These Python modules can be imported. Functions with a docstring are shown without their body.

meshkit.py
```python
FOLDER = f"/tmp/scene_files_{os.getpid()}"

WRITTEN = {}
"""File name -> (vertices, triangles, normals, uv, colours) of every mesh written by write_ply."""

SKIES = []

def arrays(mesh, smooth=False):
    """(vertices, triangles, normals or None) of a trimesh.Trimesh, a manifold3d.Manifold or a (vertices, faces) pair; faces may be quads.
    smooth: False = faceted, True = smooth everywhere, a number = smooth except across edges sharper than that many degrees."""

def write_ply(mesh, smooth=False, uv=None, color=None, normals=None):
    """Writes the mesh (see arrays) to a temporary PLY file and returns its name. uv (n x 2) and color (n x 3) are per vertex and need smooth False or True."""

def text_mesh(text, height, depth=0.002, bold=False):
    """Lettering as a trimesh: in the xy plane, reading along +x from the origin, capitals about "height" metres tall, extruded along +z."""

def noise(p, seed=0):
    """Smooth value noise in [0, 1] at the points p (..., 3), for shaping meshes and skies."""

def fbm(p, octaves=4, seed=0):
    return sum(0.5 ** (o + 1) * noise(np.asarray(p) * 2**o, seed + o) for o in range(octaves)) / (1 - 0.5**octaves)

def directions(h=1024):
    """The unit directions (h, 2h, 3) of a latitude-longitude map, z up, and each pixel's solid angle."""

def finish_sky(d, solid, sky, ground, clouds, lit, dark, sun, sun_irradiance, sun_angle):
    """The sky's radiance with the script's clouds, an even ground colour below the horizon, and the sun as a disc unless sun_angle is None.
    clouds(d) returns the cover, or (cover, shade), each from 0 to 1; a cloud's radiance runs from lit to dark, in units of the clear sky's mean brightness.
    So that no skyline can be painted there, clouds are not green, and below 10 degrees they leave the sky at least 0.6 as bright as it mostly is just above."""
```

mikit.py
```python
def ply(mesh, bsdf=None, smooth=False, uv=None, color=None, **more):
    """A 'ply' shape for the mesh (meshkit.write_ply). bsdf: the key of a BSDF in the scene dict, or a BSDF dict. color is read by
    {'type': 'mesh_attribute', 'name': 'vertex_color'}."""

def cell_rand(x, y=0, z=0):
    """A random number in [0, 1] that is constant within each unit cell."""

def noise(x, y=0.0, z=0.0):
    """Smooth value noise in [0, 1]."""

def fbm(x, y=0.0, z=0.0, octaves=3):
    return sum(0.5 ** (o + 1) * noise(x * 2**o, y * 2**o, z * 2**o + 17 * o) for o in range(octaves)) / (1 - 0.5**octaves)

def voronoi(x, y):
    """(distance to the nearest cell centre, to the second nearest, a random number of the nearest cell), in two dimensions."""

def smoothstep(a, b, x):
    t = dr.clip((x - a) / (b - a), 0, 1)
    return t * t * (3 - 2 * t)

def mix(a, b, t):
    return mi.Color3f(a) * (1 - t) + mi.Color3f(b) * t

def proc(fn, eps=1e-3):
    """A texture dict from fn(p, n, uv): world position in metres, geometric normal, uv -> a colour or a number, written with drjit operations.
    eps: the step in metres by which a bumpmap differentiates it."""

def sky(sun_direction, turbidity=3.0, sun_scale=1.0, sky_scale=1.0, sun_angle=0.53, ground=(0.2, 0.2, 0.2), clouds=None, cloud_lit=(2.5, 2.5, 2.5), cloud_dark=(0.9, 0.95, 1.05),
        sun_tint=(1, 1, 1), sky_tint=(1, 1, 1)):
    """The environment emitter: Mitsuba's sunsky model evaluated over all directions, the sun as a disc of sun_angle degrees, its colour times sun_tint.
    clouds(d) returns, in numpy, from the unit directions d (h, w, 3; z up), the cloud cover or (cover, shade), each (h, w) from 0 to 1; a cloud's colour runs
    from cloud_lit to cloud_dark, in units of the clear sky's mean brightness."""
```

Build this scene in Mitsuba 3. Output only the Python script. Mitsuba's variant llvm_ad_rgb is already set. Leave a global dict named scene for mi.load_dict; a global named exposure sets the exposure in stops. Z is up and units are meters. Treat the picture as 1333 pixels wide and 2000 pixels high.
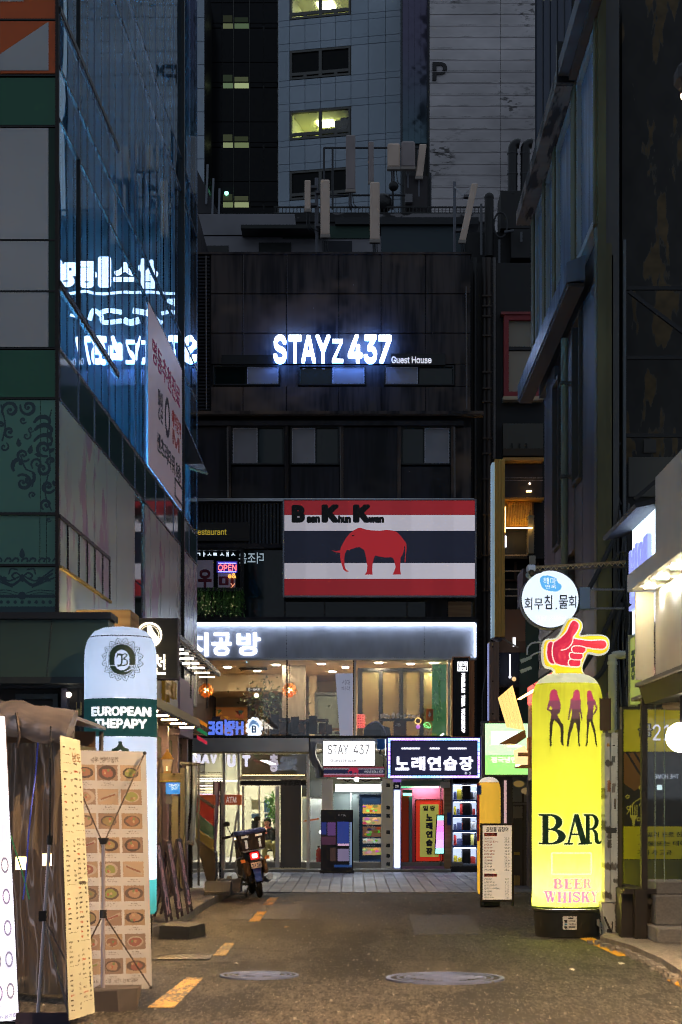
import math, glob, random
import numpy as np
import trimesh
import drjit as dr
import mitsuba as mi
import mikit, meshkit
from mikit import noise, fbm, voronoi, cell_rand, smoothstep, mix, proc
from shapely import affinity, union_all
from shapely.geometry import Polygon, MultiPolygon, LineString, Point, box as sbox
from scipy.spatial import ConvexHull, Delaunay
from PIL import Image, ImageDraw, ImageFont

T = mi.ScalarTransform4f
rng = random.Random(7)
scene, labels = {}, {}

# ------------------------------------------------------------------ camera, sky, exposure
F, CX, HY, EYE = 3600.0, 690.0, 1560.0, 1.6        # focal length and vanishing point in photograph pixels, eye height in metres
scene['camera'] = {'type': 'perspective', 'fov': math.degrees(2 * math.atan(666.5 / F)), 'fov_axis': 'x', 'near_clip': 0.5, 'far_clip': 500.0,
                   'principal_point_offset_x': (666.5 - CX) / 1333, 'principal_point_offset_y': (1000 - HY) / 2000,
                   'to_world': T().look_at([0, 0, EYE], [0, 10, EYE], [0, 0, 1])}
scene['sky'] = mikit.sky((0.3, -0.6, 0.25), turbidity=3, sun_scale=0.0, sky_scale=0.9, clouds=lambda d: 1.0,
                         cloud_lit=(0.82, 0.98, 1.2), cloud_dark=(0.82, 0.98, 1.2))
exposure = 2.0                                       # a long night exposure
LAMP = 2.0 ** -exposure                              # lamps and signs below are given in the brightness they have in the picture

# ------------------------------------------------------------------ helpers
def at(px, py, d):
    """The point of the place that the photograph shows at this pixel, d metres in front of the camera."""
    return np.array([(px - CX) * d / F, d, EYE - (py - HY) * d / F])

def ground(px, py, z=0.0):
    return at(px, py, F * (EYE - z) / (py - HY))

def lin(*c):
    """sRGB 0..255 to linear."""
    if len(c) == 1: c = c[0]
    x = np.asarray(c, float) / 255
    return [float(v) for v in np.where(x < 0.04045, x / 12.92, ((x + 0.055) / 1.055) ** 2.4)]

def rgb(c): return {'type': 'rgb', 'value': [float(x) for x in c]}

def mat(name, color, rough=0.6, metal=0.0, spec=0.5, bump=None, bump_scale=0.002, **more):
    """A principled material; colour and roughness are linear values or functions of (p, n, uv)."""
    d = {'type': 'principled', 'base_color': proc(color) if callable(color) else rgb(color), 'roughness': proc(rough) if callable(rough) else float(rough),
         'metallic': float(metal), 'specular': float(spec), **more}
    if bump: d = {'type': 'bumpmap', 'arbitrary': proc(bump), 'scale': bump_scale, 'bsdf': d}
    scene[name] = {'type': 'twosided', 'bsdf': d}
    return name

_paint = {}
def paint(color, rough=0.55, metal=0.0):
    k = (tuple(round(float(x), 4) for x in color), rough, metal)
    if k not in _paint:
        _paint[k] = mat(f'plain_{len(_paint)}', color, rough, metal)
    return _paint[k]

def sp(*c, rough=0.55, metal=0.0): return paint(lin(*c), rough, metal)

_used = {}
def numbered(key):
    n = _used.get(key, 0); _used[key] = n + 1
    return key if n == 0 else f'{key}_{n:03d}'

def join(*ms):
    ms = [m for m in ms if m is not None and len(m[1])]
    v, f, o = [], [], 0
    for a, b in ms:
        v.append(np.asarray(a, float)); f.append(np.asarray(b, int) + o); o += len(a)
    return np.vstack(v), np.vstack(f)

def tm(m): return (np.array(m.vertices), np.array(m.faces))

def add(name, mesh, bsdf, parent=None, label=None, cat=None, group=None, kind=None, smooth=False, emit=None, weight=None, uv=None):
    key = numbered(f'{parent}__{name}' if parent else name)
    more = {}
    if emit is not None:
        v, f = mesh
        area = np.linalg.norm(np.cross(v[f[:, 1]] - v[f[:, 0]], v[f[:, 2]] - v[f[:, 0]]), axis=1).sum() / 2
        w = weight if weight is not None else max(1e-3, float(area * np.mean(emit)))
        more['emitter'] = {'type': 'area', 'radiance': rgb([e * LAMP for e in emit]), 'sampling_weight': float(w)}
    scene[key] = mikit.ply(mesh, bsdf, smooth=smooth, uv=uv, **more)
    lab(key, label, cat, group, kind)
    return key

def lab(key, label=None, cat=None, group=None, kind=None):
    d = {k: v for k, v in dict(label=label, category=cat, group=group, kind=kind).items() if v}
    if d: labels[key] = d

def thing(name, label, cat, group=None):
    key = numbered(name); lab(key, label, cat, group)
    return key

BF = np.array([[0, 2, 1], [0, 3, 2], [4, 5, 6], [4, 6, 7], [0, 1, 5], [0, 5, 4], [1, 2, 6], [1, 6, 5], [2, 3, 7], [2, 7, 6], [3, 0, 4], [3, 4, 7]])
def box(x0, x1, y0, y1, z0, z1):
    x0, x1 = min(x0, x1), max(x0, x1); y0, y1 = min(y0, y1), max(y0, y1); z0, z1 = min(z0, z1), max(z0, z1)
    return np.array([[x0, y0, z0], [x1, y0, z0], [x1, y1, z0], [x0, y1, z0], [x0, y0, z1], [x1, y0, z1], [x1, y1, z1], [x0, y1, z1]], float), BF

def hull(points):
    h = ConvexHull(np.asarray(points, float))
    p, f = h.points, h.simplices.copy()
    c = p[h.vertices].mean(0)
    n = np.cross(p[f[:, 1]] - p[f[:, 0]], p[f[:, 2]] - p[f[:, 0]])
    flip = (n * (p[f[:, 0]] - c)).sum(1) < 0
    f[flip] = f[flip][:, ::-1]
    return p, f

def cbox(x0, x1, y0, y1, z0, z1, c=0.01):
    """A box with chamfered edges."""
    pts = []
    for x, sx in ((x0, 1), (x1, -1)):
        for y, sy in ((y0, 1), (y1, -1)):
            for z, sz in ((z0, 1), (z1, -1)):
                pts += [[x + sx * c, y + sy * c, z], [x + sx * c, y, z + sz * c], [x, y + sy * c, z + sz * c]]
    return hull(pts)

def frame_of(d):
    d = d / np.linalg.norm(d)
    a = np.cross(d, [0, 0, 1.0] if abs(d[2]) < 0.9 else [1.0, 0, 0]); a /= np.linalg.norm(a)
    return a, np.cross(d, a)

def tube(pts, r, sides=8, caps=True):
    p = np.asarray(pts, float); r = np.broadcast_to(r, (len(p),))
    t = np.gradient(p, axis=0) if len(p) > 2 else np.repeat([p[1] - p[0]], 2, 0)
    a, b = frame_of(t[0]); vs = []
    ang = np.arange(sides) * 2 * np.pi / sides
    for i in range(len(p)):
        d = t[i] / np.linalg.norm(t[i])
        a = a - d * (a @ d); a /= np.linalg.norm(a); b = np.cross(d, a)
        vs.append(p[i] + r[i] * (np.cos(ang)[:, None] * a + np.sin(ang)[:, None] * b))
    v = np.vstack(vs); f = []
    for i in range(len(p) - 1):
        for k in range(sides):
            q = (k + 1) % sides
            A, B, C, D = i * sides + k, i * sides + q, (i + 1) * sides + q, (i + 1) * sides + k
            f += [[A, B, C], [A, C, D]]
    if caps:
        n = len(v); v = np.vstack([v, p[0], p[-1]])
        for k in range(sides):
            q = (k + 1) % sides
            f += [[n, q, k], [n + 1, (len(p) - 1) * sides + k, (len(p) - 1) * sides + q]]
    return v, np.array(f)

def bar(p, q, w, h=None):
    """A square bar from p to q."""
    p, q = np.asarray(p, float), np.asarray(q, float); a, b = frame_of(q - p); h = h or w
    v = [e + sa * a * w / 2 + sb * b * h / 2 for e in (p, q) for sa, sb in ((-1, -1), (1, -1), (1, 1), (-1, 1))]
    return hull(v)

def lathe(profile, x=0, y=0, sides=48, a0=0.0, a1=2 * math.pi):
    """Surface of revolution about the vertical through (x, y); profile rows are (radius, z), from the bottom up."""
    pr = np.asarray(profile, float); full = abs(a1 - a0 - 2 * math.pi) < 1e-6
    ang = a0 + (a1 - a0) * np.arange(sides + (0 if full else 1)) / sides; m = len(ang)
    v = np.vstack([np.stack([x + r * np.cos(ang), y + r * np.sin(ang), np.full(m, z)], 1) for r, z in pr]); f = []
    for i in range(len(pr) - 1):
        for k in range(sides):
            q = (k + 1) % m
            A, B, C, D = i * m + k, i * m + q, (i + 1) * m + q, (i + 1) * m + k
            f += [[A, B, C], [A, C, D]]
    return v, np.array(f)

def sphere(c, r, n=2):
    m = trimesh.creation.icosphere(n); return np.array(m.vertices) * r + np.asarray(c), np.array(m.faces)

def extrude(poly, depth):
    """Polygon in xy extruded from z = 0 to depth."""
    geoms = [g for g in getattr(poly, 'geoms', [poly]) if g.geom_type == 'Polygon' and g.area > 1e-7]
    return join(*[tm(trimesh.creation.extrude_polygon(g, depth, engine='earcut')) for g in geoms])

class Plane:
    """An upright plane through (x, y) whose horizontal axis u has the angle a to +x; w is outwards. a = 0 faces the camera, 90 faces right, -90 faces left."""
    def __init__(s, x, y, a=0.0):
        a = math.radians(a); s.p = np.array([x, y, 0.0]); s.U = np.array([math.cos(a), math.sin(a), 0]); s.N = np.array([math.sin(a), -math.cos(a), 0])
    def uv(s, px, py):
        r = np.array([(px - CX) / F, 1, (HY - py) / F]); t = (s.p @ s.N) / (r @ s.N); q = t * r
        return float((q - s.p) @ s.U), float(EYE + q[2])
    def u(s, px): return s.uv(px, HY)[0]
    def to(s, m):
        """Mesh in (u, v, w) to the world."""
        v, f = m; v = np.asarray(v, float)
        return s.p + v[:, :1] * s.U + v[:, 1:2] * np.array([0, 0, 1.0]) + v[:, 2:] * s.N, f
    def pt(s, u, v, w=0): return s.p + u * s.U + v * np.array([0, 0, 1.0]) + w * s.N
    def box(s, u0, u1, v0, v1, w0, w1): return s.to(box(u0, u1, v0, v1, w0, w1))
    def rect(s, px0, py0, px1, py1):
        (u0, v1), (u1, v0) = s.uv(px0, py0), s.uv(px1, py1); return u0, u1, v0, v1
    def pbox(s, px0, py0, px1, py1, w0, w1): return s.box(*s.rect(px0, py0, px1, py1), w0, w1)
    def poly(s, poly, w0, w1):
        v, f = extrude(poly, w1 - w0); v = v + [0, 0, w0]; return s.to((v, f))
    def ppoly(s, pts, w0, w1): return s.poly(Polygon([s.uv(*p) for p in pts]).buffer(0), w0, w1)
    def frame(s, px0, py0, px1, py1, t, w0, w1):
        u0, u1, v0, v1 = s.rect(px0, py0, px1, py1)
        return s.poly(sbox(u0, v0, u1, v1).difference(sbox(u0 + t, v0 + t, u1 - t, v1 - t)), w0, w1)
    def text(s, text, px0, py0, px1, py1, w0, w1, **k):
        u0, u1, v0, v1 = s.rect(px0, py0, px1, py1)
        return s.poly(fit(glyphs(text, **k), u0, v0, u1, v1), w0, w1)

FONTS = glob.glob('/opt/blender-*/*/datafiles/fonts')[0]
_g = {}
def glyphs(text, bold=0, font=None, mirror=False, vertical=False):
    """Outlines of a line of lettering (the same way meshkit.text_mesh makes them, with Korean letters too)."""
    k = (text, bold, font, mirror, vertical)
    if k in _g: return _g[k]
    if vertical:
        parts = [affinity.translate(fit(glyphs(c, bold, font), -0.5, -0.5, 0.5, 0.5), 0, -1.2 * i) for i, c in enumerate(text) if c != ' ']
        sh = union_all(parts)
    else:
        korean = any(ord(c) > 0x1000 for c in text) or font == 'cjk'
        fn = ImageFont.truetype(FONTS + ('/Noto Sans CJK Regular.woff2' if korean else '/Inter.woff2'), 96)
        x0, y0, x1, y1 = fn.getbbox(text, anchor='ls', stroke_width=bold)
        im = Image.new('L', (x1 - x0 + 8, y1 - y0 + 8))
        ImageDraw.Draw(im).text((4 - x0, 4 - y0), text, 255, fn, anchor='ls', stroke_width=bold)
        on = np.pad(np.asarray(im) > 127, ((0, 0), (1, 1))).astype(np.int8)
        rows, st = np.nonzero(np.diff(on, axis=1) == 1); en = np.nonzero(np.diff(on, axis=1) == -1)[1]
        sh = union_all([sbox(a, -r - 1, b, -r) for a, b, r in zip(st, en, rows)]).buffer(0.6).buffer(-0.6).simplify(0.8)
    if mirror: sh = affinity.scale(sh, -1, 1)
    _g[k] = sh
    return sh

def fit(sh, u0, v0, u1, v1, keep=False):
    a, b, c, d = sh.bounds; sx, sy = (u1 - u0) / (c - a), (v1 - v0) / (d - b)
    if keep: sx = sy = min(sx, sy)
    return affinity.affine_transform(sh, [sx, 0, 0, sy, u0 - a * sx, v0 - b * sy])

def stroke(pts, w, smooth=False):
    if smooth: pts = spline(pts)
    return LineString(pts).buffer(w / 2, quad_segs=3)

def spline(pts, n=6):
    p = np.asarray(pts, float); p = np.vstack([2 * p[0] - p[1], p, 2 * p[-1] - p[-2]]); out = []
    for i in range(1, len(p) - 2):
        for t in np.arange(n) / n:
            a, b, c, d = p[i - 1:i + 3]
            out.append(0.5 * (2 * b + (c - a) * t + (2 * a - 5 * b + 4 * c - d) * t * t + (3 * b - a - 3 * c + d) * t ** 3))
    return np.vstack([out, p[-2]])

def blob(pts, n=6):
    """Smooth closed outline through the points."""
    p = np.asarray(pts, float); m = len(p); out = []
    for i in range(m):
        a, b, c, d = p[i - 1], p[i], p[(i + 1) % m], p[(i + 2) % m]
        for t in np.arange(n) / n:
            out.append(0.5 * (2 * b + (c - a) * t + (2 * a - 5 * b + 4 * c - d) * t * t + (3 * b - a - 3 * c + d) * t ** 3))
    return Polygon(out).buffer(0)

def bend(mesh, cx, cy, r, a_mid):
    """Wraps a flat print (x along, y up, z proud) round an upright cylinder, its x = 0 at the angle a_mid."""
    v, f = mesh
    m = trimesh.Trimesh(v, f, process=True)
    v, f = trimesh.remesh.subdivide_to_size(m.vertices, m.faces, max_edge=0.06, max_iter=8)
    a = a_mid + v[:, 0] / r; rr = r + v[:, 2]
    return np.stack([cx + rr * np.cos(a), cy + rr * np.sin(a), v[:, 1]], 1), f
# ------------------------------------------------------------------ materials
def f_asphalt(p, n, uv):
    g = noise(p.x * 45, p.y * 30) * 0.5 + noise(p.x * 130, p.y * 90) * 0.5
    big = fbm(p.x * 0.55, p.y * 0.22, 0, 4)
    patch = smoothstep(0.5, 0.56, noise(p.x * 0.45 + 3, p.y * 0.16 + 7))
    crack = smoothstep(0.025, 0.0, dr.abs(fbm(p.x * 1.3, p.y * 0.9, 5, 4) - 0.5)) * smoothstep(0.6, 0.75, noise(p.x * 0.5, p.y * 0.5, 9))
    spot = smoothstep(0.8, 0.86, noise(p.x * 5, p.y * 3, 2))
    g = 0.25 * g + 0.4 * noise(p.x * 62, p.y * 9) + 0.35 * noise(p.x * 120 + 7, p.y * 17)
    v = -0.004 + 0.118 * g + 0.06 * (big - 0.5) - 0.012 * patch - 0.022 * crack - 0.02 * spot + 0.09 * smoothstep(0.84, 0.95, noise(p.x * 80 + 5, p.y * 14)) - 0.03 * smoothstep(0.6, 0.75, fbm(p.x * 0.9 + 3, p.y * 0.35, 4, 3))
    v = dr.maximum(v * 0.82, 0.01)
    return mi.Color3f(v * 1.08, v * 0.97, v * 0.8)
def f_asphalt_h(p, n, uv): return noise(p.x * 70, p.y * 45) + 0.8 * noise(p.x * 22, p.y * 14)
mat('asphalt', f_asphalt, rough=lambda p, n, uv: 0.5 + 0.25 * fbm(p.x * 0.8, p.y * 0.4), bump=f_asphalt_h, bump_scale=0.012)
def f_conc(p, n, uv):
    v = 0.2 + 0.16 * (fbm(p.x * 2.2, p.y * 2.2, p.z * 2.2, 4) - 0.5) + 0.05 * (noise(p.x * 60, p.y * 60, p.z * 60) - 0.5)
    return mi.Color3f(v, v * 0.95, v * 0.86)
mat('concrete', f_conc, rough=0.8)
def f_steel(p, n, uv):
    v = 0.5 + 0.2 * (fbm(p.x * 1.4, p.y * 1.4, p.z * 0.6, 3) - 0.5)
    return mi.Color3f(v, v * 1.0, v * 1.03)
mat('steel', f_steel, rough=lambda p, n, uv: 0.22 + 0.14 * fbm(p.x * 3, p.y * 3, p.z * 9), metal=0.9)
def stain(base, dark, rust, sc=1.0):
    def fn(p, n, uv):
        streak = 0.65 * fbm((p.x + p.y) * 3.2 * sc, 0, p.z * 0.35 * sc, 4) + 0.35 * fbm((p.x + p.y) * 17 * sc, 2, p.z * 1.1 * sc, 3)
        blot = fbm((p.x + p.y) * 0.8 * sc + 9, 3, p.z * 0.9 * sc, 4)
        c = mix(dark, base, smoothstep(0.3, 0.65, streak))
        return mix(c, rust, smoothstep(0.52, 0.72, blot) * 0.75)
    return fn
mat('dark_panel', stain((0.074, 0.058, 0.056), (0.013, 0.011, 0.014), (0.16, 0.105, 0.075)), rough=lambda p, n, uv: 0.4 + 0.35 * fbm(p.x * 2, p.y, p.z * 2), spec=0.25)
mat('black_panel', stain((0.022, 0.02, 0.03), (0.006, 0.006, 0.009), (0.038, 0.032, 0.032)), rough=lambda p, n, uv: 0.32 + 0.3 * fbm(p.x * 3, p.y, p.z * 1.2), spec=0.3)
mat('dark_glass', (0.006, 0.012, 0.011), rough=0.04)
mat('blue_black', stain((0.03, 0.035, 0.05), (0.015, 0.017, 0.022), (0.03, 0.03, 0.035)), rough=0.25, metal=0.3)
mat('fascia_metal', lambda p, n, uv: mi.Color3f(0.34, 0.36, 0.42) * (0.72 + 0.5 * fbm(p.x * 5, 0, p.z * 1.5, 4)), rough=0.38, metal=0.35)
mat('frosted', lambda p, n, uv: mi.Color3f(0.27, 0.26, 0.29) * (0.75 + 0.5 * fbm(p.x * 3, p.y, p.z * 2.0, 3)), rough=0.35)
scene['pane'] = {'type': 'thindielectric', 'int_ior': 1.5}
def f_wood(p, n, uv):
    g = fbm(p.x * 1.5, p.y * 1.5, p.z * 22, 3)
    return mix((0.22, 0.11, 0.045), (0.42, 0.25, 0.12), g)
mat('wood', f_wood, rough=0.5)
WHITE, GREY, BLACK = sp(225, 225, 225), sp(120, 120, 122), sp(22, 22, 24, rough=0.4)
DARKSTEEL = paint((0.03, 0.03, 0.033), 0.35, 0.6)

# ------------------------------------------------------------------ the setting: ground, pavements, markings
g = []
xs = np.concatenate([[-60, -20], np.linspace(-6, 6, 7), [20, 60]]); ys = np.concatenate([[-30, 0], np.linspace(8, 42, 9), [60, 140]])
V = np.array([[x, y, 0] for y in ys for x in xs]); n_ = len(xs)
Fc = [[j * n_ + i, j * n_ + i + 1, (j + 1) * n_ + i + 1] for j in range(len(ys) - 1) for i in range(n_ - 1)] + [[j * n_ + i, (j + 1) * n_ + i + 1, (j + 1) * n_ + i] for j in range(len(ys) - 1) for i in range(n_ - 1)]
add('road', (V, np.array(Fc)), 'asphalt', kind='structure', label='patched warm grey asphalt of the lane running between the buildings')

# pavers of the crossing alley in front of the guesthouse
for k_, (a, b, c) in enumerate(((0.15, 0.158, 0.2), (0.12, 0.128, 0.165), (0.175, 0.18, 0.215), (0.14, 0.142, 0.175))):
    def fp(p, n, uv, a=a, b=b, c=c):
        return mi.Color3f(a, b, c) * (0.75 + 0.5 * fbm(p.x * 2.5, p.y * 2.5, 0, 3))
    mat(f'paver_{k_}', fp, rough=0.48)
PY0, PY1, PX0, PX1 = 31.2, 39.6, -3.35, 4.4
add('alley_paving', box(-14, 12, PY0 - 0.06, 39.7, -0.05, 0.004), 'concrete', kind='structure')
nc, nr = 37, 8
for i in range(nc):
    for j in range(nr):
        w, l = (PX1 - PX0) / nc, (PY1 - PY0) / nr
        x0, y0 = PX0 + i * w, PY0 + j * l
        dz = 0.02 + rng.uniform(-0.003, 0.003); tx = rng.uniform(-0.002, 0.002)
        v, f = cbox(x0 + 0.007, x0 + w - 0.007, y0 + 0.007, y0 + l - 0.007, -0.02, dz, 0.004)
        add('paver', (v + [0, 0, 0], f), f'paver_{rng.choice([0, 0, 1, 1, 2, 3])}', 'alley_paving')

def slab(name, pts, z, bsdf, parent=None, **k):
    v, f = extrude(Polygon(pts).buffer(0), z + 0.05); return add(name, (v - [0, 0, 0.05], f), bsdf, parent, **k)
mat('pavement_mat', lambda p, n, uv: mi.Color3f(0.21, 0.19, 0.16) * (0.55 + 0.9 * fbm(p.x * 1.6, p.y * 1.2, 0, 4)) * (0.8 + 0.4 * noise(p.x * 40, p.y * 40)), rough=0.8, bump=lambda p, n, uv: noise(p.x * 40, p.y * 40), bump_scale=0.006)
LK = [(-2.36, 20.6), (-2.26, 22.3), (-2.17, 24.1), (-2.13, 27.4), (-1.97, 31.0)]       # the left kerb line
slab('left_pavement', [(-9, 20.6), (-2.51, 20.6)] + [(x - 0.15, y) for x, y in LK[1:]] + [(-9, 31.0)], 0.10, 'pavement_mat', kind='structure', label='low raised pavement with uneven concrete in front of the left shops')
for i in range(len(LK) - 1):
    (xa, ya), (xb, yb) = LK[i], LK[i + 1]
    m = max(1, round((yb - ya) / 0.9))
    for q in range(m):
        t0, t1 = q / m, (q + 0.985) / m
        P0, P1 = np.array([xa + (xb - xa) * t0, ya + (yb - ya) * t0]), np.array([xa + (xb - xa) * t1, ya + (yb - ya) * t1])
        z = 0.115 + rng.uniform(-0.006, 0.006)
        pts = [[p[0] + dx, p[1], zz] for p in (P0, P1) for dx, zz in ((-0.16, -0.03), (-0.16, z), (-0.012, z), (0.0, z - 0.012), (0.0, -0.03))]
        add('kerb_stone', hull(pts), 'concrete', 'left_pavement')
slab('left_apron', [(-9, 9), (-3.3, 9), (-2.85, 17), (-2.5, 20.56), (-9, 20.56)], 0.012, 'pavement_mat', kind='structure', label='worn concrete apron under the banner stands at left')
RK = [(2.62, 12.0), (2.86, 15.5), (2.93, 17.5), (2.88, 19.0), (2.72, 20.3)]
slab('right_pavement', [(9, 12.0)] + RK + [(2.95, 21.2), (9, 21.2)], 0.085, 'pavement_mat', kind='structure', label='low broken pavement in front of the shop steps at right')
# gravel crumbs along the right kerb
rg = np.random.default_rng(3); ms = []
for i in range(420):
    t = rg.random(); k = rg.integers(0, 4); x = RK[k][0] + (RK[k + 1][0] - RK[k][0]) * t - abs(rg.normal(0, 0.05)); y = RK[k][1] + (RK[k + 1][1] - RK[k][1]) * t
    s = rg.uniform(0.008, 0.028); v, f = box(-s, s, -s, s, -s, s); v = v * rg.uniform(0.5, 1.2, (8, 1)); ms.append((v + [x, y, s * 0.6], f))
for i in range(260):
    x, y = rg.uniform(-2.6, 2.6), rg.uniform(13, 30); s = rg.uniform(0.004, 0.012); v, f = box(-s, s, -s, s, -s, s); ms.append((v * rg.uniform(0.5, 1.2, (8, 1)) + [x, y, s * 0.5], f))
add('loose_grit', join(*ms), 'concrete', label='crumbs of broken stone and grit lying on the lane', cat='grit', kind='stuff')

k = 0
mat('repair_asphalt', lambda p, n, uv: mi.Color3f(0.04, 0.0365, 0.031) * (0.55 + 0.9 * noise(p.x * 70, p.y * 11)), rough=0.6)
for (x0, y0, x1, y1) in ((-1.62, 24.4, -0.75, 27.9), (0.75, 21.6, 1.55, 25.3)):
    pts = [(x0 + rg.normal(0, .03), y0), (x1 + rg.normal(0, .03), y0 + .05), (x1 + rg.normal(0, .03), (y0 + y1) / 2), (x1, y1), (x0, y1 - .1), (x0 + rg.normal(0, .04), (y0 + y1) / 2)]
    slab('repair_patch', pts, 0.004, 'repair_asphalt', kind='structure', label='darker asphalt repair strip in the ' + ('left' if x0 < 0 else 'right') + ' half of the lane')
for i, (px_, py_, lb) in enumerate(((1215, 1884, 'white paper scrap below the yellow line at the foot of the bar balloon'), (1118, 1896, 'pale paper scrap to the right of the large manhole cover'), (462, 1884, 'white paper scrap above the small manhole cover'), (560, 1812, 'brownish paper scrap right of the bright yellow dash'))):
    x, y, _ = ground(px_, py_); w_ = (0.03, 0.022, 0.02, 0.026)[i]; c_, s_ = math.cos(i), math.sin(i)
    add('paper_scrap', hull([[x + (p_ * c_ - q_ * s_) * w_, y + (p_ * s_ + q_ * c_) * w_ * 1.6, z] for p_, q_, z in ((-1, -1, .008), (1, -1, .012), (1, 1, .008), (-1, 1, .016), (0, 0, .022), (-1, -1, .005), (1, 1, .005))]), sp(150, 120, 80) if i == 3 else sp(210, 206, 196), label=lb, cat='litter', group='scraps of paper on the lane')
mat('road_paint', lambda p, n, uv: mix((0.10, 0.085, 0.06), (0.52, 0.25, 0.02), smoothstep(0.28, 0.5, 0.55 * fbm(p.x * 5, p.y * 3, 1, 4) + 0.45 * noise(p.x * 50, p.y * 32))), rough=0.6)
mat('road_paint_fresh', lambda p, n, uv: mix((0.2, 0.12, 0.04), (0.62, 0.30, 0.02), smoothstep(0.2, 0.42, 0.55 * fbm(p.x * 5, p.y * 3, 1, 4) + 0.45 * noise(p.x * 50, p.y * 32))), rough=0.6)
mat('road_paint_worn', lambda p, n, uv: mix((0.10, 0.085, 0.06), (0.42, 0.25, 0.06), smoothstep(0.36, 0.6, 0.55 * fbm(p.x * 5, p.y * 3, 1, 4) + 0.45 * noise(p.x * 50, p.y * 32))), rough=0.6)
def mark(pts, m, lb):
    q = [ground(px, py) for px, py in pts]; v = np.array([[p[0], p[1], z] for z in (-0.002, 0.005) for p in q]); 
    add('lane_marking', hull(v), m, kind='structure', label=lb)
mark([(289, 1968), (339, 1969), (397, 1911), (365, 1910)], 'road_paint_worn', 'faded yellow lane dash nearest the camera on the left')
mark([(416, 1867), (441, 1867), (458, 1843), (440, 1842)], 'road_paint_worn', 'pale worn yellow dash left of the small manhole cover')
mark([(486, 1800), (507, 1800), (521, 1781), (503, 1781)], 'road_paint_fresh', 'bright yellow dash in front of the parked motorcycle')
mark([(514, 1768), (532, 1768), (544, 1753), (527, 1753)], 'road_paint', 'orange yellow dash beside the rear wheel of the motorcycle')
mark([(1133, 1833), (1158, 1832), (1237, 1867), (1207, 1868)], 'road_paint_fresh', 'yellow line on the road at the foot of the bar balloon')
mark([(1304, 1915), (1340, 1915), (1420, 1950), (1372, 1952)], 'road_paint_fresh', 'yellow line cut by the right edge of the picture')

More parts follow.
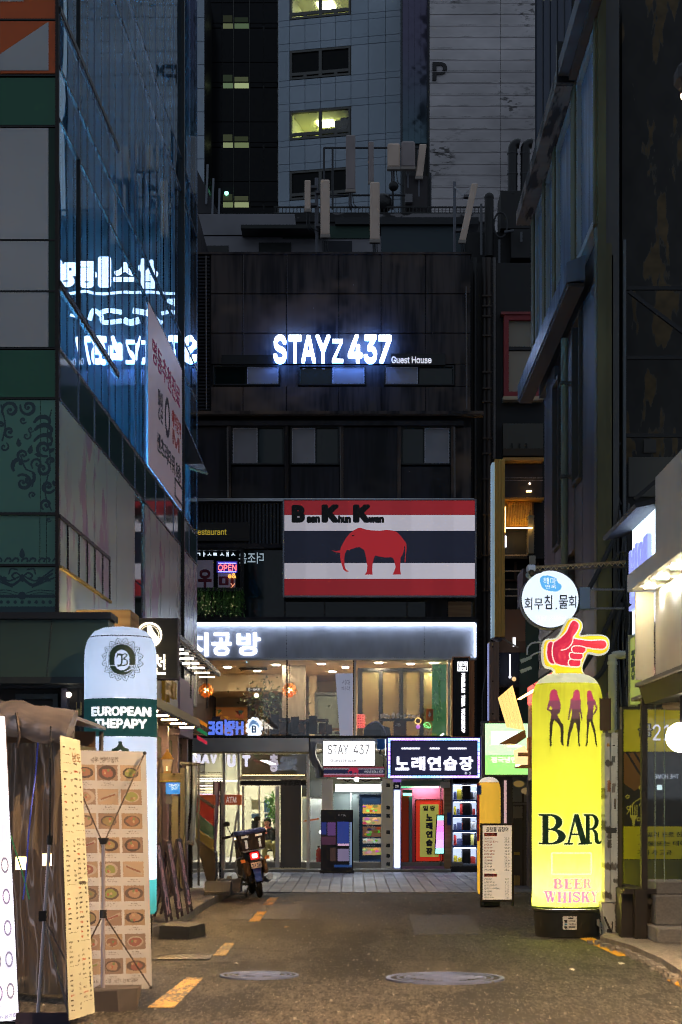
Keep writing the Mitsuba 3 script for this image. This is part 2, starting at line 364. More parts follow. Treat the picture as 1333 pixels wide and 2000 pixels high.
# manhole covers
mat('iron_cover', lambda p, n, uv: mi.Color3f(0.32, 0.38, 0.6) * (0.6 + 0.8 * fbm(p.x * 6, p.y * 6, 0, 3)), rough=0.34, metal=0.85)  # blue in the iron colour stands in for reflected sign light
def manhole(px0, px1, py, lb, ring=True):
    c = ground((px0 + px1) / 2, py); r = (px1 - px0) / 2 * c[1] / F
    k = thing('manhole_cover', lb, 'manhole cover', None)
    def cyl(r0, r1, z): return tm(trimesh.creation.annulus(r0, r1, z, sections=64)) if r0 else tm(trimesh.creation.cylinder(r1, z, sections=64))
    def put(m, z): return m[0] + [c[0], c[1], z], m[1]
    add('rim', put(cyl(r * 0.93, r, 0.03), 0.002), 'iron_cover', k, smooth=30)
    add('plate', put(cyl(0, r * 0.915, 0.02), 0.001), sp(24, 25, 30, rough=0.6), k, smooth=30)
    ms = []
    for a in (0.82, 0.7): ms.append(put(cyl(r * (a - 0.035), r * a, 0.008), 0.014))
    n = int(r * 0.62 / 0.075)
    for i in range(-n, n + 1):
        for j in range(-n, n + 1):
            if math.hypot(i, j) * 0.075 < r * 0.6 and (i + j) % 2 == 0: ms.append(box(c[0] + i * 0.075 - 0.036, c[0] + i * 0.075 + 0.036, c[1] + j * 0.075 - 0.034, c[1] + j * 0.075 + 0.034, 0.0, 0.024))
    add('tread_pattern', join(*ms), 'iron_cover', k)
manhole(754, 986, 1912.5, 'large round iron manhole cover with a studded pattern in the middle of the lane')
manhole(430, 584, 1907, 'smaller round iron manhole cover toward the left of the lane')
k = thing('drain_grate', 'narrow iron drain grate at the left road edge', 'drain grate')
a_, b_ = ground(300, 1876), ground(415, 1866)
add('frame', box(a_[0], b_[0], a_[1], a_[1] + 0.03, -0.02, 0.012), DARKSTEEL, k); add('frame', box(a_[0], b_[0], b_[1], b_[1] + 0.03, -0.02, 0.012), DARKSTEEL, k)
for i in range(18):
    x = a_[0] + (b_[0] - a_[0]) * i / 17; add('bar', box(x - 0.012, x + 0.012, a_[1] + 0.031, b_[1] - 0.001, -0.02, 0.01), DARKSTEEL, k)

# ------------------------------------------------------------------ the guesthouse building at the end of the lane
M = Plane(0, 40.0, 0)
mb = thing('guesthouse_building', 'dark panelled narrow guesthouse building closing the end of the lane', 'building')
def mpart(name, px0, py0, px1, py1, w0, w1, m, parent=None, **k): return add(name, M.pbox(px0, py0, px1, py1, w0, w1), m, parent or mb, **k)
add('wall', join(M.pbox(376, 495, 920, 805, -9, -0.12), M.pbox(372, 805, 922, 1209, -9.02, -0.19), M.pbox(905, 1209, 921, 1704, -9, -0.2), M.pbox(300, 1209, 372, 1704, -9, -0.2), M.box(-14, -3.55, 0, 15, -9, -0.5)), 'black_panel', mb)
cols = [412, 475, 560, 662, 745, 832, 920]
for (y0, y1) in ((496, 572), (574, 649), (651, 710), (755, 803)):
    for i in range(6):
        mpart('wall_panel', cols[i] + 0.8, y0, cols[i + 1] - 0.8, y1, -0.115, rng.uniform(-0.004, 0.004), 'dark_panel')
mpart('wall_panel', 890, 711, 919, 754, -0.115, 0.0, 'dark_panel'); mpart('wall_panel', 548, 711.5, 582, 754, -0.115, -0.05, 'dark_panel'); mpart('wall_panel', 716, 711.5, 750, 754, -0.115, -0.05, 'dark_panel')
mpart('parapet_cap', 380, 492, 922, 496, -0.4, 0.03, 'dark_panel')
for i in range(46):
    y = 499 + i * 6.6; mpart('louvre_slat', 383, y, 410, y + 3.2, -0.1, -0.02 - 0.02 * (i % 2), 'black_panel')
def pane_window(px0, py0, px1, py1, split, light_left, parent, sash=1.6):
    wdw = add('window', M.frame(px0, py0, px1, py1, 0.03, -0.11, 0.012), BLACK, parent)
    for side, (a, b) in enumerate(((px0 + 3, split - 1), (split + 1, px1 - 3))):
        light = (side == 0) == light_left
        if light:
            add('frosted_pane', M.pbox(a + 1, py0 + 4, b - 1, py1 - 3, -0.06, -0.03), 'frosted', wdw)
            add('sash', M.frame(a, py0 + 3, b, py1 - 2, 0.014, -0.07, -0.02), sp(196, 196, 206), wdw)
        else:
            add('glass_pane', M.pbox(a + 1, py0 + 4, b - 1, py1 - 3, -0.09, -0.075), 'dark_glass', wdw)
            add('sash', M.frame(a, py0 + 3, b, py1 - 2, 0.014, -0.1, -0.06), sp(40, 55, 52), wdw)
pane_window(416, 713, 547, 752, 482, False, mb); pane_window(583, 713, 715, 752, 649, False, mb); pane_window(751, 713, 888, 752, 818, True, mb)
# ledge, lower storey
lg = mpart('ledge', 374, 806, 944, 812, -0.2, 0.22, 'dark_panel')
add('gutter_pipe', tube([M.pt(M.u(376), 9.93, 0.14), M.pt(M.u(944), 9.93, 0.14)], 0.045, 10), sp(95, 88, 84, rough=0.4, metal=0.5), mb, smooth=40)
mpart('ledge', 376, 823, 905, 832, -0.18, 0.1, 'black_panel')
for x in (448, 560, 668, 780, 885): mpart('column', x - 3.5, 832, x + 3.5, 974, -0.185, 0.05, 'dark_panel')
for (x0, x1) in ((372, 444), (672, 776)): mpart('wall_panel', x0, 834, x1, 972, -0.18, 0.0, 'black_panel')
for (x0, x1, sx, ll) in ((452, 556, 504, True), (568, 664, 617, True), (784, 881, 829, False)):
    pane_window(x0, 832, x1, 907, sx, ll, mb)
    mpart('wall_panel', x0 + 0.5, 911, x1 - 0.5, 973, -0.18, -0.02, 'black_panel')
mpart('wall_panel', 890, 834, 921, 972, -0.18, -0.03, 'dark_panel')
for x, y0, y1, r_ in ((445, 834, 972, 0.02), (665, 834, 972, 0.014), (887.5, 834, 972, 0.025), (911, 560, 800, 0.016), (476, 498, 708, 0.007), (561, 498, 708, 0.006), (403, 500, 800, 0.014)): add('conduit', tube([M.pt(M.u(x), M.uv(0, y0)[1], 0.05), M.pt(M.u(x + 1), M.uv(0, y1)[1], 0.05)], r_, 6), sp(92, 84, 82, rough=0.4), mb)
for x, y in ((612, 601), (690, 556), (845, 650), (600, 895), (800, 920)): add('rivet_light', M.pbox(x, y, x + 1.2, y + 1.2, 0.0, 0.03), sp(150, 140, 130), mb)
mpart('sill', 374, 974, 926, 980, -0.2, 0.12, 'steel')
# third storey behind the elephant sign
for i in range(24):
    x = 385 + i * 7.1; mpart('wall_rib', x, 981, x + 4, 1062, -0.18, -0.03 - 0.02 * (i % 3 == 0), 'blue_black')
mpart('beam', 374, 1062, 925, 1070, -0.18, 0.06, 'black_panel')
mpart('window_glass', 476, 1072, 555, 1205, -0.18, -0.15, 'dark_glass'); mpart('window_glass', 557, 1072, 928, 1205, -0.18, -0.15, 'dark_glass')
for x in (475, 556, 634, 796, 833): mpart('mullion', x - 1.3, 1071, x + 1.3, 1206, -0.14, -0.05, BLACK)
mpart('rusty_panel', 876, 1175, 921, 1207, -0.14, 0.02, 'wood'); mpart('wall_panel', 833, 1171, 875, 1207, -0.14, 0.01, 'black_panel')
mpart('sill', 374, 1206, 930, 1211, -0.2, 0.16, 'black_panel')
# lit fascia of the tuna restaurant
mpart('fascia', 372, 1217, 931, 1285, -0.16, 0.0, 'fascia_metal'); mpart('fascia_lip', 372, 1211, 934, 1216, -0.16, 0.14, 'blue_black'); mpart('fascia_lip', 930, 1216, 934, 1286, -0.16, 0.14, 'blue_black')
add('led_strip', M.pbox(374, 1216.1, 927, 1219.6, 0.05, 0.1), WHITE, mb, emit=(11, 13, 16.5)); add('led_strip', M.pbox(927.4, 1219, 929.8, 1283, 0.06, 0.1), WHITE, mb, emit=(8, 9.5, 12))
for x in (560, 830): mpart('fascia_seam', x, 1220, x + 0.6, 1284, 0.001, 0.004, BLACK)
mpart('fascia_soffit', 372, 1285, 931, 1289, -0.2, 0.05, 'steel')

# signs on the guesthouse
def channel_letters(name, pl, rows, label, cat, face, halo, w0, w1, parent=None):
    k = thing(name, label, cat)
    for (t, x0, y0, x1, y1, b) in rows:
        u0, u1, v0, v1 = pl.rect(x0, y0, x1, y1)
        sh = fit(glyphs(t, bold=b), u0, v0, u1, v1)
        add('letter_face', pl.poly(sh, w1, w1 + 0.012), WHITE, k, emit=face)
        add('letter_side', pl.poly(sh.buffer(-0.004), w0, w1 - 0.001), WHITE, k, emit=halo)
    return k
ST = (3.2, 3.7, 4.6); HL = (1.2, 3.6, 13.0)
channel_letters('guesthouse_name_letters', M, [('S', 535, 657, 561, 714, 4), ('T', 564, 658, 590, 713, 4), ('A', 589, 658, 618, 713, 4), ('Y', 617, 658, 646, 713, 4), ('z', 649, 666, 671, 712, 0),
    ('4', 680, 657, 708, 713, 4), ('3', 711, 657, 737, 714, 4), ('7', 739, 658, 765, 713, 4)], 'glowing white name letters STAYz 437 with a blue halo on the dark wall', 'sign', ST, HL, 0.12, 0.2)
k = thing('guest_house_plate', 'dark strip with small white Guest House lettering beside the glowing name', 'sign')
add('back_plate', M.pbox(764, 692, 870, 714, 0.01, 0.09), BLACK, k); add('lettering', M.text('Guest House', 765, 697.5, 843, 711, 0.09, 0.1, bold=2), WHITE, k, emit=(0.62, 0.62, 0.7))
add('back_plate', M.pbox(433, 694, 534, 712, 0.01, 0.06), BLACK, k)

k = thing('elephant_sign', 'large striped red, white and navy restaurant sign with a red elephant', 'sign')
add('cabinet', M.pbox(554.5, 980, 928.5, 1168.5, 0.05, 0.35), sp(150, 150, 155), k)
def soft(c, e): return dict(emit=tuple(float(x) * e for x in c))
R_, W_, N_ = lin(150, 36, 44), lin(205, 200, 212), lin(30, 33, 50)
for c, (y0, y1) in ((R_, (982.5, 1010)), (W_, (1010.4, 1041)), (N_, (1041.4, 1103)), (W_, (1103.4, 1134)), (R_, (1134.4, 1166))):
    [add('stripe', M.pbox(557 + 41 * i, y0, 598 + 41 * i, y1, 0.351, 0.358), paint([x * 0.6 for x in c], 0.3), k, **soft(c, 0.62 * (0.80, 0.9, 0.84, 0.93, 0.98, 0.95, 1.05, 1.0, 1.1)[i] * rng.uniform(0.96, 1.03))) for i in range(9)]  # sheets glow brighter towards the right, imitating uneven light on the sign
for t, x0, y0, x1, y1 in (('B', 571, 991, 597, 1025.5), ('aan', 600, 1013, 626, 1026), ('K', 629, 990, 662, 1025.5), ('hun', 661, 1011, 686, 1026), ('K', 690, 990, 723, 1025.5), ('wan', 720, 1014, 750, 1026)):
    add('lettering', M.text(t, x0, y0, x1, y1, 0.358, 0.364, bold=9), BLACK, k)
EL = [(440,360),(420,362),(400,345),(388,305),(378,262),(378,230),(345,225),(318,213),(350,218),(378,213),(385,190),(400,160),(420,125),(445,95),(475,72),(505,56),(525,56),(560,68),(600,73),(650,76),(700,70),(740,73),(775,85),(800,110),(820,135),(838,160),(843,190),(838,240),(836,295),(828,295),(832,240),(832,190),(825,175),(825,205),(815,240),(800,265),(798,300),(797,345),(803,380),(745,382),(755,360),(765,330),(760,300),(750,270),(735,260),(690,262),(650,255),(622,248),(612,275),(605,310),(602,350),(605,382),(550,382),(565,360),(568,320),(562,280),(555,240),(545,210),(530,200),(515,190),(490,192),(470,200),(450,205),(442,215),(440,205),(425,210),(412,235),(407,270),(408,310),(415,340),(425,350)]
add('elephant', M.ppoly([(560 + x / 3.603, 1020 + y / 3.603) for x, y in EL], 0.358, 0.368), paint(lin(150, 30, 36), 0.3), k, **soft(lin(160, 34, 42), 0.75))
add('eye', M.pbox(688, 1049.5, 692, 1051.5, 0.368, 0.371), BLACK, k)
add('trim', M.frame(554, 979.5, 929, 1169, 0.022, 0.35, 0.375), sp(150, 150, 158, rough=0.3, metal=0.8), k)

channel_letters('tuna_restaurant_letters', M, [('치', 363, 1236, 408, 1282, 3), ('공', 414, 1236, 453, 1281, 3), ('방', 463, 1235, 510, 1281, 3)], 'white glowing Korean letters on the lit restaurant fascia', 'sign', (2.2, 2.3, 2.6), (1.0, 1.2, 1.7), 0.02, 0.07)
k = thing('restaurant_plate', 'small dark plate with yellow Restaurant lettering left of the elephant sign', 'sign')
add('back_plate', M.pbox(376, 1020.5, 487, 1056.5, -0.02, 0.05), sp(36, 34, 36), k); add('lettering', M.text('Restaurant', 379, 1033.5, 443, 1045, 0.051, 0.058, bold=1), sp(190, 160, 40), k, emit=(0.32, 0.24, 0.03))
# window with neon
k = thing('neon_window', 'dark upper window with poster letters beneath a row of white lights', 'window')
add('frame', M.frame(376, 1070, 474, 1152, 0.05, -0.16, 0.03), BLACK, k); add('glass', M.pbox(380, 1074, 470, 1148, -0.17, -0.15), 'dark_glass', k)
for (x0, x1, t) in ((384, 416, '우'), (425, 459, '미')):
    add('poster', M.pbox(x0, 1092 if t == '우' else 1117, x1, 1148, -0.149, -0.14), sp(120, 112, 128), k, emit=(0.03, 0.028, 0.04)); add('poster_lettering', M.text(t, x0 + 2, 1110 if t == '우' else 1122, x1 - 3, 1147, -0.139, -0.135, bold=4), sp(96, 20, 46), k)
add('white_lights', M.text('ㄱㅏㅅㄹ ㅅㅐㅅ', 383, 1076, 459, 1085, -0.149, -0.12, bold=2), WHITE, k, emit=(0.8, 0.95, 1.1))
k = thing('open_sign', 'red and blue neon OPEN sign glowing in the dark upper window', 'neon sign')
add('lettering', M.text('OPEN', 426, 1101.5, 461.5, 1113, -0.1, -0.08), WHITE, k, emit=(3.0, 0.35, 0.3))
for y in (1098, 1114.5): add('neon_tube', M.pbox(425.5, y, 461, y + 1.5, -0.1, -0.08), WHITE, k, emit=(0.7, 0.7, 3.8))
add('back_plate', M.pbox(423, 1094, 463, 1117, -0.135, -0.11), sp(20, 16, 60), k, emit=(0.02, 0.015, 0.16))
add('coloured_tube', M.text('e&', 445, 1118, 461, 1128, -0.1, -0.08, bold=2), WHITE, k, emit=(1.4, 0.62, 0.06)); add('coloured_tube', M.text('y', 450, 1138, 459, 1146, -0.1, -0.08), WHITE, k, emit=(0.9, 0.3, 0.12))
k = thing('mirrored_sign_letters', 'pale mirrored Korean letters in the dark window beside the open sign', 'sign')
add('lettering', M.text('더조은', 466, 1077, 515, 1099, -0.149, -0.12, bold=1, mirror=True), WHITE, k, emit=(0.22, 0.29, 0.34))  # glowing mirrored letters imitate a reflection in the dark glass
# hanging vines
mat('leaf_a', lin(96, 150, 66), rough=0.5); mat('leaf_b', lin(70, 118, 56), rough=0.5)
k = thing('hanging_vines', 'bushy green hanging vines with tiny lights below the neon window', 'plant')
add('planter', M.pbox(376, 1150, 476, 1157, 0.0, 0.25), BLACK, k)
r2 = np.random.default_rng(5); ms = {0: [], 1: []}; lights = []
for i in range(150):
    u, v, w = M.u(r2.uniform(378, 476)), M.uv(0, r2.uniform(1148, 1153))[1], r2.uniform(0.02, 0.3); L = r2.uniform(0.3, 0.66)
    for q in range(int(L / 0.022)):
        u += r2.normal(0, 0.008); vv = v - q * 0.022; a = r2.uniform(-1, 1); l = r2.uniform(0.02, 0.045)
        d = np.array([a * l, -l * 0.8, r2.uniform(-0.3, 0.6) * l]); s = np.array([0.008, 0.004, 0.006])
        o = np.array([u, vv, w]); ms[int(r2.random() < 0.5)].append((np.array([o, o + d * 0.5 + s, o + d, o + d * 0.5 - s]), np.array([[0, 1, 2], [0, 2, 3]])))
    if i % 9 == 0: lights.append(box(u, u + 0.012, vv, vv + 0.012, 0.31, 0.322)); lights.append(box(u + 0.02, u + 0.03, vv + 0.2, vv + 0.21, 0.31, 0.32))
add('leaves', M.to(join(*ms[0])), 'leaf_a', k); add('leaves', M.to(join(*ms[1])), 'leaf_b', k); add('fairy_lights', M.to(join(*lights)), WHITE, k, emit=(1.1, 0.9, 0.4), weight=0.03)
# ------------------------------------------------------------------ towers and roofs behind the guesthouse
def room(pl, u0, u1, v0, v1, depth, wall, lamp, parent, key='interior', lamp_at=0.45, floor=None, w=-0.05):
    """An open-fronted room behind a window: back, sides, ceiling and floor, with a ceiling lamp."""
    t = 0.04
    m = join(box(u0, u1, v0, v1, w - depth - t, w - depth), box(u0 - t, u0, v0, v1, w - depth, w), box(u1, u1 + t, v0, v1, w - depth, w), box(u0, u1, v1, v1 + t, w - depth, w), box(u0, u1, v0 - t, v0, w - depth, w))
    k = add(key, pl.to(m), wall, parent)
    if lamp:
        uc = u0 + (u1 - u0) * lamp_at
        add('ceiling_lamp', pl.box(uc - 0.35, uc + 0.35, v1 - 0.06, v1 - 0.01, w - depth * 0.55, w - depth * 0.35), WHITE, parent, emit=lamp)
    return k

mat('black_pane', (0.004, 0.005, 0.006), rough=0.25, spec=0.15)
def f_tile(p, n, uv): return mi.Color3f(0.39, 0.47, 0.57) * (0.86 + 0.28 * fbm(p.x * 0.5, 0, p.z * 0.25, 4))
mat('tower_tile', f_tile, rough=0.35)
mat('tower_tile_b', lambda p, n, uv: mi.Color3f(0.36, 0.445, 0.545) * (0.86 + 0.28 * fbm(p.x * 0.5, 0, p.z * 0.25, 4)), rough=0.35)
TT = Plane(-0.63, 75.0, -12.5)
tw = thing('tiled_office_tower', 'pale blue tiled office tower with lit and dark strip windows behind the guesthouse', 'building')
cu = [TT.u(x) for x in (543.8, 566, 596, 626, 656, 686, 719.5, 753.5, 783)]
vat = lambda y: TT.uv(660, y)[1]
add('wall', TT.box(cu[0] + 0.02, cu[-1] - 0.02, 2, vat(-60), -8, -3.6), 'tower_tile', tw)
sty = 118.3
for s_ in range(4):
    yb = 90 + (s_ - 1) * sty                      # y of the head of this storey's window
    rows = [(yb, yb + 58), (yb + 58, yb + 70), (yb + 70, yb + 104), (yb + 104, yb + sty)] if s_ < 4 else []
    for (ya, yc) in rows:
        for i in range(8):
            if 1 <= i <= 4 and ya == yb: continue
            a, b = (ya, yc)
            add('wall_tile', TT.box(cu[i] + 0.009, cu[i + 1] - 0.009, vat(b) + 0.009, vat(a) - 0.009, -0.12, rng.uniform(-0.006, 0.006)), rng.choice(['tower_tile', 'tower_tile_b']), tw)
    add('backing_wall', join(TT.box(cu[0] + 0.03, cu[1], vat(yb + sty), vat(yb), -3.5, -0.121), TT.box(cu[5], cu[-1] - 0.03, vat(yb + sty), vat(yb), -3.5, -0.121), TT.box(cu[1], cu[5], vat(yb + sty), vat(yb + 58), -3.5, -0.121)), BLACK, tw)
    wn = add('window', join(TT.poly(sbox(cu[1] + 0.02, vat(yb + 58) + 0.02, cu[5] - 0.02, vat(yb) - 0.02).difference(sbox(cu[1] + 0.1, vat(yb + 58) + 0.1, cu[5] - 0.1, vat(yb) - 0.1)), -0.14, 0.02),
             TT.box(cu[3] - 0.06, cu[3] + 0.06, vat(yb + 47), vat(yb) - 0.1, -0.1, 0.01), TT.box(cu[1] + 0.1, cu[5] - 0.1, vat(yb + 47) - 0.06, vat(yb + 47) + 0.06, -0.1, 0.015),
             *[TT.box(cu[i] - 0.07, cu[i] + 0.07, vat(yb + 57), vat(yb + 47) - 0.06, -0.1, 0.01) for i in (2, 3, 4)]), sp(98, 98, 96), tw)
    add('pane', join(TT.box(cu[1] + 0.1, cu[3] - 0.06, vat(yb + 46), vat(yb) - 0.1, -0.07, -0.068), TT.box(cu[3] + 0.06, cu[5] - 0.1, vat(yb + 46), vat(yb) - 0.1, -0.07, -0.068)), 'pane' if s_ in (0, 2) else 'black_pane', wn)
    for i in range(1, 5): add('lower_pane', TT.box(cu[i] + 0.1, cu[i + 1] - 0.1, vat(yb + 57), vat(yb + 48.5), -0.09, -0.07), 'pane' if s_ in (0, 2) else 'black_pane', wn)
    lit = {0: (9, 9.6, 6.6), 2: (18, 20, 9)}.get(s_)
    room(TT, cu[1] + 0.02, cu[5] - 0.02, vat(yb + 57.5), vat(yb + 0.6), 3.2, sp(200, 200, 168) if lit else sp(14, 16, 18), lit, tw, w=-0.15)
    if s_ == 2:
        for q, (a, b, h) in enumerate(((624, 686, 12), (648, 686, 27), (660, 686, 32), (584, 610, 5))):
            add('stacked_boxes', TT.box(TT.u(a), TT.u(b), vat(yb + 50), vat(yb + 44 - h), -1.0 - q * 0.1, -0.5), BLACK, tw)
# dark glass stair tower on its left, and the sliver of tiled wall beyond
D = Plane(0, 78, 0)
dk = thing('dark_glass_tower', 'black glass tower with a few greenish lit strips left of the pale tower', 'building')
add('wall', D.pbox(399, -60, 543, 470, -6, -0.2), BLACK, dk)
px = [399, 434, 456.5, 487.6, 515, 543]
mat('tower_glass', (0.005, 0.006, 0.009), rough=0.12, spec=0.16)
for s_ in range(5):
    y0 = -90 + 116.5 * s_
    for i in range(5):
        a, b = px[i] + 0.7, px[i + 1] - 0.7
        add('glass_panel', D.pbox(a, y0 + 28, b, y0 + 93, -0.19, -0.02), 'tower_glass', dk)
        add('upper_pane', D.pbox(a, y0 + 94, b, y0 + 132.5, -0.19, -0.05), 'tower_glass', dk)
        lit = i in (1, 2) and s_ in (0, 1, 2, 3)
        e = [(0.26, 0.33, 0.15), (0.34, 0.4, 0.2), (0.2, 0.3, 0.16), (0.5, 0.6, 0.3)][(s_ + i) % 4] if lit else None
        if lit: e = [x * (0.35, 0.6, 0.5, 0.7, 0.4)[s_] * (0.6 + 0.4 * i / 2) for x in e]
        add('lower_pane', D.pbox(a + 1, y0 + 134, b - 1, y0 + 142, -0.19, -0.04), 'tower_glass', dk, emit=e)
        if lit: add('blind_gap', D.pbox(a + 1, y0 + 118 + 4 * (i == 2), b - 2, y0 + 131, -0.04, -0.035), 'tower_glass', dk, emit=[x * 0.16 for x in e])
for x in (456.5, 487.6): add('mullion', D.pbox(x - 0.6, -60, x + 0.6, 400, -0.1, 0.05), sp(80, 80, 76), dk)
add('stair_lamp', D.to(sphere([D.u(443), D.uv(443, 378)[1], 0.1], 0.09)), WHITE, dk, emit=(0.8, 3.0, 1.8))
k = thing('narrow_tiled_building', 'sliver of blue grey tiled building at the far left behind the glass facade', 'building')
D2 = Plane(0, 74, 0); add('wall', D2.pbox(330, -60, 400, 520, -6, -0.05), BLACK, k)
for i in range(11): add('wall_tile', D2.pbox(382, -58 + i * 46, 399, -59.2 + i * 46 + 46, -0.05, 0), 'tower_tile', k)
# wavy metal stripe and plank tower
k = thing('metal_clad_tower', 'narrow tower strip clad in wavy blue green metal between the pale towers', 'building')
D3 = Plane(0, 72.0, 0)
mat('wavy_metal', lambda p, n, uv: mix((0.11, 0.10, 0.16), (0.07, 0.14, 0.16), smoothstep(26, 33, 58 - p.z)), rough=0.22, metal=0.75, bump=lambda p, n, uv: fbm(p.x * 1.2 + p.z * 0.25, 0, p.z * 1.4, 3), bump_scale=0.12)
add('wall', D3.pbox(786, -60, 838, 520, -6, -0.1), BLACK, k)
for i in range(4): add('metal_sheet', D3.pbox(787 + i * 12, -60, 787 + i * 12 + 11.6, 279, -0.1, 0), 'wavy_metal', k)
add('corner_trim', D3.pbox(834, -60, 839, 500, -0.1, 0.04), sp(60, 56, 62), k)
def f_plank(p, n, uv):
    s = fbm(p.x * 0.9, 1, p.z * 1.1, 5); row = p.z / 0.437
    edge = mi.Float(0)
    grime = smoothstep(0.52, 0.7, fbm(p.x * 5, 4, p.z * 9, 5)) * smoothstep(0.5, 0.72, fbm(p.x * 0.6, 8, p.z * 0.5, 3)) * 0.85 + 0.5 * smoothstep(0.86, 0.98, row - dr.floor(row)) * smoothstep(0.4, 0.65, fbm(p.x * 2.6, 3, p.z, 3)) + edge * smoothstep(0.4, 0.62, fbm(p.x * 1.2, 7, p.z * 0.8, 4)) * 0.8
    return mix(mi.Color3f(0.62, 0.58, 0.60) * (0.7 + 0.6 * s), (0.05, 0.045, 0.045), dr.clip(grime, 0, 0.9))
mat('painted_plank', f_plank, rough=0.7)
k = thing('plank_clad_tower', 'tall tower clad in stained white horizontal boards with one dark letter', 'building')
D4 = Plane(0, 70.0, 0)
add('wall', D4.pbox(838, -60, 1060, 560, -8, -0.06), BLACK, k)
y = -40; i = 0
while y < 440:
    for (a, b) in ((840, 977.5), (978.5, 1052)):
        add('board', D4.pbox(a, y + 0.5, b, y + 22.0, -0.06, rng.uniform(-0.008, 0.008)), 'painted_plank', k)
    y += 22.5
def Pm(pts): return D4.ppoly(pts, 0.01, 0.05)
u0, u1, v0, v1 = D4.rect(845, 121, 874, 157)
sh = fit(glyphs('P', bold=3), u0, v0, u1, v1); sh = sh.difference(D4 and sbox(u0 - 1, D4.uv(845, 141)[1], u1 + 1, D4.uv(845, 137.5)[1]))
add('wall_letter', D4.poly(sh, 0.01, 0.06), sp(44, 42, 44), k)
k = thing('blue_glass_tower', 'sliver of blue glass tower with slanted reflections beside the right building', 'building')
D5 = Plane(0, 66, -20)
add('wall', D5.pbox(1046, -60, 1130, 600, -4, -0.1), BLACK, k)
mat('tower_blue_glass', (0.02, 0.035, 0.08), rough=0.1, spec=0.8)
for i in range(5):
    for j in range(8):
        a = 1047 + i * 14; y0 = -60 + j * 58
        add('glass_panel', D5.pbox(a + 0.8, y0, a + 13.4, y0 + 57, -0.1, -0.02), 'tower_blue_glass', k, emit=(0.5, 0.55, 0.3) if (j == 0 and i in (1, 2)) else None)
    add('mullion', D5.pbox(1047 + i * 14 - 0.7, -60, 1047 + i * 14 + 0.7, 420, -0.05, 0.05), sp(60, 64, 74), k)

# rooftop annex right behind the parapet of the guesthouse
mat('annex_wall', lambda p, n, uv: mi.Color3f(0.23, 0.225, 0.25) * (0.65 + 0.7 * fbm(p.x * 0.9, 0, p.z * 0.7, 4)), rough=0.75)
R = Plane(0, 46.0, 0); R2 = Plane(0, 52.0, 0)
k = thing('rooftop_annex', 'low grey rooftop rooms with dark openings behind the guesthouse parapet', 'building')
add('wall', R.pbox(360, 460, 952, 540, -5, -0.02), 'annex_wall', k)
add('wall', R.pbox(360, 417, 576, 458, -3, 0.0), 'annex_wall', k, label='pale parapet block at the left end of the roof')
add('awning', R.pbox(474, 455, 640, 462, -0.6, 0.7), sp(20, 26, 24), k); add('awning', R.pbox(553, 441, 736, 465, -0.8, 0.02), sp(22, 60, 48), k)
add('opening', R.pbox(383, 479, 447, 500, -0.4, 0.005), BLACK, k); add('opening', R.pbox(506, 473, 569, 500, -0.4, 0.005), sp(16, 22, 24), k)
add('opening', R.pbox(631, 470, 688, 500, -0.4, 0.005), sp(12, 18, 34), k); add('opening', R.pbox(800, 480, 848, 500, -0.4, 0.005), sp(12, 14, 24), k)
add('teal_wall', R.pbox(690 + 55, 441, 914, 500, -0.5, 0.012), sp(50, 66, 74), k)
add('dark_canopy', R.pbox(655, 427, 935, 440.5, -0.9, 0.15), sp(30, 32, 38), k)
k = thing('rooftop_terrace', 'rooftop terrace slab with flaking paint behind the antennas', 'terrace')
mat('flaking', lambda p, n, uv: mix((0.2, 0.19, 0.2), (0.02, 0.02, 0.022), smoothstep(0.5, 0.56, fbm(p.x * 2.0, 2, p.z * 3.0, 4))), rough=0.8)
add('slab', R2.pbox(535, 416, 960, 432, -4, 0.0), 'flaking', k); add('wall_below', R2.pbox(380, 430, 960, 560, -4, -0.1), sp(34, 34, 38), k)
k = thing('terrace_railing', 'thin dark railing running along the rooftop terrace', 'railing')
add('top_rail', R2.pbox(535, 402, 960, 404.5, -0.06, 0.0), BLACK, k); add('bottom_rail', R2.pbox(535, 414, 960, 415.5, -0.06, 0.0), BLACK, k)
for i in range(60):
    x = 537 + i * 7.1; add('baluster', R2.pbox(x, 404.5, x + 1.4, 414, -0.05, -0.02), BLACK, k)
k = thing('roof_clutter', 'dark sloping sheet and thin poles on the roof at far left', 'roof equipment')
add('sloping_sheet', R2.ppoly([(386, 333), (428, 418), (386, 418)], -0.8, 0.1), sp(44, 42, 48), k)
for (x0, y0, x1, y1) in ((407, 325, 404, 372), (418, 352, 416, 392), (430, 372, 428, 412)): add('pole', R2.to(tube([[R2.u(x0), R2.uv(x0, y0)[1], 0.2], [R2.u(x1), R2.uv(x1, y1 + 30)[1], 0.2]], 0.03, 6)), sp(120, 125, 135), k)

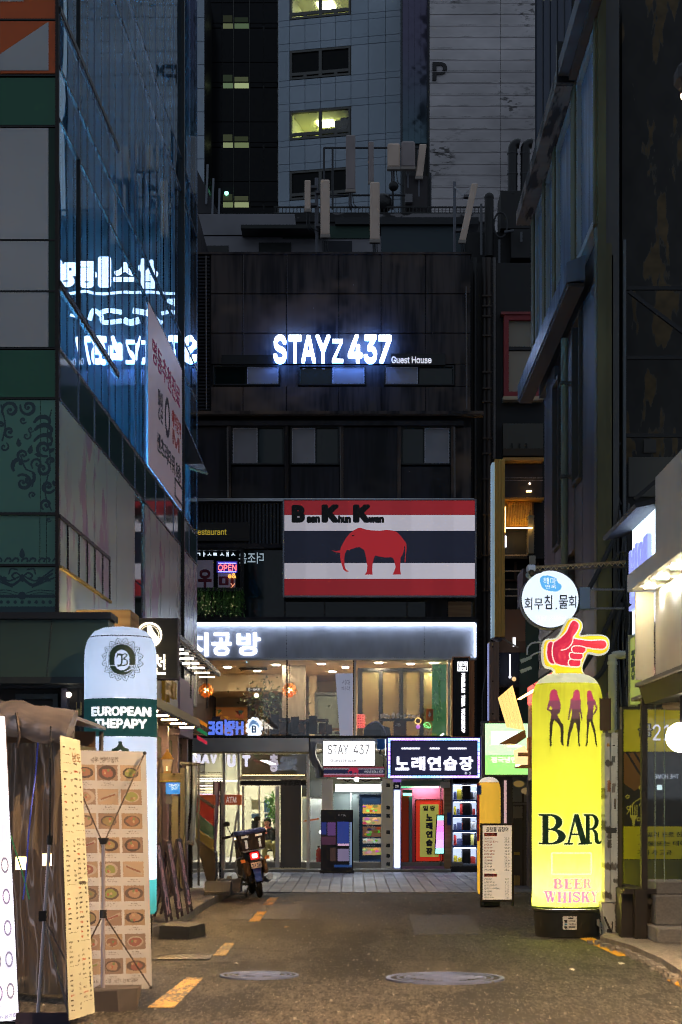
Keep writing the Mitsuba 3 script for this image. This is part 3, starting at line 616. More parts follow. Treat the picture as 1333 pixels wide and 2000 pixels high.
mat('antenna_shell', lambda p, n, uv: mi.Color3f(0.68, 0.52, 0.42) * (0.8 + 0.4 * fbm(p.x * 3, p.y, p.z * 2, 3)), rough=0.5)
mat('antenna_shell_dark', lambda p, n, uv: mi.Color3f(0.30, 0.25, 0.25) * (0.8 + 0.4 * fbm(p.x * 3, p.y, p.z * 2, 3)), rough=0.5)
def antenna(pl, px0, py0, px1, py1, lb, m, lean=0.0, pole=None, grp=None, cables=True):
    u0, u1, v0, v1 = pl.rect(px0, py0, px1, py1); w = u1 - u0
    k = thing('panel_antenna', lb, 'antenna', grp)
    def sl(mesh):
        v, f = mesh; v = np.array(v); v[:, 0] += (v[:, 1] - v0) * lean; return pl.to((v, f))
    add('radome', sl(cbox(u0, u1, v0, v1, 0, w * 0.45, w * 0.12)), m, k)
    add('end_cap', sl(cbox(u0 - 0.012, u1 + 0.012, v0 - 0.07, v0 + 0.01, -0.01, w * 0.45 + 0.01, 0.01)), sp(150, 140, 132), k)
    pu = (u0 + u1) / 2 if pole is None else pl.u(pole)
    add('mount_pole', pl.to(tube([[pu, v0 - 0.5, -0.12], [pu, v1 - 0.1 if pole is None else v1 + 0.1, -0.12]], 0.035, 8)), sp(100, 102, 112), k, smooth=40)
    for vv in (v0 + (v1 - v0) * 0.2, v0 + (v1 - v0) * 0.8): add('bracket', sl(box(min(pu, u0 + w / 2) - 0.02, max(pu, u0 + w / 2) + 0.02, vv - 0.03, vv + 0.03, -0.14, 0.0)), sp(90, 90, 96), k)
    if cables:
        for q in (0.3, 0.5, 0.72):
            x = u0 + w * q; add('cable', pl.to(tube(spline([[x, v0 - 0.06, 0.05], [x + 0.01, v0 - 0.25, 0.06], [x + 0.1 * (q - 0.2), v0 - 0.42, 0.06], [x + 0.35 * (q - 0.1), v0 - 0.5, 0.0]]), 0.012, 6)), sp(28, 30, 36), k)
RA = Plane(0, 42.5, 0)
antenna(RA, 595.5, 352, 607, 409, 'short beige panel antenna at the left end of the front row on the guesthouse roof', 'antenna_shell', pole=618)
antenna(RA, 626.5, 352, 644.5, 460, 'long beige panel antenna right of the short one on the guesthouse roof', 'antenna_shell', pole=619)
antenna(RA, 723, 357, 742, 470, 'upright long beige panel antenna in the middle of the guesthouse roof', 'antenna_shell')
antenna(RA, 897, 359, 910, 470, 'strongly leaning beige panel antenna at the right end of the guesthouse roof', 'antenna_shell', lean=0.22, pole=889)
k = labels and 'panel_antenna_003'
add('brace', join(*[bar(RA.pt(*RA.uv(*a), -0.1), RA.pt(*RA.uv(*b), -0.1), 0.03) for a, b in (((889, 361), (904, 378)), ((904, 378), (921, 362)))]), sp(190, 190, 195), k)
antenna(R2, 676, 265, 694.5, 372, 'tall dark panel antenna standing behind the front row', 'antenna_shell_dark')
antenna(R2, 720, 277, 730.5, 355, 'narrow dark panel antenna between two poles behind the front row', 'antenna_shell_dark', cables=False)
antenna(R2, 757, 282, 782, 329, 'square beige panel antenna over a black junction in the back row', 'antenna_shell')
antenna(R2, 784, 278, 811, 329, 'square grey panel antenna, second from the right of the back row', 'antenna_shell_dark', cables=False)
antenna(R2, 812, 282, 826, 346, 'slightly leaning panel antenna at the right end of the back row', 'antenna_shell', lean=0.12, cables=False)
k = thing('antenna_frame', 'steel pole frame carrying the back row of antennas', 'frame')
for (a, b) in (((632, 283), (836, 283)), ((632, 376), (836, 376)), ((633, 283), (633, 404)), ((650, 282), (650, 404)), ((842, 332), (842, 410)), ((768, 330), (768, 404))):
    add('pole', tube([R2.pt(*R2.uv(*a), -0.2), R2.pt(*R2.uv(*b), -0.2)], 0.03, 8), sp(50, 52, 58), k)
add('junction', R2.to(sphere([R2.u(769), R2.uv(769, 364)[1], 0.05], 0.14)), BLACK, k); add('equipment_cabinet', R2.pbox(792, 340, 836, 402, -0.5, -0.1), sp(46, 40, 44), k); add('meter_box', R2.pbox(792, 380, 806, 396, -0.1, 0.1), sp(110, 108, 112), k)
add('dark_drum', R2.to(sphere([R2.u(748), R2.uv(748, 392)[1], -0.2], 0.28)), BLACK, k)
# ducts right of the roof
mat('duct_metal', (0.02, 0.02, 0.022), rough=0.2, metal=0.4)
R3 = Plane(0, 44.0, 0)
for (x, y0, lb) in ((1004, 262, 'left of two black roof ducts bent to the right at the top'), (1029, 262, 'right of two black roof ducts, half hidden by the eaves')):
    k = thing('roof_duct', lb, 'duct'); pts = [R3.pt(*R3.uv(x, 372), -0.3), R3.pt(*R3.uv(x, y0 + 22), -0.3)] + [R3.pt(R3.u(x) + 0.13 * (1 - math.cos(a)), R3.uv(x, y0 + 22)[1] + 0.16 * math.sin(a), -0.3) for a in np.linspace(0.3, 1.9, 6)]
    add('pipe', tube(pts, 0.12, 14), 'duct_metal', k, smooth=40)
    for yy in (290, 330, 366): add('clamp', tube([R3.pt(*R3.uv(x, yy), -0.3), R3.pt(*R3.uv(x, yy + 2), -0.3)], 0.135, 14), sp(60, 60, 64), k)
k = thing('roof_machine', 'dark machine housings and a rounded flue beside the roof ducts', 'roof equipment')
add('housing', R3.pbox(980, 366, 1046, 440, -1.2, -0.2), sp(30, 28, 29), k); add('housing', R3.pbox(1000, 444, 1060, 500, -1.0, -0.1), sp(24, 24, 26), k)
add('flue', tube([R3.pt(*R3.uv(956, 500), 0), R3.pt(*R3.uv(956, 384), 0)], 0.11, 12), sp(26, 26, 28), k, smooth=40); add('flue_top', sphere(R3.pt(*R3.uv(956, 385), 0), 0.115), sp(26, 26, 28), k, smooth=True)
add('coil', tube([R3.pt(R3.u(978) + 0.16 * math.cos(a), R3.uv(0, 440)[1] + 0.3 * math.sin(a), 0.05) for a in np.linspace(0, 6.28, 24)], 0.025, 6), sp(44, 44, 48), k)
for (a, b) in (((985, 455), (1004, 452)), ((1018, 455), (1018, 475)), ((940, 400), (940, 500)), ((975, 470), (975, 700))): add('pipe', tube([R3.pt(*R3.uv(*a), 0.1), R3.pt(*R3.uv(*b), 0.1)], 0.03, 8), sp(86, 88, 94), k)
add('dark_sheet', R3.pbox(915, 440, 1050, 560, -2, -0.5), sp(18, 18, 20), k)
# ------------------------------------------------------------------ glass office building on the left
L = Plane(-3.0, 18.8, 88.8)                     # its long side along the lane
LF = Plane(-3.0, 18.8, 0)                       # its end facing the camera
gb = thing('glass_office_building', 'glass curtain wall office building with frosted printed panels along the left side of the lane', 'building')
scene['facade_glass'] = {'type': 'thindielectric', 'int_ior': 1.62, 'specular_reflectance': rgb((0.72, 0.9, 1.0)), 'specular_transmittance': rgb((0.7, 0.85, 1.0))}  # blue tint puts the halo of the name letters into the glass
mat('spandrel', (0.02, 0.05, 0.055), rough=0.07, spec=0.8)
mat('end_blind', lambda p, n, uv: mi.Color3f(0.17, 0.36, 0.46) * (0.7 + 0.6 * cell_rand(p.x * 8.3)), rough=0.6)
mat('blind', lambda p, n, uv: mi.Color3f(0.17, 0.36, 0.46) * (0.7 + 0.6 * cell_rand(p.y * 3.57)), rough=0.6)
def f_print(p, n, uv):
    fl = smoothstep(0.52, 0.62, fbm(p.y * 3.0, 2, p.z * 1.6, 4)) * smoothstep(0.45, 0.62, noise(p.y * 0.55 + 0.3, 0, p.z * 0.28))
    vine = smoothstep(0.5, 0.6, fbm(p.y * 7, 5, p.z * 7, 3)) * smoothstep(0.55, 0.72, noise(p.y * 0.8 + 4, 1, 0.0))
    c = mix((0.27, 0.325, 0.31), (0.24, 0.13, 0.22), fl * 0.8)
    return mix(c, (0.12, 0.11, 0.22), vine * 0.75)
mat('printed_panel', f_print, rough=0.32)
uj = [L.u(x) for x in (115, 132, 153.6, 170, 185, 200, 214, 227, 240, 252, 264, 274, 283.6, 294, 304.6, 314, 322.6, 331, 339, 347, 354.5, 362, 370, 378, 385)]
uj = [0.0] + [u for u in uj[1:]]
ZA, ZB = 5.68, 6.2
TOP = 15.5
def wavy(u0, u1, v0, v1, amp, seed):
    """A pane that is not quite flat, as float glass in a frame never is."""
    m, n = 6, max(4, int((v1 - v0) * 5)); U, Vv = np.meshgrid(np.linspace(0, 1, m), np.linspace(0, 1, n)); r = np.random.default_rng(seed)
    w = amp * (np.sin(math.pi * U) * r.normal(0, 1) + 0.5 * np.sin(2 * math.pi * U + r.uniform(0, 6)) * np.sin(math.pi * Vv * r.uniform(1, 2.4) + r.uniform(0, 6))) + amp * 0.35 * np.sin(Vv * (v1 - v0) * r.uniform(2.5, 5) + r.uniform(0, 6))
    w = w + (U - 0.5) * r.normal(0, 0.0012) * 1.0
    v = np.stack([u0 + U * (u1 - u0), v0 + Vv * (v1 - v0), w], -1).reshape(-1, 3)
    f = [[j * m + i, j * m + i + 1, (j + 1) * m + i + 1] for j in range(n - 1) for i in range(m - 1)] + [[j * m + i, (j + 1) * m + i + 1, (j + 1) * m + i] for j in range(n - 1) for i in range(m - 1)]
    return v, np.array(f)
LEV = [(ZB, 8.52, 0), (8.55, 9.06, 1), (9.09, 11.38, 0), (11.41, 11.92, 1), (11.95, TOP, 0)]
sd = 0
for i in range(0, len(uj) - 1, 2):
    a, b = uj[i] + 0.012, uj[min(i + 2, len(uj) - 1)] - 0.012
    for (v0, v1, sp_) in LEV:
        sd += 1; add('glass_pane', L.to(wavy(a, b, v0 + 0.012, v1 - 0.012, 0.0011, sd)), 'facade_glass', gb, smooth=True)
    add('spandrel_panel', L.box(a, b, ZA + 0.015, ZB - 0.012, -0.03, -0.004), 'spandrel', gb)
    add('glass_fin', L.box(b + 0.004, b + 0.02, ZA, TOP, -0.014, 0.006), sp(120, 135, 160, rough=0.25, metal=0.6), gb)
for i in range(1, len(uj) - 1, 2): add('glass_fin', L.box(uj[i] - 0.006, uj[i] + 0.006, ZB, TOP, -0.012, -0.006), sp(70, 90, 120, rough=0.3, metal=0.5), gb)
for v, (a, b) in ((6.82, (0, 4.05)), (9.62, (0, 4.05)), (12.2, (0, 4.05)), (6.82, (13.0, 13.25)), (ZA, (0, uj[-1])), (ZB, (0, uj[-1])), (8.535, (0, uj[-1])), (9.075, (0, uj[-1])), (11.395, (0, uj[-1])), (11.935, (0, uj[-1]))):
    add('transom', L.box(a, b, v - 0.012, v + 0.012, -0.03, 0.01), sp(46, 50, 62, rough=0.35, metal=0.4), gb)
for vv in (6.83, 9.63): add('transom', L.box(0, 4.05, vv, vv + 0.06, -0.03, 0.02), BLACK, gb); add('glass_fin', L.box(uj[2] - 0.02, uj[2] + 0.015, vv, vv + 1.7, -0.03, 0.02), BLACK, gb)
# blinds and dark rooms behind the glass
ms = []; r3 = np.random.default_rng(8)
for q in range(52):
    u = 0.15 + q * 0.28; t = r3.uniform(-0.05, 0.05); ms.append(box(u, u + 0.2, ZB, TOP, -2.6 + t, -2.55 + t))
add('vertical_blinds', L.to(join(*ms)), 'blind', gb)
for q in range(20): add('end_blind', L.to(box(uj[-1] - 0.16, uj[-1] - 0.14 + 0.02 * (q % 2), ZB, TOP, -0.2 - q * 0.12, -0.1 - q * 0.12)), 'end_blind', gb)  # blue slats on the end wall stand in for blue reflection
for (z_, w_, e_) in ((6.05, -0.45, 1.0), (6.05, -1.9, 1.0)): add('hall_cove_light', L.box(0.8, 12.6, z_, z_ + 0.05, w_ - 0.05, w_), WHITE, gb, emit=[x * e_ for x in (6, 27, 50)], weight=2.0)  # unseen strips added to give the glass facade its blue glow
add('inner_wall', join(L.box(0.1, uj[-1] - 0.05, 0, TOP, -6.3, -6.2), L.box(uj[-1] - 0.09, uj[-1] - 0.06, 0, TOP, -6.2, -0.07), L.box(0.1, uj[-1] - 0.1, TOP, TOP + 0.3, -6.3, 0.0)), sp(16, 18, 24), gb)
add('end_column', L.box(uj[20] - 0.05, uj[20] + 0.05, 3.0, TOP, -0.1, 0.05), BLACK, gb)
# frosted printed panels of the first floor
for i in range(0, len(uj) - 1, 1):
    a, b = uj[i] + 0.006, uj[i + 1] - 0.006
    if i in (10, 11): continue
    for (v0, v1) in (((3.2, 3.95), (3.98, 4.47), (4.5, ZA - 0.02)) if i < 6 else ((3.2, ZA - 0.02),)):
        add('printed_panel', L.box(a, b, v0, v1, -0.04, rng.uniform(-0.003, 0.003)), 'printed_panel', gb)
for (v0, v1) in ((3.2, 3.6), (3.62, 4.5), (4.52, ZA - 0.02)): add('clear_pane', L.box(uj[10] + 0.02, uj[12] - 0.02, v0, v1, -0.05, -0.03), 'dark_glass', gb)
for i in range(6): add('panel_joint', L.box(uj[i + 1] - 0.012, uj[i + 1] + 0.012, 3.98, 4.47, -0.03, 0.012), BLACK, gb)
add('panel_joint', L.box(0, uj[6] + 0.01, 4.465, 4.505, -0.03, 0.014), BLACK, gb)
add('rail', L.box(0, uj[6], 3.95, 3.98, -0.02, 0.03), sp(150, 120, 60), gb)
add('lower_wall', L.box(0.05, uj[-1] - 0.02, 0, 3.2, -1.2, -0.35), sp(26, 24, 28), gb)
# the end that faces the camera
mat('orange_panel', (0.58, 0.10, 0.012), rough=0.45); mat('green_panel', (0.014, 0.11, 0.062), rough=0.35)
mat('ornament_glass', lambda p, n, uv: mi.Color3f(0.085, 0.24, 0.19) * (0.7 + 0.5 * noise(p.x * 2, 0, p.z * 0.7)), rough=0.25)
mat('pale_panel', lambda p, n, uv: mi.Color3f(0.44, 0.46, 0.49) * (0.9 + 0.2 * noise(p.x * 1.5, 0, p.z * 0.8)), rough=0.45)
OR, GR = 'orange_panel', 'green_panel'
X0 = -420
add('wall', join(LF.box(-9, -0.04, 0, TOP, -0.3, -0.08), box(-9.5, -9.2, 18.9, 32, 0, TOP)), BLACK, gb)
for (y0, y1, m) in ((-300, 35, OR), (40, 142, OR), (151, 243, GR), (683, 775, GR)): add('front_panel', LF.pbox(X0, y0, 111, y1, -0.07, 0), m, gb)
for (y0, y1) in ((249, 466), (470, 566), (570, 677)):
    add('front_panel', LF.pbox(X0, y0, 94.5, y1, -0.07, 0.0), 'pale_panel', gb); add('front_panel', LF.pbox(95.5, y0, 111, y1, -0.07, -0.002), sp(10, 52, 40), gb)
add('white_triangle', LF.ppoly([(-60, 137), (95, 137), (95, 42), (-60, 146)], 0.003, 0.01), 'pale_panel', gb)
add('white_stripe', LF.pbox(-60, -20, 46, 2, 0.003, 0.01), 'pale_panel', gb)
for (y0, y1) in ((780, 1000), (1006, 1101), (1107, 1200)): add('ornament_pane', LF.pbox(X0, y0, 108, y1, -0.07, -0.01), 'ornament_glass', gb)
for y in (37.5, 146.5, 246, 468, 568, 680, 777.5): add('panel_joint', LF.pbox(X0, y - 1.5, 112, y + 1.5, -0.06, 0.008), BLACK, gb)
add('panel_joint', LF.pbox(X0, 1000.5, 112, 1006, -0.06, 0.02), BLACK, gb); add('panel_joint', LF.pbox(X0, 1101.5, 112, 1106, -0.06, 0.02), BLACK, gb)
add('corner_post', LF.box(-0.035, 0.0, 3.2, TOP, -0.08, 0.03), sp(24, 14, 14), gb)
for (x, y0, y1) in ((78, 780, 1000), (77, 1006, 1100), (90, 1006, 1100)): add('pane_joint', LF.pbox(x, y0, x + 1.2, y1, -0.02, -0.006), sp(20, 60, 54), gb)
# printed scrolls on the end wall: tapered spirals with leaves and curls
def spiral(x, y, r, turns, a0, w, hand=1):
    """Scroll in pixels of the photograph, curling into (x, y)."""
    out = []; n = int(18 * turns) + 4
    for i in range(n):
        t0, t1 = i / n, (i + 1.3) / n
        pts = [(x + hand * r * (1 - t) ** 0.8 * math.cos(a0 + t * turns * 6.283), y + r * (1 - t) ** 0.8 * math.sin(a0 + t * turns * 6.283)) for t in (t0, min(t1, 1))]
        out.append(LineString(pts).buffer(w * (0.35 + 0.65 * math.sin(math.pi * min(1, t0 * 1.15 + 0.12))) / 2 + 0.25, quad_segs=2))
    out.append(Point(out[-1].centroid.x, out[-1].centroid.y).buffer(w * 0.55, quad_segs=3))
    return union_all(out)
def leaf(x, y, l, a, w=0.3):
    return affinity.translate(affinity.rotate(blob([(0, 0), (l * 0.35, l * w), (l, 0), (l * 0.35, -l * w)]), a, origin=(0, 0)), x, y)
S1 = [spiral(20, 800, 17, 1.4, 2.6, 6), spiral(55, 795, 16, 1.5, -0.3, 6, -1), spiral(45, 820, 7, 1.3, 0.5, 3), spiral(18, 843, 11, 1.3, 1.0, 5), spiral(8, 872, 9, 1.2, -1.0, 3), spiral(2, 830, 9, 1.0, 2.0, 5),
      spiral(45, 888, 14, 1.3, 0.6, 5), spiral(40, 905, 19, 0.45, 2.4, 8), spiral(45, 942, 17, 1.35, -2.2, 6), spiral(53, 935, 16, 0.6, -0.8, 7), spiral(63, 966, 7, 1.3, 2.2, 3), spiral(52, 850, 9, 1.2, -1.2, 3), spiral(72, 905, 12, 1.2, 2.4, 4),
      spiral(60, 838, 6, 1.2, 0.4, 2.4), spiral(92, 830, 26, 0.42, 3.4, 8), spiral(95, 848, 28, 0.4, 3.5, 9), spiral(96, 868, 30, 0.4, 3.4, 7), spiral(86, 875, 16, 1.3, 1.2, 6), spiral(84, 915, 14, 1.4, -1.2, 6), spiral(94, 950, 13, 1.3, 0.5, 6), spiral(90, 985, 11, 1.3, 2.2, 5), spiral(100, 900, 9, 1.0, 2.2, 5),
      leaf(37, 872, 17, -95), leaf(57, 886, 18, -75), leaf(28, 905, 12, 120), leaf(95, 882, 14, -30), leaf(80, 890, 14, 200), leaf(104, 938, 12, 80), stroke([(2, 790), (10, 830), (4, 860)], 3, True), stroke([(40, 888), (50, 915), (68, 925), (62, 950)], 3, True), stroke([(100, 800), (92, 850), (98, 900), (88, 960), (100, 996)], 2.5, True)]
S2 = [leaf(43, 1090, 20, -90, 0.28)]
for c in (10, 43, 76, 104): S2 += [spiral(c - 9, 1096, 10, 0.5, 3.14, 3.5), spiral(c + 9, 1096, 10, 0.5, 3.14, 3.5)]
S2 += [spiral(95, 1014, 5, 1.2, 0.4, 2)]
S3 = []
for s_ in (-1, 1):
    f_ = lambda x: 43 + s_ * x
    S3 += [stroke([(f_(2), 1125), (f_(12), 1118), (f_(20), 1124), (f_(14), 1131)], 3.4, True), stroke([(f_(4), 1132), (f_(20), 1142), (f_(40), 1132), (f_(58), 1120)], 5, True), stroke([(f_(6), 1126), (f_(26), 1134), (f_(44), 1124), (f_(60), 1112)], 3, True), stroke([(f_(10), 1112), (f_(22), 1110), (f_(26), 1120)], 3, True), stroke([(f_(20), 1146), (f_(38), 1138), (f_(62), 1128)], 3, True),
           stroke([(f_(8), 1158), (f_(30), 1152), (f_(62), 1154)], 1.6, True), stroke([(f_(12), 1162), (f_(34), 1157), (f_(62), 1160)], 1.2, True), leaf(f_(30), 1128, 13, 90 - s_ * 70), leaf(f_(44), 1128, 14, 90 - s_ * 60)]
S3 += [leaf(43, 1136, 16, -90, 0.35), Point(43, 1163).buffer(8, quad_segs=6), sbox(-60, 1161, 108, 1167), sbox(-60, 1184, 108, 1199)] + [Point(2 + 13.7 * i, 1175.5).buffer(3.6, quad_segs=4) for i in range(8)]
mat('ornament_ink', (0.012, 0.045, 0.062), rough=0.3)
for nm, S, clip in (('printed_scrolls', S1, (-60, 781, 107.5, 999)), ('printed_scrolls', S2, (-60, 1007, 107.5, 1100)), ('printed_scrolls', S3, (-60, 1108, 107.5, 1199))):
    sh = union_all([g_.buffer(0) for g_ in S]).intersection(sbox(*clip)); sh = sh.simplify(0.35)
    k_ = 18.8 / F
    sh = affinity.affine_transform(sh, [k_, 0, 0, -k_, -CX * k_ + 3.0, EYE + HY * k_])
    add(nm, LF.poly(sh, -0.0098, -0.006), 'ornament_ink', gb)
# an open casement in the corner strip
k = gb
c0 = L.pt(uj[20] + 0.2, 7.75, 0.02)
add('open_window', L.to(hull([[uj[20] + 0.25, 7.05, 0.02], [uj[20] + 0.25, 7.75, 0.02], [uj[20] + 1.0, 7.75, 0.02], [uj[20] + 1.0, 7.05, 0.32], [uj[20] + 0.25, 7.05, 0.32], [uj[20] + 0.25, 7.05, 0.28], [uj[20] + 1.0, 7.05, 0.28]])), BLACK, gb)
add('window_stay', L.to(bar([uj[20] + 0.9, 7.1, 0.02], [uj[20] + 0.9, 7.0, 0.34], 0.03)), sp(170, 150, 110), gb)
# printed banner on the second floor with lettering
bn = thing('facade_banner', 'pale pink banner with Korean lettering hung on the glass facade', 'banner')
u0, u1 = L.u(287.5), L.u(353.5)
for i in range(4): add('banner_strip', L.box(u0 + (u1 - u0) * i / 4 + 0.004, u0 + (u1 - u0) * (i + 1) / 4 - 0.004, 6.23, 8.5, 0.012, 0.02), sp(226, 205, 214, rough=0.4), bn, emit=(0.045, 0.038, 0.048))
def ltext(t, ua, ub, va, vb, m, b=1): add('lettering', L.poly(fit(glyphs(t, bold=b), ua, va, ub, vb), 0.021, 0.026), m, bn)
uw = u1 - u0
ltext('명동추천진료', u0 + 0.1 * uw, u0 + 0.92 * uw, 7.78, 8.12, sp(190, 50, 110)); ltext('평일', u0 + 0.25 * uw, u0 + 0.38 * uw, 7.1, 7.55, sp(60, 50, 66), 0); ltext('예약문의', u0 + 0.66 * uw, u0 + 0.95 * uw, 7.35, 7.6, sp(200, 70, 70), 0)
ltext('센츠리타워 8층', u0 + 0.22 * uw, u0 + 0.95 * uw, 6.62, 6.9, sp(40, 36, 50), 1)
add('ring_mark', L.poly(Point(u0 + 0.52 * uw, 7.33).buffer(0.3).difference(Point(u0 + 0.52 * uw, 7.33).buffer(0.2)), 0.021, 0.026), sp(60, 50, 66), bn); ltext('M', u0 + 0.68 * uw, u0 + 0.9 * uw, 7.08, 7.3, sp(190, 90, 90))
add('outline', L.poly(sbox(u0 + 0.75 * uw, 6.3, u1, 6.6).difference(sbox(u0 + 0.76 * uw, 6.33, u1, 6.57)), 0.021, 0.03), BLACK, bn)
# reflected sign light imitated by glowing mirrored letters hung behind the glass
H = Plane(0, 30.6, 0)
k = thing('hall_sign_letters', 'blazing white mirrored letters and bar hanging behind the blue glass facade', 'sign')
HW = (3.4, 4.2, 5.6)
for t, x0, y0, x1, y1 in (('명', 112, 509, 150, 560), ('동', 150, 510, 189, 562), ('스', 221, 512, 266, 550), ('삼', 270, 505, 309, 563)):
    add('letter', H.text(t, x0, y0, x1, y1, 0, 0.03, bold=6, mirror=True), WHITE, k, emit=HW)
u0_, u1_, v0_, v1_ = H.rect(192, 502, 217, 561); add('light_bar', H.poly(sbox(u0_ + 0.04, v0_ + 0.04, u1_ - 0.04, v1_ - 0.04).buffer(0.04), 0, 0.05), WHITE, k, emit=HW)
k = thing('hall_light_lines', 'wavy white light tubes glowing behind the blue glass facade below the mirrored letters', 'light')  # wavy reflections built as glowing strokes behind the glass
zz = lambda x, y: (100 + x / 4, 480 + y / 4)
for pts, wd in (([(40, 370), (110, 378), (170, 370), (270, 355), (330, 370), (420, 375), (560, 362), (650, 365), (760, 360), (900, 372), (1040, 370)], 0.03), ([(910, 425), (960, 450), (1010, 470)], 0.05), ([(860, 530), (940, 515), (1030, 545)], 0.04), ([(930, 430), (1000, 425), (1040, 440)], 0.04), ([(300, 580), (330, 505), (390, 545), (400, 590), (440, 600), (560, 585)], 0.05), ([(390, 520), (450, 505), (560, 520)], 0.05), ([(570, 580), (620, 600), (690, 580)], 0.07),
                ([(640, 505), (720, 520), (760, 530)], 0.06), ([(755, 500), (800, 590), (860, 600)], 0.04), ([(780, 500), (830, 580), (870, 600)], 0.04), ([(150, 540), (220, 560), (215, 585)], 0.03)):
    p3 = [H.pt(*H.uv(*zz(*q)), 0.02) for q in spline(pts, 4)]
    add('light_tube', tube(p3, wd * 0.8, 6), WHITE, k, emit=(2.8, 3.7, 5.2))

# ------------------------------------------------------------------ left ground floor
FA = Plane(0, 18.3, 0)
k = thing('green_fascia', 'dark green shop fascia with a thin black cornice above the vinyl tent', 'shop fascia')
mat('dark_green', lambda p, n, uv: mi.Color3f(0.035, 0.07, 0.058) * (0.8 + 0.4 * fbm(p.x * 2, p.y, p.z * 1.5, 3)), rough=0.35)
add('board', FA.pbox(-250, 1210, 212, 1322, -0.45, 0.0), 'dark_green', k); add('cornice', FA.pbox(-250, 1197, 219, 1209.5, -0.46, 0.09), sp(18, 24, 34), k); add('lower_trim', FA.pbox(-250, 1322.5, 213, 1335, -0.46, 0.06), sp(26, 36, 40), k)
add('wire', tube([FA.pt(*FA.uv(102, 1212), 0.01), FA.pt(*FA.uv(97, 1262), 0.012), FA.pt(*FA.uv(92, 1320), 0.01)], 0.004, 5), BLACK, k)
add('uplight', L.box(0.1, 4.0, 3.12, 3.16, 0.12, 0.2), WHITE, k, emit=(34, 27, 12), weight=1.0)
add('soffit_slats', join(*[L.box(0.9 + i * 0.09, 0.95 + i * 0.09, 3.3, 3.62, 0.02, 0.6) for i in range(8)]), 'wood', k)
k = thing('dark_shopfront', 'dark shop front with a panelled door beneath the green fascia', 'shop front')
SF = Plane(0, 18.6, 0)
add('wall', SF.pbox(-250, 1335, 168, 1960, -0.5, -0.1), sp(24, 26, 32), k); add('head', SF.pbox(-250, 1336, 168, 1344, -0.1, 0.02), sp(40, 48, 56), k)
add('door_frame', SF.frame(30, 1355, 113, 1900, 0.05, -0.1, 0.0), sp(40, 52, 58), k); add('post', SF.pbox(121, 1345, 133, 1900, -0.1, 0.06), sp(56, 56, 74), k)
add('wall_bracket', SF.to(bar([SF.u(157), SF.uv(157, 1385)[1], 0.12], [SF.u(157), SF.uv(157, 1345)[1], 0.12], 0.03)), BLACK, k)
add('spot_lamp', SF.to(sphere([SF.u(138), SF.uv(138, 1358)[1], 0.12], 0.028)), WHITE, k, emit=(9, 7.5, 5.5)); add('lantern', SF.pbox(152, 1372, 161, 1398, 0.05, 0.12), sp(150, 130, 80), k)
add('scroll_hook', SF.to(tube(spline([[SF.u(150), SF.uv(0, 1440)[1], .1], [SF.u(147), SF.uv(0, 1425)[1], .1], [SF.u(155), SF.uv(0, 1415)[1], .1], [SF.u(158), SF.uv(0, 1430)[1], .1], [SF.u(151), SF.uv(0, 1452)[1], .1]]), 0.012, 6)), BLACK, k)
# row of shops along the side
LS = Plane(-2.72, 20.0, 90)
k = thing('left_shop_row', 'dim shop row with cream sign boards and a thin awning under the glass facade', 'shop front')
lu = lambda px: LS.u(px)
mat('cream_board', lambda p, n, uv: mi.Color3f(0.42, 0.40, 0.36) * (0.85 + 0.3 * noise(p.y * 1.5, p.z * 2)), rough=0.35)
add('wall', LS.box(0.3, 12.0, 0, 3.6, -0.6, -0.16), sp(34, 30, 38), k)
add('sign_board', LS.box(1.2, 8.6, 2.86, 3.62, -0.15, 0.0), 'cream_board', k); add('sign_board', LS.box(8.65, 11.0, 2.6, 3.5, -0.15, 0.03), sp(150, 132, 160), k)
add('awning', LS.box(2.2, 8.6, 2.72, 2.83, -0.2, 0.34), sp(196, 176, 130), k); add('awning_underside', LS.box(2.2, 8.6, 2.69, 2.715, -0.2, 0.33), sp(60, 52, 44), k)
for q in range(5):
    add('downlight', LS.box(2.6 + q * 1.3, 2.8 + q * 1.3, 2.672, 2.688, 0.1, 0.3), WHITE, k, emit=(420, 250, 92), weight=3.5)
add('led_edge', LS.box(2.3, 8.5, 3.645, 3.665, -0.02, 0.01), WHITE, k, emit=(2.2, 2.0, 1.6))
for q in range(7): add('pilaster', LS.box(0.8 + q * 1.6, 1.02 + q * 1.6, 0.1, 2.68, -0.155, -0.02), sp(70, 58, 76), k)
for q in range(6): add('shop_window', LS.box(1.1 + q * 1.6, 2.3 + q * 1.6, 0.5, 2.5, -0.158, -0.1), 'dark_glass', k); add('door_panel', LS.box(1.1 + q * 1.6, 2.3 + q * 1.6, 0.1, 0.48, -0.158, -0.06), sp(44, 38, 46), k)
for sh in [sbox(6.2 + i * 0.17, 3.0 + 0.07 * (i % 3), 6.28 + i * 0.17, 3.5 - 0.06 * ((i * 2) % 3)) for i in range(5)] + [sbox(6.15, 3.1 + 0.16 * j, 7.0, 3.16 + 0.16 * j) for j in range(3)] + [sbox(7.2 + i * 0.25, 3.1, 7.32 + i * 0.25, 3.35) for i in range(3)]:
    add('emblem_stroke', LS.poly(sh, 0.0, 0.05 + rng.uniform(0, 0.01)), sp(190, 150, 60, rough=0.3, metal=0.6), k)
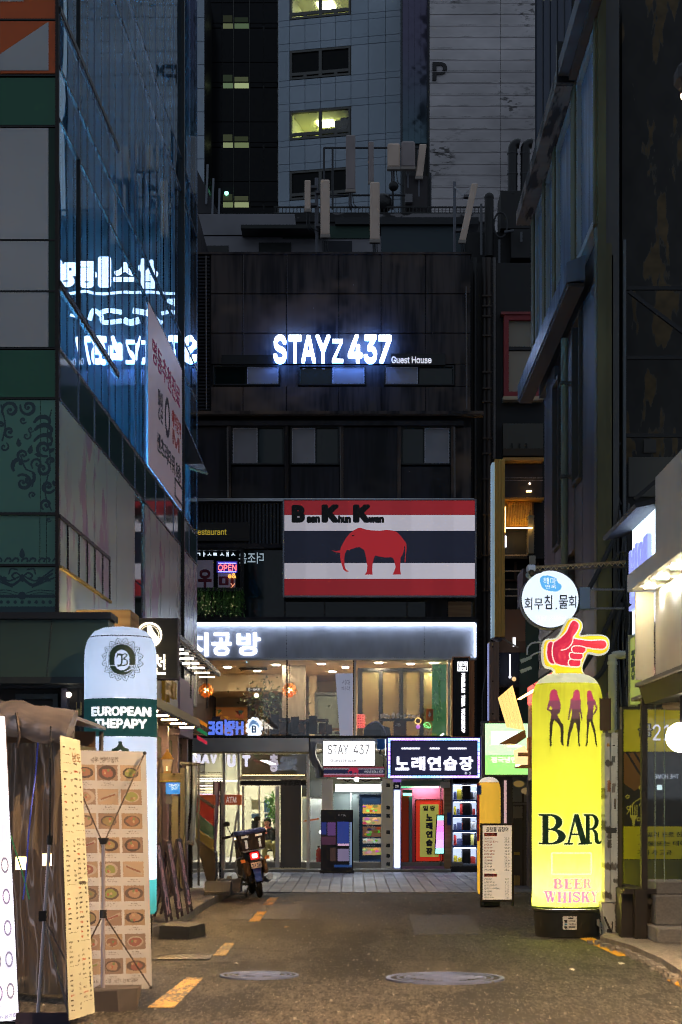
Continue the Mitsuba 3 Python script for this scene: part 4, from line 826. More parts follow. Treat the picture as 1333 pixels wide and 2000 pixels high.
# blade sign with the lit ring
BS = Plane(0, 21.0, 0)
k = thing('ring_blade_sign', 'black square blade sign with a lit ring emblem half hidden by the white balloon', 'sign')
add('cabinet', BS.pbox(236, 1208, 347, 1326, -0.22, 0), sp(28, 28, 34), k); add('edge', BS.frame(235, 1207, 348, 1327, 0.012, -0.2, 0.012), sp(52, 46, 60), k)
cu_, cv_ = BS.uv(292, 1240); rr = 25 * 21 / F
LITW = (2.6, 2.2, 1.5)
add('ring', BS.poly(Point(cu_, cv_).buffer(rr).difference(Point(cu_, cv_).buffer(rr * 0.84)), 0.001, 0.02), WHITE, k, emit=LITW)
add('thin_ring', BS.poly(Point(cu_, cv_).buffer(rr * 0.74).difference(Point(cu_, cv_).buffer(rr * 0.7)), 0.001, 0.02), WHITE, k, emit=(1.2, 1.0, 0.6))
add('bird_figure', BS.ppoly([(288, 1222), (295, 1221), (300, 1232), (306, 1240), (312, 1250), (305, 1252), (306, 1262), (298, 1255), (290, 1250), (289, 1238)], 0.001, 0.02), WHITE, k, emit=LITW)
add('lettering', BS.text('기천', 270, 1278, 324, 1318, 0.001, 0.02, bold=2), WHITE, k, emit=LITW)
# steel canopy with light rods
k = thing('light_rod_canopy', 'black steel canopy frame with short white light rods on the left shop row', 'canopy')
add('edge_beam', bar((-2.3, 24.2, 3.74), (-2.3, 31.7, 3.74), 0.05, 0.07), BLACK, k); add('edge_beam', bar((-2.72, 24.2, 3.74), (-2.72, 31.7, 3.74), 0.05), BLACK, k)
for q, px_ in enumerate((357, 366, 377, 387, 397, 408, 417)):
    d = F * 2.32 / (690 - px_ - 6); add('cross_bar', bar((-2.72, d, 3.74), (-2.3, d, 3.74), 0.03), BLACK, k); add('light_rod', box(-2.62, -2.36, d + 0.1, d + 0.13, 3.66, 3.69), WHITE, k, emit=(5, 4.6, 3.9), weight=0.06)
for d in (27.5, 30.5): add('hanger', bar((-2.42, d, 3.74), (-2.42, d, 3.1), 0.02), BLACK, k)
k = thing('coloured_bar_sign', 'slanted orange, green and red sign bars at the far end of the left shops', 'sign')
CB = Plane(0, 31.3, 0)
for y, c in ((1402, (230, 140, 30)), (1419, (20, 130, 80)), (1436, (220, 50, 80))): add('bar', CB.ppoly([(386, y), (405, y + 12), (405, y + 19), (386, y + 8)], 0, 0.12), sp(*c), k, emit=[x * 0.5 for x in lin(*c)])
# ------------------------------------------------------------------ old building on the right
XR = Plane(3.2, 24.2, -90)                    # long side facing the lane; u grows towards the camera
ru = lambda px: XR.u(px)
rv = lambda px, py: XR.uv(px, py)[1]
rb = thing('old_corner_building', 'old dark building with heavy eaves and olive pilasters on the right of the lane', 'building')
mat('plaster', lambda p, n, uv: mi.Color3f(0.07, 0.072, 0.076) * (0.5 + 1.0 * fbm((p.y + p.x) * 1.4, 1, p.z * 0.5, 4)), rough=0.5)
mat('olive', lambda p, n, uv: mi.Color3f(0.105, 0.10, 0.045) * (0.45 + 1.1 * fbm((p.x + p.y) * 3, 2, p.z * 0.8, 4)), rough=0.6)
mat('frost_blue', lambda p, n, uv: mi.Color3f(0.12, 0.155, 0.205) * (0.45 + 1.1 * fbm(p.y * 6, 0, p.z * 0.8, 4)), rough=0.28)  # bluish colour holds the blue sign light on panes and canopy
def f_weather(p, n, uv): return mix(mix((0.13, 0.105, 0.085), (0.24, 0.19, 0.15), fbm(p.y * 3, 0, p.z * 5, 4)), (0.03, 0.026, 0.024), smoothstep(0.5, 0.62, fbm(p.y * 1.3 + 3, p.x * 8, p.z * 2, 4)))
mat('weathered', f_weather, rough=0.7)
ug0, ug1 = ru(1040), 0.0
ur = lambda d: 24.2 - d
add('wall', join(XR.box(ug0, -1.9, 0, 12.4, -5, -0.31), XR.box(ug0, -0.02, 3.0, 8.75, -0.3, -0.22), XR.box(ug0, -0.02, 8.75, 12.4, -0.3, -0.12), XR.box(ug0, -0.02, 0, 3.0, -0.3, -0.25)), 'plaster', rb)
# upper floor: olive mullions and tall bluish panes
for (p0, p1) in ((1041, 1046), (1062.5, 1067), (1082, 1087), (1119, 1127), (1163, 1180)):
    a, b = ru(p0), ru(p1) if p1 < 1172 else 0.0
    add('pilaster', XR.box(a, b, 9.15, 11.88 if p1 < 1172 else 14, -0.11, 0.03), 'olive', rb)
for (p0, p1) in ((1046.5, 1062), (1067.5, 1081.5), (1087.5, 1118.5), (1127.5, 1162.5)):
    a, b = ru(p0) + 0.03, ru(p1) - 0.03
    wn = add('window', XR.poly(sbox(a, 9.2, b, 11.85).difference(sbox(a + 0.09, 9.3, b - 0.09, 11.75)), -0.11, 0.01), sp(150, 155, 150), rb)
    add('frosted_pane', XR.box(a + 0.09, b - 0.09, 9.3, 11.75, -0.1, -0.05), 'frost_blue', wn)
# eaves at the top
def eave(d0, d1, z0, z1, x_out, m, name='eave'):
    pts = []
    for d in (d0, d1): pts += [[3.2, d, z0], [x_out, d, z0], [x_out, d, z0 + 0.22], [3.2, d, z1]]
    add(name, hull(pts), m, rb)
eave(26.5, 33.1, 11.9, 12.5, 2.93, 'weathered'); eave(20.0, 26.4, 11.95, 12.6, 2.94, 'plaster'); add('eave_joint', XR.box(ur(26.52), ur(26.38), 11.86, 12.45, 0.0, 0.28), BLACK, rb)
add('soffit_trim', XR.box(ur(26.3), ur(20.5), 11.86, 11.94, 0.0, 0.12), sp(80, 58, 40), rb)
# lower canopy
add('canopy', hull([[x, d, z] for d in (25.4, 33.0) for x, z in ((3.2, 8.76), (2.95, 8.72), (2.95, 9.0), (3.2, 9.1))]), 'frost_blue', rb)
add('canopy_underside', box(2.97, 3.19, 25.42, 32.9, 8.66, 8.715), sp(44, 34, 30), rb)
# lower wall: window slots, panels, boards, pipe
for (p0, p1, z0, z1) in ((1113, 1127, 6.2, 8.6), (1075, 1087, 5.6, 8.3)):
    a, b = ru(p0), ru(p1); wn = add('window', XR.poly(sbox(a, z0, b, z1).difference(sbox(a + 0.05, z0 + 0.05, b - 0.05, z1 - 0.05)), -0.2, -0.03), sp(60, 62, 60), rb); add('glass_pane', XR.box(a + 0.05, b - 0.05, z0 + 0.05, z1 - 0.05, -0.21, -0.15), 'dark_glass', wn)
for (p0, p1, z0, z1) in ((1058, 1074.5, 5.3, 8.64), (1087.5, 1101, 5.3, 8.64), (1101.5, 1112.5, 5.3, 8.64), (1127.5, 1162, 3.2, 8.64), (1113, 1127, 3.2, 6.18), (1075, 1087, 5.3, 5.58)):
    add('wall_panel', XR.box(ru(p0) + 0.01, ru(p1) - 0.01, z0, z1, -0.21, -0.08), 'plaster', rb)
for i in range(13): add('board', XR.box(ru(1046), ru(1100) - 0.02, 3.25 + i * 0.155, 3.39 + i * 0.155, -0.21, -0.07 + 0.012 * (i % 2)), sp(58, 54, 58), rb)
add('faded_board_sign', XR.box(ru(1062), ru(1098), 3.86, 4.2, -0.05, -0.03), sp(120, 112, 116), rb)
add('corner_pilaster', XR.box(ru(1163), 0.0, 3.0, 8.9, -0.2, 0.0), 'olive', rb); add('corner_pilaster', box(3.21, 3.32, 24.16, 24.5, 0, 14), 'olive', rb)
pts = [XR.pt(ru(1107), z, 0.03) for z in (8.5, 6.0, 3.3)]; add('downpipe', tube(pts, 0.055, 10), sp(120, 130, 116), rb, smooth=40)
for z in (7.8, 6.4, 4.9, 3.8): add('pipe_clamp', XR.box(ru(1107) - 0.08, ru(1107) + 0.08, z, z + 0.05, -0.08, 0.1), sp(70, 74, 70), rb)
add('corner_box', XR.box(ru(1038.5), ru(1050), 5.0, 5.6, 0.0, 0.25), sp(66, 60, 72), rb)

# rear wall of the yard with peeling paint, steel frame in front
def f_peel(p, n, uv):
    big = fbm(p.x * 5.5 + 2, 0, p.z * 1.25, 6); band = smoothstep(0.42, 0.05, dr.abs(p.x - 4.16 - 0.15 * noise(p.z * 0.5)))
    m = smoothstep(0.68, 0.695, big + 0.16 * band); rim = smoothstep(0.665, 0.68, big + 0.16 * band) - m
    base = mi.Color3f(0.028, 0.027, 0.026) * (0.5 + 1.0 * fbm(p.x * 4, 1, p.z * 2, 4))
    c = mix(base, mi.Color3f(0.105, 0.07, 0.03) * (0.5 + 1.0 * fbm(p.x * 9, 3, p.z * 9, 3)), m)
    return mix(c, (0.09, 0.085, 0.07), rim * 0.7)
mat('peeling', f_peel, rough=0.7)
PW = Plane(0, 25.0, 0); PF = Plane(0, 24.3, 0)
k = thing('peeling_wall', 'tall dark wall with flaking ochre paint at the upper right', 'wall')
add('wall_face', PW.pbox(1216, -220, 1700, 1960, -1.0, 0), 'peeling', k); add('recess', PW.pbox(1179, -220, 1215, 1960, -1.0, -0.5), sp(12, 10, 14), k); add('pale_board', PW.pbox(1228, 893, 1345, 970, 0.005, 0.03), sp(96, 94, 88), k); add('pale_patch', PW.pbox(1258, 858, 1282, 884, 0.005, 0.02), sp(70, 68, 66), k)
k = thing('steel_yard_frame', 'dark steel post and diagonal braces standing in front of the peeling wall', 'steel frame')
add('post', PF.pbox(1217, 470, 1222.5, 1085, -0.06, 0.06), sp(86, 92, 98, rough=0.4), k)
for y in (561, 697, 849, 992): add('beam', PF.pbox(1223, y - 3, 1400, y + 4, -0.05, 0.0), sp(28, 28, 32), k)
for (a, b) in (((1230, 568), (1345, 655)), ((1240, 975), (1345, 885)), ((1184, 892), (1214, 864)), ((1184, 1026), (1216, 1004)), ((1182, 905), (1215, 985)), ((1182, 1040), (1216, 1090))):
    add('brace', bar(PF.pt(*PF.uv(*a), -0.02), PF.pt(*PF.uv(*b), -0.02), 0.05 if a[0] > 1220 else 0.02), sp(34, 34, 38) if a[0] > 1220 else sp(70, 70, 76), k)
add('dark_pole', PF.pbox(1222, 1000, 1236, 1300, -0.1, 0.0), sp(30, 32, 36), k)
r4 = np.random.default_rng(4)
k = thing('cable_bundle', 'tangle of grey cables running down the post beside the round sign', 'cables')
for q in range(7):
    x = 1205 + r4.uniform(0, 16); pts = [PF.pt(*PF.uv(x + r4.normal(0, 4), y), 0.1 + r4.uniform(0, 0.1)) for y in np.linspace(1000 + r4.uniform(-60, 60), 1380, 7)]; add('cable', tube(spline(pts, 4), 0.008 + 0.005 * (q % 2), 5), sp(70, 76, 84) if q % 2 else sp(34, 36, 40), k)
for q in range(3):
    pts = [PF.pt(PF.u(1208) + 0.1 * math.cos(a) + 0.02 * q, PF.uv(0, 1098)[1] + 0.11 * math.sin(a), 0.2 + 0.02 * q) for a in np.linspace(0, 6.2, 16)]; add('cable_loop', tube(pts, 0.007, 5), sp(60, 62, 66), k)
for (a, b, c) in (((1215, 1150), (1170, 1250), (1120, 1330)), ((1210, 1180), (1180, 1300), (1150, 1335)), ((1214, 1020), (1160, 1130), (1120, 1200))):
    add('drooping_cable', tube(spline([PF.pt(*PF.uv(*q), 0.2) for q in (a, b, c)]), 0.035, 6), sp(44, 46, 50), k)
# the lamp at the edge of the picture
k = thing('wall_street_lamp', 'bright street lamp on an arm at the upper right edge', 'street lamp')
c = at(1352, 190, 11.5)
add('arm', tube([c + [0.15, 0.1, 0.12], c + [0.7, 0.2, 0.3], c + [1.1, 0.2, 0.0], c + [1.15, 0.2, -5.9]], 0.035, 8), sp(60, 60, 64), k); add('hood', cbox(c[0] - 0.1, c[0] + 0.14, c[1] - 0.1, c[1] + 0.1, c[2] + 0.07, c[2] + 0.2, 0.03), sp(60, 60, 64), k)
n_ = np.array([-0.28, -0.22, -0.93]); n_ /= np.linalg.norm(n_); ea, eb = frame_of(n_)
ring_ = [c + 0.07 * (ea * math.cos(t) + eb * math.sin(t)) for t in np.linspace(0, 2 * math.pi, 17)[:-1]]
add('lamp_glass', (np.vstack([ring_, [c]]), np.array([[16, i, (i + 1) % 16] for i in range(16)])), WHITE, k, emit=(40, 29, 15), weight=0.3)
scene['street_lamp_beam'] = {'type': 'spot', 'intensity': rgb([x * 500 * LAMP for x in (1.0, 0.61, 0.29)]), 'cutoff_angle': 62.0, 'beam_width': 34.0, 'to_world': T().look_at((c + n_ * 0.02).tolist(), (c + n_ * 5 + [0.0, 1.5, 0]).tolist(), [0, 1, 0]), 'sampling_weight': 25.0}

# round sign and what carries it
RS = Plane(0, 23.0, 0)
k = thing('round_fish_sign', 'round white lightbox sign with blue blot and black Korean lettering', 'sign')
cu_, cv_ = RS.uv(1075, 1170); R_ = 57.5 * 23 / F
add('drum', RS.poly(Point(cu_, cv_).buffer(R_, quad_segs=24), -0.2, 0.0), sp(170, 178, 190), k, smooth=30); add('face', RS.poly(Point(cu_, cv_).buffer(R_ * 0.97, quad_segs=24), 0.001, 0.008), sp(220, 225, 230), k, emit=(0.72, 0.84, 1.0))
add('rim', RS.poly(Point(cu_, cv_).buffer(R_, quad_segs=24).difference(Point(cu_, cv_).buffer(R_ * 0.965, quad_segs=24)), 0.001, 0.02), sp(60, 64, 70), k)
z2 = lambda pts: [(1000 + x / 8.887, 1090 + y / 8.887) for x, y in pts]
add('blue_blot', RS.poly(blob([RS.uv(*q) for q in z2([(490, 400), (520, 320), (620, 300), (700, 320), (770, 350), (800, 420), (860, 470), (850, 540), (760, 580), (620, 560), (540, 520)])]), 0.009, 0.012), sp(70, 150, 210), k, emit=lin(90, 165, 220))
add('lettering', RS.text('해마', 1062, 1128, 1087, 1141, 0.0125, 0.015), WHITE, k, emit=(0.8, 0.9, 1)); add('lettering', RS.text('면옥', 1066, 1142, 1087, 1150, 0.0125, 0.015), WHITE, k, emit=(0.8, 0.9, 1))
for t, x0, y0, x1, y1 in (('회', 1025, 1167, 1040, 1191), ('무', 1044, 1169, 1061, 1190), ('침', 1064, 1162, 1079, 1190), ('.', 1086, 1187, 1089, 1190), ('물', 1092, 1162, 1110, 1189), ('회', 1111, 1163, 1126, 1187)): add('lettering', RS.text(t, x0, y0, x1, y1, 0.009, 0.013, bold=1), sp(30, 38, 44), k)
add('faint_lettering', RS.text('물회 전문점', 1048, 1203, 1104, 1213, 0.009, 0.012), sp(220, 200, 190), k, emit=(0.72, 0.64, 0.6))
add('mount_box', RS.pbox(1133, 1147, 1153, 1189, -0.16, 0.02), sp(120, 140, 170), k)
for y in (1150, 1187): add('bracket_arm', tube([RS.pt(*RS.uv(1130, y), -0.08), RS.pt(*RS.uv(1222, y), -0.08)], 0.014, 6), sp(120, 122, 130), k)
k = thing('truss_arm', 'lattice arm wound with a rope light above the round sign', 'arm')
a, b = RS.pt(*RS.uv(1038, 1109), 0.05), RS.pt(*RS.uv(1222, 1098), 0.05)
add('pole', bar(a, b, 0.03), sp(130, 110, 80), k); add('pole', bar(a - [0, 0, 0.045], b - [0, 0, 0.06], 0.012), sp(90, 76, 54), k)
for i in range(34):
    t = i / 34; p = a + (b - a) * t; q = a + (b - a) * (t + 1 / 34); add('lattice', bar(p - [0, 0.02, 0.045 * (i % 2)], q - [0, 0.02, 0.045 * ((i + 1) % 2)], 0.007), sp(190, 165, 120), k)
add('hook', RS.to(tube([[cu_ - 0.14 + 0.055 * math.cos(t), cv_ + R_ + 0.02 + 0.055 * math.sin(t), 0.02] for t in np.linspace(-3.3, 0.2, 14)], 0.012, 6)), BLACK, k)
k = thing('security_camera', 'small white security camera at the tip of the lattice arm', 'camera')
c = RS.pt(*RS.uv(1036, 1114), 0.08); add('housing', cbox(c[0] - 0.05, c[0] + 0.05, c[1] - 0.12, c[1] + 0.06, c[2] - 0.03, c[2] + 0.05, 0.012), sp(200, 208, 220), k); add('lens', tube([c + [0, -0.125, -0.05], c + [0, -0.06, -0.03]], 0.035, 12), BLACK, k); add('ball', sphere(c + [-0.02, -0.02, -0.07], 0.045), sp(160, 170, 170), k, smooth=True); add('lens_glass', tube([c + [0.01, -0.09, -0.075], c + [0.01, -0.06, -0.07]], 0.025, 12), 'dark_glass', k)
k = thing('flood_lamps', 'pair of small grey flood lamps on curved arms beside the inflatable hand', 'lamp')
FL = Plane(0, 24.0, 0)
for pts, hd in (([(1064, 1255), (1040, 1257), (1030, 1266), (1029, 1280)], (1026, 1288)), ([(1064, 1272), (1048, 1276), (1036, 1282)], (1026, 1308))):
    add('arm', tube(spline([FL.pt(*FL.uv(*q), 0.1) for q in pts]), 0.012, 6), sp(196, 200, 204), k)
    c = FL.pt(*FL.uv(*hd), 0.1); add('lamp_head', hull([c + np.array(o) * 0.055 for o in ((-1.4, -.6, -.2), (1.2, -.6, .7), (1.5, -.6, .1), (-1, -.6, -1), (-1.4, .6, -.2), (1.2, .6, .7), (1.5, .6, .1), (-1, .6, -1))]), sp(176, 186, 184), k)
add('cable', tube(spline([FL.pt(*FL.uv(*q), 0.1) for q in ((1026, 1312), (1030, 1326), (1050, 1345))]), 0.006, 5), sp(60, 60, 60), k)

# cream shop front at the right edge
mat('cream_metal', lambda p, n, uv: mi.Color3f(0.56, 0.52, 0.42) * (0.9 + 0.2 * fbm(p.y * 2, p.x, p.z * 2, 3)), rough=0.4)
CS = Plane(3.2, 19.5, -92)
k = thing('cream_shop_canopy', 'cream shop sign box and canopy washed by warm downlights at the right edge', 'shop canopy')
add('upper_panel', box(3.2, 5.2, 14, 19.5, 3.98, 5.0), 'cream_metal', k)
for q in range(4): add('rivet', sphere([3.26 + q * 0.14, 19.5 - 5.505, 4.86], 0.012, 1), sp(90, 86, 76), k)
add('canopy_slab', box(2.92, 5.2, 14.0, 19.62, 3.80, 3.975), 'cream_metal', k)
add('sign_wall', box(3.2, 5.2, 14, 19.5, 2.86, 3.795), 'cream_metal', k)
for q in range(6): add('downlight', box(3.02, 3.12, 15.0 + q * 0.8, 15.1 + q * 0.8, 3.775, 3.798), WHITE, k, emit=(270, 212, 125), weight=2.5)
add('end_panel', box(2.99, 3.19, 19.5, 19.53, 2.86, 3.79), 'cream_metal', k)
k = thing('black_awning', 'black rolled awning edge over the glass shop front at the right edge', 'awning')
add('valance', hull([[x, d, z] for d in (16.5, 20.0) for x, z in ((3.1, 2.82), (3.16, 2.62), (5.0, 2.62), (5.0, 2.84))]), sp(36, 34, 34), k); add('edge_bar', bar((3.08, 16.5, 2.83), (3.08, 20.0, 2.83), 0.04), sp(120, 116, 108), k)
add('rolled_sheet', tube(spline([(3.35, 19.7, 2.6), (3.6, 18.9, 2.55), (3.5, 18, 2.56), (3.4, 16.6, 2.6)]), 0.05, 8), sp(150, 136, 116), k)
SG = Plane(0, 20.0, 0)
k = thing('glass_shop_front', 'dark framed glass shop front under the black awning', 'shop front')
add('frame_post', SG.pbox(1253, 1362, 1265, 1742, -0.06, 0.03), sp(40, 32, 24), k); add('bottom_rail', SG.pbox(1220, 1736, 1500, 1746, -0.06, 0.03), sp(34, 28, 22), k); add('top_rail', SG.pbox(1265, 1362, 1500, 1370, -0.06, 0.02), sp(40, 32, 24), k)
add('glass', SG.pbox(1265, 1370, 1500, 1736, -0.02, -0.014), 'pane', k)
for x in (1280, 1298): add('glass_seam', SG.pbox(x, 1370, x + 1.2, 1736, -0.012, 0.0), sp(150, 170, 150), k)
add('lit_letter', SG.text('21', 1276, 1415, 1312, 1446, 0.0, 0.01, bold=0), WHITE, k, emit=(0.42, 0.46, 0.48))
add('faint_lettering', SG.text('THE HOME', 1280, 1512, 1326, 1521, 0.0, 0.008, mirror=True), WHITE, k, emit=(0.14, 0.2, 0.3)); add('light_reflection_tile', SG.pbox(1284, 1533, 1294, 1543, 0.0, 0.006), WHITE, k, emit=(0.45, 0.7, 0.75))  # mirrored words and square glow to imitate reflections in the glass
add('lower_wall', SG.pbox(1217, 1747, 1500, 1900, -0.3, -0.1), sp(34, 28, 22), k); add('lower_beam', SG.pbox(1262, 1756, 1500, 1766, -0.12, 0.0), sp(60, 54, 44), k); add('pale_peg', SG.pbox(1299, 1746, 1304, 1770, 0.0, 0.04), sp(170, 168, 160), k)
k = thing('globe_lamp', 'glowing white globe lamp in front of the glass shop front', 'lamp')
c = at(1331, 1440, 18.2); add('globe', sphere(c, 0.15, 3), WHITE, k, smooth=True, emit=(17, 15, 10.5), weight=2.5); add('rod', tube([c + [0, 0, 0.14], c + [0, 0, 0.95]], 0.012, 6), BLACK, k)
k_in = 'glass_shop_front'; add('inside_lamp', box(3.35, 5.0, 20.5, 20.7, 2.66, 2.7), WHITE, k_in, emit=(7, 6.3, 4.6)); add('inside_ceiling', box(3.2, 5.2, 20.02, 21.2, 2.72, 2.76), sp(120, 116, 100), k_in)  # hidden lamp added behind the glass to brighten the yellow poster
# yellow poster wall behind the glass
YP = Plane(0, 21.4, 0)
k = thing('yellow_menu_poster', 'yellow wall poster with cutlery drawing and Korean lines behind the glass', 'poster')
YEL = sp(196, 186, 20)
add('backing', YP.pbox(1216, 1380, 1500, 1742, -0.2, -0.01), sp(40, 36, 20), k); add('yellow_sheet', YP.pbox(1219, 1386, 1500, 1468, 0, 0.01), YEL, k); add('dark_picture', YP.pbox(1219, 1469, 1500, 1613, 0, 0.01), sp(34, 30, 20), k); add('yellow_sheet', YP.pbox(1219, 1614, 1500, 1678, 0, 0.01), YEL, k); add('olive_sheet', YP.pbox(1219, 1679, 1500, 1740, 0, 0.01), sp(100, 98, 40), k)
add('brown_patch', YP.ppoly([(1219, 1470), (1262, 1470), (1262, 1530), (1240, 1545), (1219, 1530)], 0.011, 0.013), sp(110, 74, 30), k)
add('lettering', YP.text('금', 1246, 1413, 1276, 1440, 0.011, 0.016, bold=5), sp(40, 38, 30), k); add('lettering', YP.text('금', 1249, 1415, 1273, 1438, 0.0165, 0.02, bold=1), sp(190, 190, 180), k)
for i, (t, x1) in enumerate((('-막걸리 프로 한의', 1345), ('-색동 또는 데이', 1340), ('기타 개 고공', 1312))): add('lettering', YP.text(t, 1246, 1625 + i * 17.5, x1, 1635 + i * 17.5, 0.011, 0.014, bold=1), sp(44, 40, 14), k)
for pts in ([(1225, 1470), (1243, 1500), (1258, 1522)], [(1240, 1470), (1252, 1490), (1262, 1500)]): add('chopstick', YP.poly(stroke([YP.uv(*q) for q in pts], 0.022), 0.014, 0.017), sp(20, 18, 14), k); 
CUT = sp(200, 190, 80)
for q in range(4): add('fork_tine', YP.pbox(1231 + q * 4.3, 1572, 1232.6 + q * 4.3, 1592, 0.014, 0.017), CUT, k)
add('fork_handle', YP.ppoly([(1230, 1592), (1246, 1592), (1241, 1602), (1240, 1613), (1236, 1613), (1235, 1602)], 0.014, 0.017), CUT, k); add('fork_handle', YP.poly(stroke([YP.uv(*q) for q in ((1225, 1590), (1238, 1568), (1250, 1560))], 0.01), 0.014, 0.017), CUT, k)
for (x, y, r_) in ((1252, 1538, 0.025), (1254, 1558, 0.018), (1252, 1572, 0.02), (1254, 1580, 0.02), (1254, 1590, 0.02)): add('dot', YP.poly(Point(*YP.uv(x, y)).buffer(r_, quad_segs=4), 0.014, 0.017), CUT, k)
for (x, y) in ((1226, 1556), (1228, 1578), (1248, 1600), (1258, 1606)): add('curl', YP.poly(Point(*YP.uv(x, y)).buffer(0.024, quad_segs=4).difference(Point(*YP.uv(x, y)).buffer(0.014, quad_segs=4)), 0.014, 0.017), CUT, k)
# white blue light box and companions above it
LB = Plane(3.27, 21.5, -90)
k = thing('blue_white_lightbox', 'blazing blue white shop lightbox with raised lavender letters under a dark curved hood', 'sign')
lbu = lambda px: LB.u(px)
add('cabinet', LB.box(lbu(1236), lbu(1284), 3.5, 4.75, -0.2, 0), sp(120, 130, 150), k); add('face', LB.box(lbu(1237), lbu(1283), 3.52, 4.73, 0.001, 0.01), WHITE, k, emit=(1.7, 2.2, 2.7))
for i, (t, z0, z1) in enumerate((('비에', 4.1, 4.5), ('노래', 3.75, 4.02))):
    a, b = lbu(1239), lbu(1276 - 8 * i); add('raised_letter', LB.poly(fit(glyphs(t, bold=6), a, z0, b, z1), 0.011, 0.06), sp(120, 130, 200), k, emit=(0.3, 0.34, 0.85))
add('hood', hull([[x, d, z] for d in (19.5, 22.0) for x, z in ((3.28, 4.8), (2.98, 4.72), (3.0, 4.68), (3.28, 4.74))]), sp(40, 44, 54), k)
k = thing('yellow_green_sign', 'narrow yellow green upright sign beside a column of small bulbs', 'sign')
LG = Plane(3.3, 21.9, -90); 
add('face', LG.box(LG.u(1232), LG.u(1252), 2.72, 3.5, -0.08, 0.0), sp(140, 150, 60), k, emit=(0.2, 0.24, 0.06)); add('lettering', LG.poly(fit(glyphs('중앙', bold=3), LG.u(1234), 3.0, LG.u(1250), 3.36), 0.001, 0.006), sp(40, 60, 50), k); add('frame', LG.box(LG.u(1231), LG.u(1232), 2.68, 3.55, -0.09, 0.02), sp(140, 140, 130), k)
k = thing('bulb_column', 'vertical string of eight small warm bulbs beside a dark red neon panel', 'lights')
LC = Plane(0, 21.0, 0)
add('strip', LC.pbox(1253.5, 1230, 1256, 1366, -0.05, 0), sp(120, 90, 40), k)
for q in range(8): add('bulb', sphere(LC.pt(*LC.uv(1254.8, 1238 + q * 15.5), 0.02), 0.014, 1), WHITE, k, emit=(9, 6.0, 2.4), weight=0.03)
k = thing('red_neon_sign', 'dark blue panel with red neon lettering behind the cream sign box', 'sign')
add('board', LC.pbox(1257, 1212, 1330, 1345, -0.15, -0.02), sp(44, 56, 66), k); add('neon_lettering', LC.text('6H', 1271, 1277, 1292, 1325, 0, 0.02), WHITE, k, emit=(1.6, 0.16, 0.22)); add('faint_tube', LC.pbox(1265, 1258, 1266, 1310, 0, 0.02), WHITE, k, emit=(0.6, 0.05, 0.08))
# post, pipe and boxes behind the bar balloon
k = thing('white_drain_pipe', 'grey white drain pipe with an elbow behind the pointing hand', 'pipe')
DP = Plane(0, 22.4, 0); pts = [DP.pt(*DP.uv(1222, 1279), 0), DP.pt(*DP.uv(1206, 1279), 0), DP.pt(*DP.uv(1199, 1282), 0), DP.pt(*DP.uv(1197, 1292), 0), DP.pt(*DP.uv(1197, 1440), 0)]
add('pipe', tube(spline(pts, 4), 0.052, 14), sp(176, 178, 172), k, smooth=40); add('collar', tube([DP.pt(*DP.uv(1197, 1292), 0), DP.pt(*DP.uv(1197, 1298), 0)], 0.062, 14), sp(186, 188, 182), k)
k = thing('stickered_post', 'grey metal post with scraps of stickers behind the bar balloon', 'post')
MP = Plane(0, 20.9, 0)
mat('post_paint', lambda p, n, uv: mix(mi.Color3f(0.56, 0.56, 0.50) * (0.75 + 0.5 * fbm(p.x * 6, p.y, p.z * 2, 4)), (0.10, 0.09, 0.07), smoothstep(0.6, 0.7, fbm(p.x * 12, 4, p.z * 6, 3))), rough=0.5)
add('panel', MP.pbox(1182, 1431, 1193, 1762, -0.3, 0), 'post_paint', k); add('panel', MP.pbox(1194, 1431, 1207, 1762, -0.3, 0.01), 'post_paint', k); add('side_rib', MP.pbox(1208.5, 1425, 1216, 1800, -0.25, 0.0), sp(76, 66, 44), k)
add('foot', MP.to(hull([[MP.u(x), MP.uv(x, y)[1], w] for x, y in ((1176, 1763), (1207, 1763), (1210, 1842), (1186, 1836)) for w in (-0.3, -0.02)])), 'post_paint', k)
for (x, y, w, h, c) in ((1186, 1452, 5, 6, (170, 120, 50)), (1196, 1477, 6, 12, (90, 92, 84)), (1187, 1524, 6, 22, (150, 100, 70)), (1196, 1530, 6, 18, (120, 112, 100)), (1185, 1617, 20, 10, (60, 60, 56)), (1187, 1640, 8, 16, (96, 90, 80)), (1197, 1455, 5, 2, (60, 60, 56)), (1186, 1485, 4, 2, (60, 60, 56)), (1200, 1560, 4, 20, (110, 100, 84))):
    add('sticker', MP.pbox(x, y, x + w, y + h, 0.0102, 0.013), sp(*c), k)
k = thing('rubble_heap', 'leaning boards and dark wedge at the foot of the stickered post', 'debris')
for (a, b) in (((1196, 1800), (1192, 1842)), ((1188, 1815), (1184, 1838)), ((1180, 1790), (1200, 1838))): add('board', bar(MP.pt(*MP.uv(*a), 0.05), MP.pt(*MP.uv(*b), 0.12), 0.03, 0.012), sp(44, 40, 30), k)
add('brown_board', MP.pbox(1176, 1360, 1204, 1424, -0.5, -0.4), sp(70, 48, 26), rb and k)
